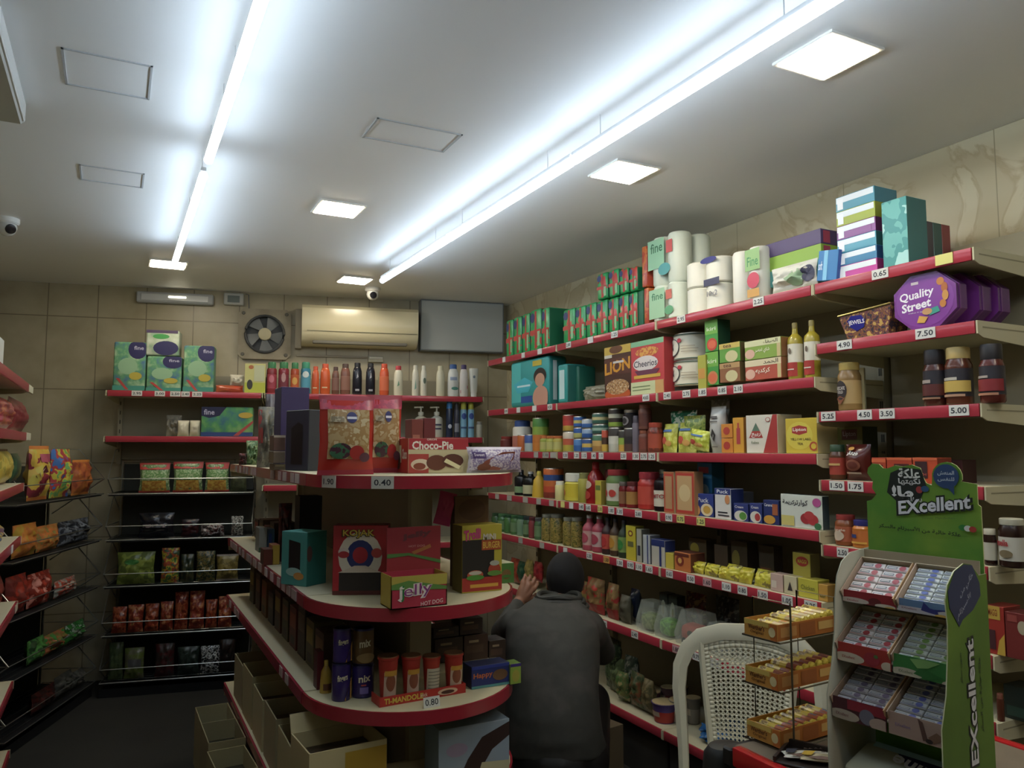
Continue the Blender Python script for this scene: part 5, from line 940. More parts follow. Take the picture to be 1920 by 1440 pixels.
RG(1.405, 2.40, [(765, 878, 822, g_box, 'red and cream chocolate pie box', 'biscuit box', dict(c='c8b88a', side='a8241f', top='a82c30', dec=[('r', 0, .68, 1, 1, 'b0242c'), ('t', 'Choco-Pie', .4, .8, .68, .24, 'e4dccc', .03), ('t', 'ORION', .38, .97, .16, .06, 'd8c8b8'), ('r', 0, .0, .33, .55, 'b0352c'), ('e', .2, .25, .16, .16, 'd8c0a0'), ('e', .18, .2, .1, .1, '8a3c24'), ('e', .46, .3, .17, .22, '6a3420'), ('e', .73, .35, .18, .2, '5c2c1c'), ('p', [(.58, .32), (.83, .1), (.86, .2), (.62, .42)], 'e0d4a0')], ldec=[('r', .5, 0, 1, 1, 'b0281f'), ('r', 0, .3, .5, .8, 'c8bc94'), ('e', .3, .35, .15, .25, '3a2c20'), ('t', 'Choco', .75, .55, .35, .3, 'd8ccb8', .03)]), dict(d=.13))], KG)
RG(1.405, 2.35, [(880, 984, 838, g_bag, 'white packet with purple lattice print and a chocolate roll', 'packet', dict(c='c8bcc8', wr=.1, dec=[('r', .02, .1, .98, .9, 'c4b8c4,8a78a0:n150'), ('r', .05, .55, .28, .8, '4a3070'), ('t', 'Sweet', .16, .7, .18, .12, 'd8c8d8'), ('p', [(.15, .1), (.55, .1), (.8, .5), (.85, .82), (.6, .8), (.25, .45)], '8a4434'), ('e', .25, .22, .12, .14, '7a3c2c')]), dict(d=.05))], KG)
RG(1.405, 2.62, [(771, 793, 786, g_box, 'small dark red box, left of a pair', 'box', B_('7a3428', '6a2c24', ('r', .1, .2, .7, .7, 'a8604a')), dict(d=.07)), (794, 816, 784, g_box, 'small dark red box, right of a pair', 'box', B_('6a1f20', '5a1c1c'), dict(d=.07))], KG)
def g_giftbox(P, c, side, win, dec=()):
    w_, d_, h_ = P['w'], P['d'], P['h']; m = MB().box(-w_/2, -d_/2, 0, w_/2, d_/2, h_, c, {'l': side, 'r': side, 't': side}, ch=.002)
    decal(m, flatf(w_, h_, -d_/2), dec); decal(m, sidef(w_, d_, h_, -1), [('p', win, '101214')])
    return finish(m.build('box'), P)
RG(1.405, 2.85, [(560, 596, 768, g_giftbox, 'tall dark slate gift box with a cut out window', 'gift box', dict(c='33373c', side='2c3040', win=[(.25, .1), (.75, .1), (.75, .75), (.55, .8), (.25, .7)]), dict(d=.14, tw=R(24)))], KG)
RG(1.405, 3.12, [(524, 577, 726, g_box, 'purple gift box rising behind the slate box', 'gift box', B_('3a2c5c', '2c2a50', ('p', [(.35, .3), (.95, .55), (.9, .0), (.3, .0)], '4a3480'), ('p', [(.35, .3), (.95, .55), (.95, .6), (.33, .34)], '9a9aa8')), dict(d=.14)),
                 (512, 534, 846, g_box, 'upper of two small brown cartons', 'carton', B_('7a6850', '6a5840', ('r', 0, .9, 1, 1, 'a89880')), dict(bot=868, d=.1, back=-.1)), (514, 535, 870, g_box, 'lower of two small brown cartons', 'carton', B_('6a5c40', '5a4c34', ('r', .1, .6, .9, .8, '9a8c5c')), dict(d=.1, back=-.1)),
                 (512, 534, 816, g_box, 'cream topped brown box on the small cartons', 'carton', B_('6a4a3a', '5a4234', ('r', 0, .85, 1, 1, 'c0ae94')), dict(bot=845, d=.09, back=-.1))], KG)
RG(1.405, 3.45, [(484, 520, 762, g_bag, 'crinkled clear bag with a red edge', 'bag', dict(c='8a8878,6c6a60,7a7460:n24', wr=1, dec=[('r', .0, .4, .2, .95, 'a84038')]), dict(d=.08)), (497, 522, 738, g_bag, 'grey plastic bag top behind the clear bag', 'bag', dict(c='5a5458,6a6264:n30', wr=1), dict(d=.06, back=.15))], KG)
RG(1.405, 4.05, [(462, 486, 826, g_bag, 'bunch of green leafy packets at the far end', 'packet', dict(c='3a5a34,5a7a4c,8a9a6a:n60', wr=1), dict(d=.06)), (485, 506, 818, g_bag, 'olive green packet', 'packet', dict(c='4a5434,6a6a50:n50', wr=1), dict(d=.06)), (449, 464, 850, g_bag, 'small dark red packet', 'packet', dict(c='5a2424,3a2c28:n50', wr=1), dict(d=.05))], KG)
KM = 'on the middle gondola shelf'
def g_disp(P, c, card, cardh, dec=(), cdec=(), rim=None, inner='3a2c20', off=0):
    """open counter box with a tall back card"""
    w_, d_, h_ = P['w'], P['d'], P['h']; m = MB(); t = .003; k = c
    m.box(-w_/2, -d_/2, 0, w_/2, -d_/2+t, h_, c); m.box(-w_/2, d_/2-t, 0, w_/2, d_/2, h_, c); m.box(-w_/2, -d_/2, 0, -w_/2+t, d_/2, h_, rim or c); m.box(w_/2-t, -d_/2, 0, w_/2, d_/2, h_, rim or c); m.box(-w_/2, -d_/2, 0, w_/2, d_/2, .003, inner)
    decal(m, flatf(w_, h_, -d_/2), dec); o = m.build('display_box')
    m = MB().box(-w_/2+off, d_/2, h_*.2, w_/2+off, d_/2+t, cardh, card); decal(m, lambda u, v, e: ((u-.5)*w_+off, d_/2-e, h_+v*(cardh-h_)), cdec); m.build('back_card', o)
    return finish(o, P)
RG(1.02, 2.46, [(636, 731, 985, g_box, 'red lollipop box with a round blue target and yellow name', 'sweet box', dict(c='a8202a:g', side='5a1418', dec=[('e', .5, .55, .4, .36, 'cfc6b4'), ('e', .5, .57, .25, .22, '1f2c6c'), ('e', .5, .57, .14, .12, 'a81c28'), ('r', .12, .0, .88, .32, '241c1a'), ('r', 0, 0, 1, .06, '5a1c18'), ('e', .2, .62, .1, .06, 'c8b8b0'), ('e', .2, .58, .1, .05, 'a8242c'), ('e', .8, .6, .1, .07, 'b83a34'), ('p', [(.1, .32), (.4, .42), (.6, .42), (.9, .32)], 'c8b8a4'), ('t', 'KOJAK', .47, .875, .62, .14, '3a2a10', .07), ('t', 'KOJAK', .47, .88, .58, .12, 'd0b03a', .02)], sdec=[('e', .5, .6, .35, .2, '7a5a5c'), ('e', .5, .6, .25, .15, '4a1c24')]), dict(d=.08, tw=R(-24), ws=1.05))], KM)
RG(1.02, 2.70, [(552, 600, 998, g_box, 'teal house shaped box with an open window', 'box', dict(c='2f7c74', side='3a8a84', top='4aa49c', ldec=[('p', [(.3, .3), (.75, .3), (.75, .8), (.3, .85)], '0c0e10'), ('e', .5, .25, .3, .08, '8ab0a8'), ('e', .7, .18, .2, .07, 'b8803a')], dec=[('e', .12, .6, .14, .15, '6a4a44')]), dict(d=.12, tw=R(33), ws=1.1))], KM)
RG(1.02, 2.19, [(733, 838, 1078, g_disp, 'pink red hot dog sweets display box with colourful name', 'display box', dict(c='b0283c', card='98242a', cardh=.225, off=.018, rim='b8a030', dec=[('r', 0, .66, 1, 1, 'b0a03a'), ('p', [(0, .6), (0, .75), (.3, .85), (1, .6), (1, .5)], '5a8a3a'), ('t', 'jelly', .42, .5, .62, .5, 'ddd0c4', .07, .1), ('t', 'j', .2, .46, .06, .5, '2c7a3c', .01), ('t', 'elly', .47, .52, .5, .44, '8a2c7a', .0, .1), ('t', 'HOT DOG', .72, .13, .4, .13, 'e0c8c0', .01, .06)], cdec=[('t', 'jelly', .55, .8, .55, .17, '6a2c30', .05, .1), ('t', 'HOT DOG', .55, .55, .3, .05, 'c88a80'), ('p', [(0, .3), (.4, .34), (1, .12), (1, .2), (.4, .4), (0, .4)], '4a7a34'), ('p', [(.45, .42), (.8, .58), (.82, .5), (.5, .36)], 'a8642c')]), dict(d=.1))], KM)
RG(1.02, 2.33, [(866, 941, 984, g_box, 'yellow sweet box with a large dark window and burger name', 'sweet box', dict(c='b8a82c', side='6a5a20', dec=[('r', 0, .02, 1, .24, 'a8281f'), ('r', .0, .22, .8, .78, '24201c'), ('r', .2, .07, .9, .12, 'c8902c'), ('t', 'Trolli', .25, .86, .42, .16, 'c03a70', .05, .04), ('t', 'MiNi', .68, .82, .32, .09, 'c8c0b0', .03), ('r', .48, .62, .97, .77, 'a8441c'), ('t', 'BURGER', .73, .695, .44, .1, 'd8b040', .02), ('e', .32, .26, .2, .07, 'b8482c'), ('e', .32, .22, .22, .04, '4a8a2c'), ('e', .32, .29, .16, .03, 'b8b0a0'), ('e', .8, .32, .16, .1, 'a83a24'), ('e', .8, .27, .18, .04, '5a8a34'), ('e', .8, .42, .12, .04, 'a8a898')], top='b0a030'), dict(d=.08))], KM)
RG(1.02, 2.44, [(852, 916, 930, g_box, 'brown dome topped burger card box behind the yellow one', 'sweet box', dict(c='6a4a24', side='4a3420', dec=[('r', .0, .0, 1, .1, 'a8882c'), ('t', 'BURGER', .55, .35, .8, .22, 'a8702c', .02), ('e', .5, .85, .4, .12, '5a3a1c')]), dict(d=.04)),
                (935, 964, 1056, g_box, 'small green box with a burger picture', 'box', B_('4a8034', 'b8b48a', ('e', .5, .45, .3, .25, '7a5a2c'), ('e', .5, .35, .3, .08, '3f7a2c'), top='b8b890'), dict(d=.09)),
                (813, 846, 922, g_bag, 'shocking pink feathery toy', 'toy', dict(c='b0285c', wr=.5), dict(d=.03, bot=985, ry=R(14)))], KM)
RG(1.02, 3.66, [(485, 500, 990, g_box, 'small white box far along the shelf', 'box', B_('8a8c84', '6a6c64', ('r', 0, 0, 1, .2, '3a5a3c')), dict(d=.1)), (501, 514, 992, g_box, 'small blue box far along the shelf', 'box', B_('34587a', '2c3c5c', ('r', .2, .2, .6, .8, '2a4a9a')), dict(d=.1))], KM)
RG(1.02, 3.25, [(510, 524, 1022, g_box, 'small yellow box behind the teal one', 'box', B_('b8942c', '8a3a24'), dict(d=.08)), (494, 512, 1030, g_box, 'small dark red box beside the blue one', 'box', B_('6a2c20', '4a2018'), dict(d=.08))], KM)
RG(1.02, 3.3, [(522, 548, 944, g_bag, 'dark red packet with a pale stalk', 'packet', dict(c='5a2024,3a1c1c:n40', wr=.6), dict(d=.05)), (560, 602, 930, g_box, 'black box deep on the shelf', 'box', B_('181a1e', '14161a'), dict(d=.1, back=.1))], KM)
KW = 'on the lower gondola shelf'
def tin(nm, c, acc, txt='fingers'): return dict(bands=[(0, c)], lid='3a3a6c:m', dec=[('t', txt, .45, .62, .5, .22, 'c8c0a0', .03, .04)]+acc)
ac1 = [('p', [(.55, .02), (.98, .02), (.98, .6), (.75, .3)], 'c08a2c')]; ac2 = [('r', .25, .15, .6, .35, '6a5aa0'), ('r', .3, .4, .5, .44, 'b83a3c')]
RG(.725, 2.37, [(626, 661, 1246, g_can, 'lower left purple biscuit tin', 'biscuit tin', tin('', '2c1f5c:g', ac1)), (665, 706, 1249, g_can, 'lower right purple biscuit tin', 'biscuit tin', tin('', '2c1f60:g', ac2, 'nix')),
               (627, 661, 1181, g_can, 'upper left purple and gold biscuit tin', 'biscuit tin', tin('', '34246c:g', ac1), dict(bot=1244)), (666, 705, 1181, g_can, 'upper right brown gold biscuit tin', 'biscuit tin', tin('', '6a5030:g', [('e', .5, .2, .4, .14, '8a7040')], 'mix'), dict(bot=1247))], KW)
RG(.725, 2.47, [(602, 625, 1240, g_bottle, 'gold foil bottle shaped sweet pack', 'sweet pack', dict(body='a8862c:g,c8a43a,8a6a20:n60' if False else 'a8862c:g', cap='c8a43a:g', prof='taper', dec=[('r', .2, .1, .8, .3, '5a2c14')])), (594, 606, 1222, g_box, 'thin dark red box behind the gold pack', 'box', B_('5a1420', '4a141c'), dict(d=.05, back=.05))], KW)
# red tray with cups
zt = .7405
a_ = hit(708, 1310, V3(0, 2.22, 0), V3(0, 1, 0)); tl = empty('cup_tray', (.80, 2.235, zt), R(3), 'red card tray with yellow lettering under the four cups on the lower gondola shelf', 'tray')
y0 = 2.275; xl = (V3(0, y0, zt)+V3(1, 0, 0)*onl(V3(0, y0, zt), V3(1, 0, 0), px=709)).x; xr = onl(V3(0, y0, zt), V3(1, 0, 0), px=874)
tl.location = ((xl+xr)/2, y0+.035, zt); tw_ = (xr-xl)
m = MB().box(-tw_/2, -.035, 0, tw_/2, -.032, .028, 'b0241c'); decal(m, lambda u, v, e: ((u-.5)*tw_, -.035-e, v*.028), [('t', 'TI-MANDOLE', .27, .5, .44, .6, 'd0b03a', .03), ('t', 'stick', .5, .55, .08, .4, 'd8c0a8'), ('e', .78, .5, .12, .35, 'c8a080'), ('e', .78, .45, .08, .2, '4a2418')]); m.build('front_panel', tl)
MB().box(-tw_/2, -.032, 0, tw_/2, .035, .003, 'a8241c').build('base', tl)
for xx in (-tw_/2, tw_/2-.003): MB().box(xx, -.032, .003, xx+.003, .035, .028, 'b0241c').build('side_panel', tl)
for i, (a, b_, tp, nm) in enumerate(((712, 750, 1230, 'first'), (757, 792, 1229, 'second'), (797, 829, 1230, 'third, showing its white printed back'), (838, 872, 1224, 'fourth'))):
    P = dict(); x0 = onl(V3(0, 2.29, zt), V3(1, 0, 0), px=a); x1 = onl(V3(0, 2.29, zt), V3(1, 0, 0), px=b_); w_ = min(x1-x0, .062); pc = V3((x0+x1)/2, 2.311, zt+.004); h_ = onl(pc, V3(0, 0, 1), py=tp)
    m = MB().lathe([(w_*.36, 0), (w_*.48, h_*.94), (w_*.52, h_*.95), (w_*.52, h_)], 'b02c20' if i != 2 else 'b0301f', seg=22)
    rr = lambda v: w_*(.36+.12*v)
    decal(m, cylf(w_*.48, h_, 1, rr), ([('r', .2, .1, .8, .68, 'c8a890'), ('e', .5, .45, .22, .2, '8a4a30'), ('r', .22, .6, .78, .72, 'c8902c')] if i != 2 else [('r', .15, .05, .85, .72, 'c8bfa4')]+[('r', .22, .1+.09*j, .78, .12+.09*j, '7a7464') for j in range(7)]), .0014)
    o = m.build('stick_cup'); MB().lathe([(w_*.5, 0), (w_*.49, .003)], 'a87a5c:m', c=(0, 0, h_), seg=20).build('lid', o)
    o.location = pc; tag(o, 'red chocolate stick cup, '+nm+', in the red tray', 'cup', 'chocolate stick cups')
m = MB().box(-.026, -.001, 0, .026, .0, .03, 'c8c8bc'); decal(m, lambda u, v, e: ((u-.5)*.052, -.001-e, v*.03), [('t', '0.80', .5, .5, .8, .6, '1e1e24', .01)], .0003)
o = m.build('price_card'); pc = V3(0, 2.20, .7405); pc.x = onl(pc, V3(1, 0, 0), px=810); o.location = pc; o.rotation_euler = (R(-12), 0, R(2)); tag(o, 'small white 0.80 price card leaning on the red tray', 'price card')
RG(.725, 2.30, [(884, 955, 1246, g_box, 'dark blue sweets box with orange logo', 'sweet box', B_('1f2c6c', '1a2450', ('t', 'Happy', .3, .55, .5, .3, 'c8642c', .02, .05), ('r', 0, .0, 1, .12, '4a8a8a'), ('e', .75, .5, .2, .25, '6a4a2c'), ('r', 0, .85, 1, 1, '24348a')), dict(d=.07)),
                (957, 977, 1244, g_box, 'small lime green and purple box at the shelf edge', 'box', B_('8aa83a', '5a7a2c', ('r', 0, .85, 1, 1, '3a2a7c'), ('e', .5, .4, .35, .3, 'a8a03a')), dict(d=.05, back=-.01))], KW)
for i, (a, b_, tp, bt_, c) in enumerate(((815, 868, 1196, 1228, '2c1c16'), (870, 915, 1190, 1240, '3a241a'), (812, 860, 1176, 1195, '241814'), (862, 905, 1160, 1189, '2a1a16'), (917, 948, 1200, 1240, '33241c'))):
    RG(.725, 2.58, [(a, b_, tp, g_box, ('dark brown chocolate box low at the left', 'dark brown chocolate box, taller', 'dark chocolate box on the low left one', 'dark chocolate box on the taller one', 'dark brown box nearest the person')[i], 'chocolate box', B_(c, '1c1412', ('r', .1, .3, .8, .6, '4a3428'), ('r', .2, .7, .6, .8, '8a7a5c')), dict(d=.08, bot=bt_ if i != 0 else 1240, back=.03) if i != 1 else dict(d=.08, back=.03))], KW)
RG(.46, 2.27, [(822, 955, 1358, g_box, 'pale blue multipack with a dark diagonal picture', 'pack', B_('8a9aa8', '6a7a88', ('p', [(.25, 0), (.5, 0), (.75, .5), (1, .7), (1, .95), (.6, .75), (.4, .4)], '33201c'), ('p', [(.55, .1), (1, .0), (1, .25), (.6, .3)], 'b8b088'), ('e', .25, .6, .15, .12, '9a8aa0')), dict(d=.12))], 'on the lowest gondola end shelf')
def g_open(P, c='a89c74', inner='3a3020', dec=(), flap=True, fill=None):
    w_, d_, h_ = P['w'], P['d'], P['h']; m = MB(); t = .004
    m.box(-w_/2, -d_/2, 0, w_/2, -d_/2+t, h_, c); m.box(-w_/2, d_/2-t, 0, w_/2, d_/2, h_, c); m.box(-w_/2, -d_/2+t, 0, -w_/2+t, d_/2-t, h_, c); m.box(w_/2-t, -d_/2+t, 0, w_/2, d_/2-t, h_, c); m.box(-w_/2+t, -d_/2+t, 0, w_/2-t, d_/2-t, t, c)
    decal(m, flatf(w_, h_, -d_/2), dec)
    o = m.build('carton')
    if flap:
        f = MB().add([(-w_/2, d_/2, h_), (w_/2, d_/2, h_), (w_/2, d_/2+d_*.1, h_+.05), (-w_/2, d_/2+d_*.1, h_+.05), (-w_/2, d_/2+.003, h_), (w_/2, d_/2+.003, h_), (w_/2, d_/2+d_*.1+.003, h_+.05), (-w_/2, d_/2+d_*.1+.003, h_+.05)], [[0, 1, 2, 3], [7, 6, 5, 4], [0, 3, 7, 4], [1, 5, 6, 2], [3, 2, 6, 7]], c); f.build('flap', o)
    if fill: MB().box(-w_/2+t*2, -d_/2+t*2, t, w_/2-t*2, d_/2-t*2, h_*.7, fill).build('contents', o)
    return finish(o, P)
RG(.46, 2.3, [(572, 722, 1400, g_open, 'open cream carton with a yellow printed front', 'carton', dict(c='b8a878', dec=[('r', .45, .0, 1, .9, 'b08a24'), ('e', .22, .25, .14, .3, 'a8602c'), ('t', 'ROYAL', .75, .3, .3, .25, '5a3c14')], fill='2a1f18,4a3a2c:n40'), dict(d=.19, tw=R(4)))], 'on the lowest gondola end shelf')
random.seed(11)
for i, y in enumerate((2.66, 2.80, 2.94, 3.09, 3.24, 3.40, 3.56, 3.73, 3.90, 4.08)):
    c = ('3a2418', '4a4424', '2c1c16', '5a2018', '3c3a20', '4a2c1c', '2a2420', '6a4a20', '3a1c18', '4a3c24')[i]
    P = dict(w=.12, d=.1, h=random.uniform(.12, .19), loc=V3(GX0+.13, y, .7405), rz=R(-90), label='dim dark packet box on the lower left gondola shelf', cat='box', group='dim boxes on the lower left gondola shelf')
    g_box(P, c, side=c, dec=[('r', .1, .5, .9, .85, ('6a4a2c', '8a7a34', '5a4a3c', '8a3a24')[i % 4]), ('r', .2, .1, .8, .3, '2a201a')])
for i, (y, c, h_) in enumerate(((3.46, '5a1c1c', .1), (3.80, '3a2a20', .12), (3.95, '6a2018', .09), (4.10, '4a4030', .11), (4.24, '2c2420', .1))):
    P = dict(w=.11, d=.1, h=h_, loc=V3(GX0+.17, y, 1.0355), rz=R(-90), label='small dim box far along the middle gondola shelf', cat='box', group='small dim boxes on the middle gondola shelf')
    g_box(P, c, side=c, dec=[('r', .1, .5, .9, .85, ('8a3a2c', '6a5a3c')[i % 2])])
# cartons along the left flank: on the base shelf and on the floor
for i, (y, h_) in enumerate(((2.86, .2), (3.14, .21), (3.42, .2), (3.70, .22), (3.98, .2))):
    P = dict(w=.25, d=.27, h=h_, loc=V3(.708, y, .2955), rz=R(-90+random.uniform(-1, 1)), label=('pale open carton on the low left gondola shelf, %s' % ('nearest', 'second', 'third', 'fourth', 'farthest')[i]), cat='carton', group='cartons on the low gondola shelf')
    g_open(P, c=('b8ac7c', 'a89c74', 'c0b484')[i % 3], fill=('4a2c24,3a3a28:n30', '5a4a30,3a2c20:n30')[i % 2], flap=False)
for i, (y, h_) in enumerate(((2.80, .24), (3.10, .26), (3.40, .25), (3.70, .27), (3.98, .26))):
    P = dict(w=.27, d=.15, h=h_, loc=V3(.475, y, 0), rz=R(-90+random.uniform(-3, 3)), label=('pale open carton on the floor beside the gondola, %s' % ('nearest', 'second', 'third', 'fourth', 'farthest')[i]), cat='carton', group='cartons on the floor beside the gondola')
    g_open(P, c=('b4a878', 'a89c70')[i % 2], fill='3c3424,2c3a24:n30', flap=False)
P = dict(w=.16, d=.05, h=.1, loc=V3(.70, 4.13, .50), rz=R(-80), label='green leafy packet sticking out of the farthest carton', cat='packet'); g_bag(P, '4a6a34,8aa07a,3a5a2c:n40', wr=1)
# ================================================================ THE TILL COUNTER AND WHAT STANDS ON IT
CZ = .88
t = empty('checkout_counter', (1.44, .5, 0), 0, 'till counter with a worn brown top and bright red edge strips', 'counter')
M_ = Matrix.Translation((-1.44, -.5, 0))
MB().box(1.20, -.9, 0, 1.68, 1.27, CZ-.03, '26241f', ch=.004).xf(M_).build('cabinet', t)
MB().box(1.185, -.92, CZ-.03, 1.70, 1.285, CZ, '6a5c48,7a6a54:w5', ch=.003).xf(M_).build('worktop', t)
for x0, x1 in ((1.165, 1.19), (1.695, 1.72)):
    MB().box(x0, -.92, CZ-.035, x1, 1.27, CZ+.004, 'c0181c:g', ch=.004, seg=2).xf(M_).build('edge_strip', t)
MB().box(1.165, 1.272, CZ-.04, 1.72, 1.30, CZ-.002, '1c1a18', ch=.004).xf(M_).build('end_strip', t)
m = MB(); bx, by = 1.24, 1.42
m.lathe([(.03, -.2), (.05, -.17), (.055, -.05), (.05, .0), (.038, .015), (.01, .02)], '141412', c=(0, 0, 0), seg=28, sy=.8)
o = m.build('black_cover'); o.location = (1.215, 1.345, CZ-.04); tag(o, 'rounded black cover at the far end of the red edged counter', 'cover')
m = MB().lathe([(.04, 0), (.012, .01), (.012, .66)], '22201c', seg=16); m.build('stand', o).location = (0, 0, -(CZ-.04)+.0); 
# ---- gum display
DP0 = hd(51.7)*1.72; DE = hd(171); DN = hd(261); DRZ = R(-81); DW = .212
D = empty('gum_display', (DP0.x, DP0.y, CZ), DRZ, 'green and white three tier chewing gum counter display with a die cut header', 'display stand')
def dz(z): return z-CZ
hdr = [(0, .88), (.212, .88), (.212, 1.397), (.207, 1.401), (.207, 1.437), (.180, 1.441)]
hdr += [(.156+.027*math.cos(a), 1.449+.027*math.sin(a)) for a in [R(-10+20*i) for i in range(11)]]
hdr += [(.128, 1.432), (.118, 1.436), (.112, 1.448), (.108, 1.464), (.092, 1.470), (.075, 1.466), (.06, 1.468), (.045, 1.462), (.036, 1.462), (.028, 1.470), (.014, 1.471), (.005, 1.462), (.003, 1.452), (.014, 1.436), (.012, 1.422), (.02, 1.410), (.010, 1.399), (0, 1.396)]
m = MB(); m.prism([(x, dz(z)) for x, z in hdr], -.003, 0, 'b8c07a', '76a428,5c982c,86ac30:w5')
sf = lambda u, v, e: (u*DW, -.003-e, dz(1.29)+v*.19)
blk = '1c2420'
decal(m, sf, [('p', [(.20, .66), (.24, .86), (.36, .92), (.52, .9), (.56, .74), (.50, .60), (.30, .56)], blk),
              ('ta', 'علكة', .41, .86, .2, .1, 'e8e8e2', .03), ('ta', 'نكهتها', .41, .775, .2, .07, 'e0e0dc', .03), ('ta', 'ما!', .345, .68, .2, .12, 'ececea', .05), ('ta', 'بتخلص', .42, .60, .2, .07, 'e0e0dc', .03),
              ('e', .50, .70, .03, .035, 'b03a3a'), ('e', .55, .71, .035, .03, '2a5a8a'),
              ('e', .736, .84, .108, .118, '2a4a7c'), ('ta', 'المنعش', .735, .87, .14, .05, 'c8d4e0', .02), ('ta', 'للنفس', .735, .81, .14, .045, 'c8d4e0', .02), ('p', [(.74, .74), (.80, .75), (.80, .66)], '2a4a7c'),
              ('t', 'EXcellent', .62, .56, .66, .17, blk, .075, .1), ('t', 'EXcellent', .62, .56, .62, .135, 'e6e6ec', .03, .1),
              ('t', 'Sweets  Manufacture', .66, .435, .28, .02, '5a7a34', 0, .02), ('ta', 'علكة خالية من الأسبرتام والسكر', .48, .30, .72, .062, '1a2c12', .02, -.03),
              ('e', .86, .36, .035, .028, '2f8a3a'), ('e', .90, .355, .03, .028, 'd8d8d0'), ('e', .94, .35, .03, .028, 'b8382c')], .0006)
m.build('header_panel', D)
def side_panel(x, out, name, m1, m2):
    m = MB(); n = len(out)
    m.add([(x, -d, dz(z)) for d, z in out]+[(x+.002, -d, dz(z)) for d, z in out], [[i, (i+1) % n, n+(i+1) % n, n+i] for i in range(n)]+[list(range(n))[::-1]], m1)
    m.add([(x+.002, -d, dz(z)) for d, z in out], [list(range(n))], m2); return m
wing = [(.0, .882), (.165, .882), (.163, 1.05), (.145, 1.10), (.132, 1.16), (.127, 1.22), (.118, 1.26), (.10, 1.285), (.07, 1.30), (.0, 1.305)]
side_panel(-.002, wing, 'side_panel', 'a8a890', 'c8c4ac').build('side_panel', D)
rp_ = [(.0, .882), (.188, .882), (.185, 1.05), (.165, 1.10), (.155, 1.16), (.150, 1.21), (.155, 1.25), (.145, 1.275), (.12, 1.295), (.085, 1.305), (.058, 1.301), (.03, 1.28), (0, 1.28)]
m = side_panel(DW, rp_, 'side_panel', 'c0c098', '6c8c28,5a7c24,4c6a20:w4')
so = lambda u, v, e: (DW+.002+e, -.19+u*.19, dz(.88)+v*.43)
decal(m, so, [('p', [(1-.147/.19, .895), (1-.12/.19, .965), (1-.085/.19, .985), (1-.055/.19, .975), (1-.03/.19, .90), (1-.028/.19, .85), (1-.06/.19, .80), (1-.098/.19, .775), (1-.112/.19, .75), (1-.125/.19, .785), (1-.143/.19, .83)], '232f58')], .0006)
m.v += []
def vtext(s, d, z, length, hgt, mat, b=.012, isar=False):
    V, Fc, a = text_geo(ar(s) if isar else s, b)
    m.add([(DW+.003+(.0004 if b > .04 else .0009), -d-(y-.5)*-hgt*-1, dz(z)+(x-.5)*length) for x, y in V], Fc, mat)
def vt(s, d, z, length, hgt, mat, b, e, isar=False):
    V, Fc, a = text_geo(ar(s) if isar else s, b)
    m.add([(DW+.002+e, -(d+(y-.5)*hgt), dz(z)+(x-.5)*length) for x, y in V], Fc, mat)
vt('EXcellent', .078, 1.075, .215, .034, blk, .075, .0006); vt('EXcellent', .078, 1.075, .205, .026, 'c8c8cc', .03, .0014)
vt('علكة خالية من السكر', .044, 1.08, .125, .012, '26401c', .01, .0008, True); vt('بدون سكر', .112, 1.135, .05, .01, '26401c', .01, .0008, True)
V, Fc, _ = text_geo(ar('خالي من'), .02); 
for s_, dd, zz in (('خالي من', .080, 1.268), ('الأسبرتام', .092, 1.235)):
    V, Fc, _ = text_geo(ar(s_), .01); k = .055
    m.add([(DW+.0034, -(dd-(x-.5)*k*.9), dz(zz)+(x-.5)*k*.55+(y-.5)*.017) for x, y in V], Fc, 'a8acc0')
m.build('side_panel', D)
TR = [((.02, 1.297), (.102, 1.237), .022), ((.03, 1.203), (.127, 1.144), .034), ((.035, 1.112), (.150, 1.050), .038)]
for (d0, z0), (d1, z1), lip in TR:
    m = MB(); V = [(0, -d0, dz(z0-.022)), (DW, -d0, dz(z0-.022)), (DW, -d1, dz(z1-.022)), (0, -d1, dz(z1-.022))]
    m.add(V+[(x, y, z-.003) for x, y, z in V], [[3, 2, 1, 0], [4, 5, 6, 7], [0, 1, 5, 4], [1, 2, 6, 5], [2, 3, 7, 6], [3, 0, 4, 7]], 'c4bca4'); m.build('tray_shelf', D)
    m = MB().box(0, -d0, dz(z0-.02), DW, -d0+.002, dz(z0+.006), 'a8987c'); m.build('tray_back', D)
def dframe(d0, z0, d1, z1):
    """matrix of a carton lying on the sloping tray: x right, y up the slope to the back, z out of the tray"""
    a = math.atan2(z0-z1, d0*-1+d1); M = Matrix.Translation(DP0) @ Matrix.Rotation(DRZ, 4, 'Z') @ Matrix.Translation((0, -d1, z1-.021)) @ Matrix.Rotation(a, 4, 'X'); return M
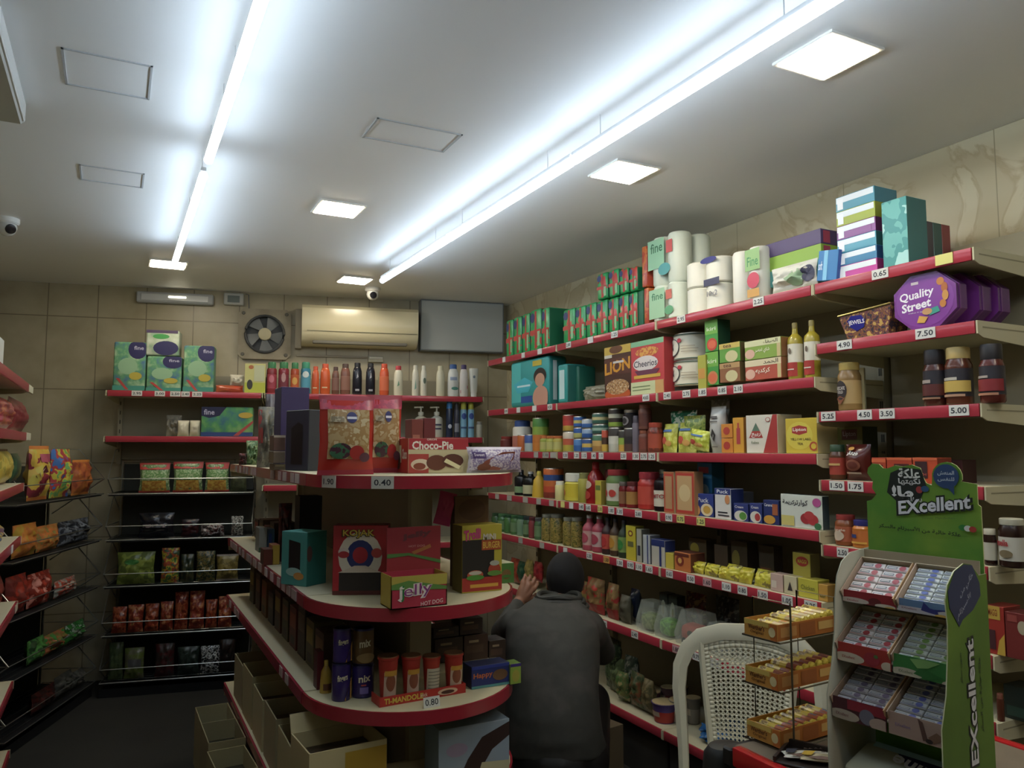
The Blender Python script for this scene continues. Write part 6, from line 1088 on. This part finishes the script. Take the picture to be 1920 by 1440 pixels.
ct = [(0, 0, .5, 'red', '9c2028', [('e', .22, .2, .3, .25, 'c8b8ac'), ('t', 'EXcellent', .2, .2, .22, .14, 'a83040'), ('e', .62, .3, .12, .35, '6a1a20'), ('e', .82, .08, .2, .2, 'c8bca8'), ('e', .9, .0, .1, .12, 'c8a048')], 'ded6d4', 'b8505a', 5, 2),
      (0, .5, 1, 'blue', '5a7ca8', [('r', 0, .0, 1, .45, 'b8b4bc'), ('p', [(.4, .3), (.45, .95), (.55, .55), (.62, .5), (.9, .6), (.68, .35), (.7, .1), (.52, .2)], '252c7c'), ('t', 'EXcellent', .2, .3, .26, .14, '8a5a6a'), ('e', .75, .05, .12, .14, 'c8a048')], 'd4dad8', '5a6ab8', 8, 2),
      (1, 0, .5, 'strawberry red', 'a82c24', [('e', .22, .25, .3, .28, 'c0b098'), ('t', 'EXcellent', .22, .28, .24, .14, 'a83c34'), ('e', .66, .42, .15, .36, '9a2430'), ('e', .74, .6, .04, .1, '4a6a2c'), ('e', .95, .2, .12, .25, 'c0b098')], 'c8c4c4', 'a83a40', 6, 2),
      (1, .5, 1, 'spearmint green', '2f7a34', [('e', .22, .15, .28, .24, 'b8b098'), ('t', 'EXcellent', .22, .2, .24, .14, '5a6a4c'), ('p', [(.35, .2), (.5, .6), (.5, .9), (.58, .5), (.85, .25), (.6, .02), (.5, .1)], '246c2c'), ('p', [(.42, .5), (.3, .9), (.5, 1), (.8, .95), (.6, .6)], '7aaa5c'), ('e', .95, .0, .14, .2, 'c0b098')], 'b8bcb4', '6a8a3c', 7, 2),
      (2, 0, .5, 'dark red', '4a1c24', [('e', .22, .22, .3, .26, 'a89a88'), ('r', .3, .55, 1, 1, '8a1c2c'), ('e', .66, .4, .14, .35, '6a6878'), ('t', 'EXcellent', .2, .25, .24, .14, '7a4a4c'), ('e', .9, .2, .2, .3, 'a89080')], 'aca8ac', '6a5c74', 8, 2),
      (2, .5, 1, 'pinkish brown', 'a08478', [('t', 'EXcellent', .25, .5, .26, .14, '7a6a94'), ('p', [(.5, 1), (.58, .9), (.66, .15), (.58, .1)], '5a3c34'), ('p', [(.66, .3), (.75, .1), (.95, .4), (.8, .6)], '7a5844'), ('e', .68, .15, .06, .1, '2c2020')], 'b0b0ae', '5a60a0', 8, 2)]
random.seed(5)
for k, u0, u1, nm, col, dec, pc, pa, nr, nc in ct:
    (d0, z0), (d1, z1), lip = TR[k]; L_ = math.hypot(d1-d0, z1-z0); M = dframe(d0, z0, d1, z1); x0 = u0*DW+.002; x1 = u1*DW-.002
    m = MB(); m.box(x0, 0, -.0005, x1, L_-.004, .0015, 'b8ac94'); m.box(x0, 0, .0015, x0+.002, L_-.004, .02, 'c0a48c' if k == 0 else 'a88c74'); m.box(x1-.002, 0, .0015, x1, L_-.004, .02, 'c8a070' if u0 == 0 else 'b0a488'); m.box(x0, L_-.006, .0015, x1, L_-.004, .02, 'a89878')
    o = m.build('gum_carton'); o.matrix_world = M; tag(o, '%s chewing gum carton on the %s tier of the display' % (nm, ('top', 'middle', 'bottom')[k]), 'gum carton')
    # its printed front hangs straight down: built in the same frame, turned back upright
    a = math.atan2(z0-z1, d1-d0); f = MB(); f.box(x0, -.0025, -lip+.018, x1, -.0005, .018, col)
    decal(f, lambda u, v, e: (x0+u*(x1-x0), -.0025-e, -lip+.018+v*lip), dec, .0004)
    fo = f.build('front_panel', o); fo.rotation_euler = (-a, 0, 0)
    pw = (x1-x0-.008)/nc; ph_ = (L_-.014)/nr; proto = None
    for r in range(nr):
        for c in range(nc):
            nm2 = 'small wrapped gum pack lying in the %s carton' % nm
            if proto is None:
                q = MB(); q.box(-pw*.48, -ph_*.44, 0, pw*.48, ph_*.44, .008, pc, ch=.0012); decal(q, topf(pw*.96, ph_*.88, .008), [('r', .08, .3, .5, .7, '7a8490'), ('r', .12, .42, .46, .58, pc), ('e', .72, .5, .14, .38, pa), ('r', .02, .05, .98, .12, pa)], .0004)
                proto = q.build('gum_pack'); tag(proto, nm2, 'gum', 'gum packs in the %s carton' % nm); g_ = proto
            else: g_ = proto.copy(); COL.objects.link(g_)
            g_.matrix_world = M @ Matrix.Translation((x0+.004+pw*(c+.5), .006+ph_*(r+.5), .0022+r*.0004)) @ Matrix.Rotation(random.uniform(-.04, .04), 4, 'Z')
# tissue pack in the open foot of the display
m = MB().box(-.095, -.05, 0, .095, .05, .05, 'a8a890', ch=.012, seg=2); decal(m, topf(.19, .1, .05), [('p', [(.28, .92), (.95, .75), (.98, .35), (.75, .2), (.55, .45)], '241c50'), ('r', .1, .8, .9, .95, '8ab0b8')])
V, Fc, _ = text_geo('fine', .03); m.add([(.095-.19*(.72-.0)+.19*.5*-1*(x-.5)*.7+.045, (.5-.42)*.0+.005-(y-.5)*.032-(x-.5)*-.012, .0513) for x, y in V], Fc, 'd8d8e0')
o = m.build('tissue_pack'); q = DP0+DE*.11+DN*.09; o.location = (q.x, q.y, CZ+.012); o.rotation_euler = (R(16), 0, DRZ); tag(o, 'white tissue pack with a navy pointed badge in the display foot', 'tissue pack')
# ---- wire rack with three boxes of caramels
def rk(px, py): return hit(px, py, V3(1.235, 1.30, 0), hd(265))
WX, WY = 1.237, 1.30; wr = R(-86); wv = V3(math.cos(wr), math.sin(wr), 0); wn = V3(-math.sin(wr), math.cos(wr), 0)
boxw, boxd = .088, .20
rack = empty('candy_rack', (WX, WY, CZ), wr, 'thin wire counter rack carrying three orange caramel boxes', 'rack')
wm = '6a6558:m'
zl_ = [CZ+.004, 1.0, 1.13]
zb = []
for px, py in ((1395, 1386), (1402, 1295), (1409, 1203)):
    p = onl(V3(WX, WY, 0)+wv*.0, V3(0, 0, 1), py=py); zb.append(p)
zb = [CZ+.006, max(zb[1], 1.0), max(zb[2], 1.1)]
topz = zb[2]+.075
for yy in (.035, boxd-.02):
    MB().tube([(-.006, yy, 0), (-.006, yy, topz-CZ), (boxw+.006, yy, topz-CZ), (boxw+.006, yy, 0)], .0022, wm, seg=6).build('hoop', rack)
for z in zb[1:]+[CZ+.003]: MB().tube([(-.006, .0, z-CZ-.002), (boxw+.006, .0, z-CZ-.002), (boxw+.006, boxd, z-CZ-.002), (-.006, boxd, z-CZ-.002)], .002, wm, seg=5, closed=True).build('shelf_wire', rack)
nn = ('bottom', 'middle', 'top')
for k, z in enumerate(zb):
    m = MB(); h_ = .034; t_ = .0015
    m.box(0, 0, 0, boxw, t_, h_, 'c88a34'); m.box(0, boxd-t_, 0, boxw, boxd, h_*.8, 'b8742c'); m.box(0, t_, 0, t_, boxd-t_, h_, 'c08030'); m.box(boxw-t_, t_, 0, boxw, boxd-t_, h_, 'c06c24'); m.box(t_, t_, 0, boxw-t_, boxd-t_, t_, 'a8682c')
    decal(m, lambda u, v, e: (u*boxw, -e, v*h_), [('r', 0, .7, .75, 1, 'd0b050'), ('r', .8, 0, 1, 1, 'c86a24'), ('t', "Werther's", .38, .58, .5, .3, '5a3018', .02), ('t', 'Original', .4, .27, .4, .22, '5a3018'), ('e', .86, .5, .1, .3, 'd8c890')])
    decal(m, lambda u, v, e: (boxw+e, u*boxd, v*h_), [('r', .05, .2, .3, .8, 'd0904a'), ('r', .35, .1, .6, .9, 'a85a24'), ('r', .65, .3, .9, .8, 'd8a858')])
    o = m.build('caramel_box'); o.location = (WX, WY, z); o.rotation_euler = (0, 0, wr); tag(o, 'open orange caramel box at the %s of the wire rack' % nn[k], 'sweet box')
    nr = 9; proto = None
    for i in range(nr):
        hh = .020+.0012*i+(.006 if k and i > 2 else 0)
        if proto is None:
            q = MB(); q.tube([(-.038, 0, 0), (-.034, 0, 0), (.0, 0, 0), (.002, 0, 0), (.036, 0, 0), (.039, 0, 0)], [.004, .0095, .0095, .0095, .0095, .004], 'd8bc40:g', seg=10)
            q.tube([(.006, 0, 0), (.03, 0, 0)], .0099, ('4a6a84,b85a2c:n60', 'b06a2c,8a3c1c:n60', 'c8742c,b89a50:n60')[k], seg=10); q.tube([(-.03, 0, .0), (-.012, 0, 0)], .0098, 'd0b860,8a6a2c:n90', seg=10)
            g_ = proto = q.build('caramel_roll'); tag(g_, 'yellow wrapped caramel roll lying in the %s caramel box' % nn[k], 'sweet roll', 'caramel rolls in the %s box' % nn[k])
        else: g_ = proto.copy(); COL.objects.link(g_)
        g_.location = V3(WX, WY, z+hh)+wv*(boxw/2)+wn*(.014+.0212*i); g_.rotation_euler = (random.uniform(-.3, .3), 0, wr+random.uniform(-.05, .05))
# ---- wafers in a dark tray
o = MB().box(-.07, -.05, 0, .07, .05, .006, '241a14', ch=.002).box(-.07, .044, .006, .07, .05, .02, '2a1c14').box(-.07, -.05, .006, -.064, .05, .014, '2a1c14').build('tray'); pt = at(1520, 1432, 2, CZ); o.location = (pt.x+.01, pt.y-.005, CZ+.001); o.rotation_euler = (0, 0, R(-62)); tag(o, 'dark low tray holding wafer bars on the counter', 'tray')
for i, (dx, dy, rz, c, l_) in enumerate(((-.022, .012, .5, 'c8c4b4', 'white and brown wafer bar in the dark tray, farther one'), (.012, -.02, .35, 'c8b890', 'cream, yellow and brown wafer bar in the dark tray, nearer one'))):
    P = dict(w=.1, d=.014, h=.034, loc=V3(0, 0, 0), rz=0, label=l_, cat='chocolate bar', name='chocolate_bar')
    b_ = g_bag(P, c, dec=[('p', [(.1, .1), (.3, .0), (.95, .05), (.98, .3), (.4, .2)], '5a2c18'), ('p', [(.02, .3), (.2, .15), (.3, .6), (.1, .8)], ('2a3040', 'c8a02c')[i]), ('p', [(.4, .4), (.45, .8), (.5, .45), (.56, .8), (.6, .45)], '2a2018'), ('p', [(.62, .45), (.68, .7), (.72, .45), (.78, .75), (.8, .45)], '2a2018')], wr=.2)
    b_.matrix_world = Matrix.Translation((pt.x+.01+dx*.4, pt.y-.005+dy, CZ+.014+.002*i)) @ Matrix.Rotation(R(-62)+rz, 4, 'Z') @ Matrix.Rotation(R(-90), 4, 'X') @ Matrix.Translation((0, 0, -.017))
# ================================================================ CHAIR
CH = empty('plastic_chair', (1.80, 1.90, 0), R(-52), 'white plastic garden chair with a perforated back, behind the counter end', 'chair')
WP = 'b8b49c'
def cy(z): return .02+max(0, z-.42)*.22      # the back leans away
def band(P, w1, th, mat):
    m = MB(); V = []; n = len(P)
    for i, (x, z) in enumerate(P):
        a = (P[min(i+1, n-1)][0]-P[max(i-1, 0)][0], P[min(i+1, n-1)][1]-P[max(i-1, 0)][1]); l = math.hypot(*a) or 1; nx, nz = a[1]/l, -a[0]/l
        ww = w1[i] if isinstance(w1, (list, tuple)) else w1
        for s in (-.5, .5):
            xx, zz = x+nx*ww*s, z+nz*ww*s
            V += [(xx, cy(zz)-th/2+abs(s)*.006, zz), (xx, cy(zz)+th/2, zz)]
        V += [(x, cy(z)-th/2-.005, z)]
    Q = []
    for i in range(n-1):
        a = i*5; b = a+5; Q += [[a, a+4, b+4, b], [a+4, a+2, b+2, b+4], [a+2, a+3, b+3, b+2], [a+3, a+1, b+1, b+3], [a+1, a, b, b+1]]
    Q += [[0, 1, 3, 2, 4], [(n-1)*5+k for k in (4, 2, 3, 1, 0)]]
    return m.add(V, Q, mat)
arch = [(-.20, .44), (-.205, .52), (-.215, .62), (-.225, .70), (-.222, .77), (-.20, .825), (-.16, .865), (-.09, .888), (0, .894), (.09, .888), (.16, .865), (.20, .825), (.222, .77), (.225, .70), (.215, .62), (.205, .52), (.20, .44)]
band(arch, [.03, .032, .036, .042, .048, .052, .052, .05, .05, .05, .052, .052, .048, .044, .046, .052, .056], .02, WP).build('back_frame', CH)
# perforated panel
m = MB(); NX, NZ = 17, 32; z0, z1 = .44, .872
def pp(i, j):
    v = j/NZ; z = z0+(z1-z0)*v; hw = .095+.055*v; x = (i/NX*2-1)*hw
    zt_ = z-(.03*(x/.15)**2)*v; return x, zt_
V = []; Q = []
for i in range(NX):
    for j in range(NZ):
        c = [pp(i, j), pp(i+1, j), pp(i+1, j+1), pp(i, j+1)]; o_ = len(V)
        edge = i in (0, NX-1) or j > NZ-3
        if edge:
            for x, z in c: V.append((x, cy(z)-.004, z))
            Q.append([o_, o_+1, o_+2, o_+3]); continue
        cx, cz = sum(p[0] for p in c)/4, sum(p[1] for p in c)/4
        d = [((c[k][0]+c[(k+1) % 4][0])/2, (c[k][1]+c[(k+1) % 4][1])/2) for k in range(4)]
        d = [(cx+(p[0]-cx)*.74, cz+(p[1]-cz)*.74) for p in d]
        for x, z in c+d: V.append((x, cy(z)-.004, z))
        for k in range(4): Q.append([o_+k, o_+(k+1) % 4, o_+4+k]); Q.append([o_+(k+1) % 4, o_+4+(k+1) % 4, o_+4+k])
m.add(V, Q, WP); n_ = len(m.v)
pb = m.build('back_panel', CH); md = pb.modifiers.new('thick', 'SOLIDIFY'); md.thickness = .005
for s in (-1, 1): band([(s*.102, .44), (s*.118, .56), (s*.134, .68), (s*.150, .80), (s*.155, .85)], .02, .014, WP).build('back_rib', CH)
m = MB().box(-.215, -.40, .415, .215, .05, .44, WP, ch=.012, seg=2); m.build('seat', CH)
for sx in (-1, 1):
    MB().tube([(sx*.20, .02, .43), (sx*.235, .09, 0)], [.028, .02], WP, seg=8).build('leg', CH); MB().tube([(sx*.195, -.37, .43), (sx*.22, -.41, 0)], [.028, .02], WP, seg=8).build('leg', CH)
# ================================================================ PERSON
PB = V3(1.53, 2.64, 0); HR = R(-30)
pe = empty('person', PB, HR, 'person crouching with their back turned, in a dark grey shirt and black trousers, reaching left', 'person')
def ball(m, c, r, sx=1, sy=1, sz=1, mat='x', n=12):
    pr = [(max(.001, r*math.sin(math.pi*i/n)), -r*math.cos(math.pi*i/n)*sz) for i in range(n+1)]; o_ = len(m.v); m.lathe(pr, mat, seg=16, sx=sx, sy=sy)
    for i in range(o_, len(m.v)): v = m.v[i]; m.v[i] = (v[0]+c[0], v[1]+c[1], v[2]+c[2])
def limb(m, P, r, mat, ex=1):
    for p, q, a, b in zip(P, P[1:], r, r[1:]):
        p, q = Vector(p), Vector(q); n = max(2, int((q-p).length/max(.004, min(a, b)*.45)))
        m.tube([p+(q-p)*i/n for i in range(n+1)], [a+(b-a)*i/n for i in range(n+1)], mat, seg=14)
    for p, a in zip(P, r): ball(m, p, a, mat=mat, n=10)
def fuse(o, vox, it=6):
    a = o.modifiers.new('fuse', 'REMESH'); a.mode = 'VOXEL'; a.voxel_size = vox; a.use_smooth_shade = True
    b = o.modifiers.new('smooth', 'SMOOTH'); b.iterations = it; b.factor = .5; return o
SK = '96644a'
hip = [(-.10, .03, .34), (.10, .03, .34)]; knee = [(-.17, .44, .46), (.17, .44, .40)]; ank = [(-.13, .17, .09), (.13, .16, .09)]
sh = [(-.145, .22, .77), (.145, .22, .77)]; elb = [(-.21, .40, .70), (.22, .42, .62)]; wri = [(-.150, .58, .80), (.10, .58, .60)]
b = MB()
ball(b, (0, .03, .36), .15, 1.0, .85, .85, SK); limb(b, [(0, .05, .42), (0, .12, .6), (0, .21, .74)], [.11, .11, .09], SK)
limb(b, [sh[0], sh[1]], [.06, .06], SK); limb(b, [(0, .23, .78), (.04, .34, .84)], [.055, .05], SK)
ball(b, (.06, .42, .92), .092, .82, 1.0, 1.15, SK); ball(b, (.06, .48, .88), .06, .8, .9, 1, SK); ball(b, (.06, .525, .885), .014, .8, 1.2, 1.4, SK, 6)
for s in (-1, 1): ball(b, (.06+s*.076, .415, .905), .022, .4, .8, 1.2, SK, 6); ball(b, (.06+s*.03, .512, .905), .011, mat=SK, n=6)
ball(b, (.06, .522, .855), .012, 1.8, .6, .5, SK, 6)
for i in (0, 1):
    limb(b, [hip[i], knee[i], ank[i]], [.09, .06, .042], SK); limb(b, [ank[i], (ank[i][0]*1.1, ank[i][1]+.16, .035)], [.04, .03], SK)
    limb(b, [sh[i], elb[i], wri[i]], [.05, .04, .027], SK)
for i, (w_, dr) in enumerate(((Vector(wri[0]), Vector((.5, .25, .8)).normalized()), (Vector(wri[1]), Vector((-.3, .9, 0)).normalized()))):
    sd = dr.cross(Vector((0, 1, .2))).normalized() if i == 0 else Vector((.9, .3, 0)).normalized()
    pn = sd.cross(dr).normalized(); pc_ = w_+dr*.045
    limb(b, [w_, pc_-sd*.018, pc_+dr*.035-sd*.026], [.022, .018, .013], SK); limb(b, [w_, pc_+sd*.018, pc_+dr*.035+sd*.026], [.022, .018, .013], SK); limb(b, [w_, pc_+dr*.04], [.022, .016], SK)
    for f, (o_, l1) in enumerate(((-.034, .062), (-.0115, .074), (.0115, .070), (.034, .054))):
        k0 = pc_+dr*.035+sd*o_; k1 = k0+dr*l1*.5+pn*.006; k2 = k1+dr*l1*.2-pn*-.018; k3 = k2+pn*.018
        limb(b, [k0, k1, k2, k3], [.0088, .0082, .0076, .007], SK)
    t0 = w_+dr*.02+sd*-.024; limb(b, [t0, t0-sd*.025+dr*.025+pn*.01, t0-sd*.03+dr*.05+pn*.03], [.012, .0105, .009], SK)
bo = fuse(b.build('body', pe), .0048, 3)
for s in (-1, 1): ball_ = MB(); ball(ball_, (.06+s*.03, .522, .906), .006, mat='141414', n=6); ball_.build('eye', pe)
m = MB(); ball(m, (.06, .405, .94), .100, .86, 1.0, 1.1, '0e0c0c:r'); ball(m, (.06, .37, .90), .078, .9, .7, 1, '0e0c0c:r'); fuse(m.build('hair', pe), .01, 5)
# shirt: rings up the bent back, then sleeves
m = MB(); SH = '35363200'[:6]
rings = [(.0, .035, .335, .205, .15), (.0, .035, .37, .203, .155), (0, .03, .42, .195, .15), (0, .035, .50, .185, .14), (0, .055, .58, .182, .135), (0, .09, .66, .187, .135), (0, .125, .73, .190, .13), (0, .16, .79, .185, .115), (0.005, .19, .835, .155, .09), (0.015, .225, .865, .115, .08), (.03, .265, .885, .088, .072)]
ns = 36; V = []
for j, (x, y, z, rx, ry) in enumerate(rings):
    for i in range(ns):
        a = 2*math.pi*i/ns; f = 1+.012*math.sin(5*a+j*1.3)+(.018*math.sin(z*70+2*math.sin(a)) if j < 4 else .008*math.sin(z*60+a*2))
        cx_ = math.copysign(abs(math.cos(a))**.85, math.cos(a)); V.append((x+cx_*rx*f, y+math.sin(a)*ry*f, z+.02*math.sin(a)*(-1 if j < 2 else 0)))
m.add(V, [[j*ns+i, j*ns+(i+1) % ns, (j+1)*ns+(i+1) % ns, (j+1)*ns+i] for j in range(len(rings)-1) for i in range(ns)]+[list(range(ns))[::-1], [(len(rings)-1)*ns+i for i in range(ns)]], SH)
for i in (0, 1):
    p, q, w_ = Vector(sh[i]), Vector(elb[i]), Vector(wri[i]); limb(m, [p+Vector((0, 0, -.01)), q, q+(w_-q)*.8], [.078, .058, .04], SH)
so_ = m.build('shirt', pe); so_.data.materials.clear(); so_.data.materials.append(mt('3c3c38,33342f,46423e:c9')); so_.data.polygons.foreach_set('material_index', [0]*len(so_.data.polygons)); fuse(so_, .009, 5)
# collar folds
for k in range(3):
    m = MB().tube([(.03+math.cos(a)*(.088+.014*k), .262-.014*k+math.sin(a)*.07, .885-.018*k+.006*math.sin(a*3)) for a in [2*math.pi*i/24 for i in range(24)]], .011, '2f302c', closed=True, seg=8); m.build('collar_fold', pe)
m = MB(); TRS = '0e0e10'
ball(m, (0, .04, .31), .185, 1.08, .95, .82, TRS)
for i in (0, 1): limb(m, [(hip[i][0]*1.05, hip[i][1], .31), knee[i], ank[i]], [.115, .085, .06], TRS)
fuse(m.build('trousers', pe), .011, 5)
for i in (0, 1):
    x, y = ank[i][0], ank[i][1]; m = MB(); limb(m, [(x, y-.04, .045), (x*1.05, y+.1, .045), (x*1.1, y+.17, .038)], [.045, .048, .036], '161412'); m.box(x-.045, y-.09, 0, x+.045, y+.19, .02, '0c0c0c', ch=.008); fuse(m.build('shoe', pe), .008, 3)
# ---- small cartons low down beside the crouching person
for x, y, w_, d_, h_, rz, c, l_ in ((2.0, 3.15, .3, .2, .22, 10, '6a5c44', 'dim brown carton on the floor right of the crouching person'), (1.52, 2.18, .26, .2, .14, -15, '5a3a28', 'dim red brown carton at the bottom edge beside the person'), (1.44, 3.6, .25, .3, .5, 0, 'a8a498', 'pale upright carton behind the person at the gondola side')):
    P = dict(w=w_, d=d_, h=h_, loc=V3(x, y, .001), rz=R(rz), label=l_, cat='carton', name='carton'); g_box(P, c, side=c)
# ================================================================ tidy: twins get their place said
import collections
def words(s): return len(s.split())
by = collections.defaultdict(list)
bpy.context.view_layer.update()
for o in bpy.data.objects:
    if o.parent is None and o.get('label') and not o.get('kind'): by[o['label']].append(o)
od = ['first', 'second', 'third', 'fourth', 'fifth', 'sixth', 'seventh', 'eighth', 'ninth', 'tenth', 'eleventh', 'twelfth', 'thirteenth', 'fourteenth', 'fifteenth']
for l_, os_ in by.items():
    if len(os_) < 2 or l_.startswith(('small wrapped gum', 'yellow wrapped caramel')): continue
    os_.sort(key=lambda o: pix(o.matrix_world.translation)[0])
    for i, o in enumerate(os_): o['label'] = l_+', '+od[i]+' from the left'
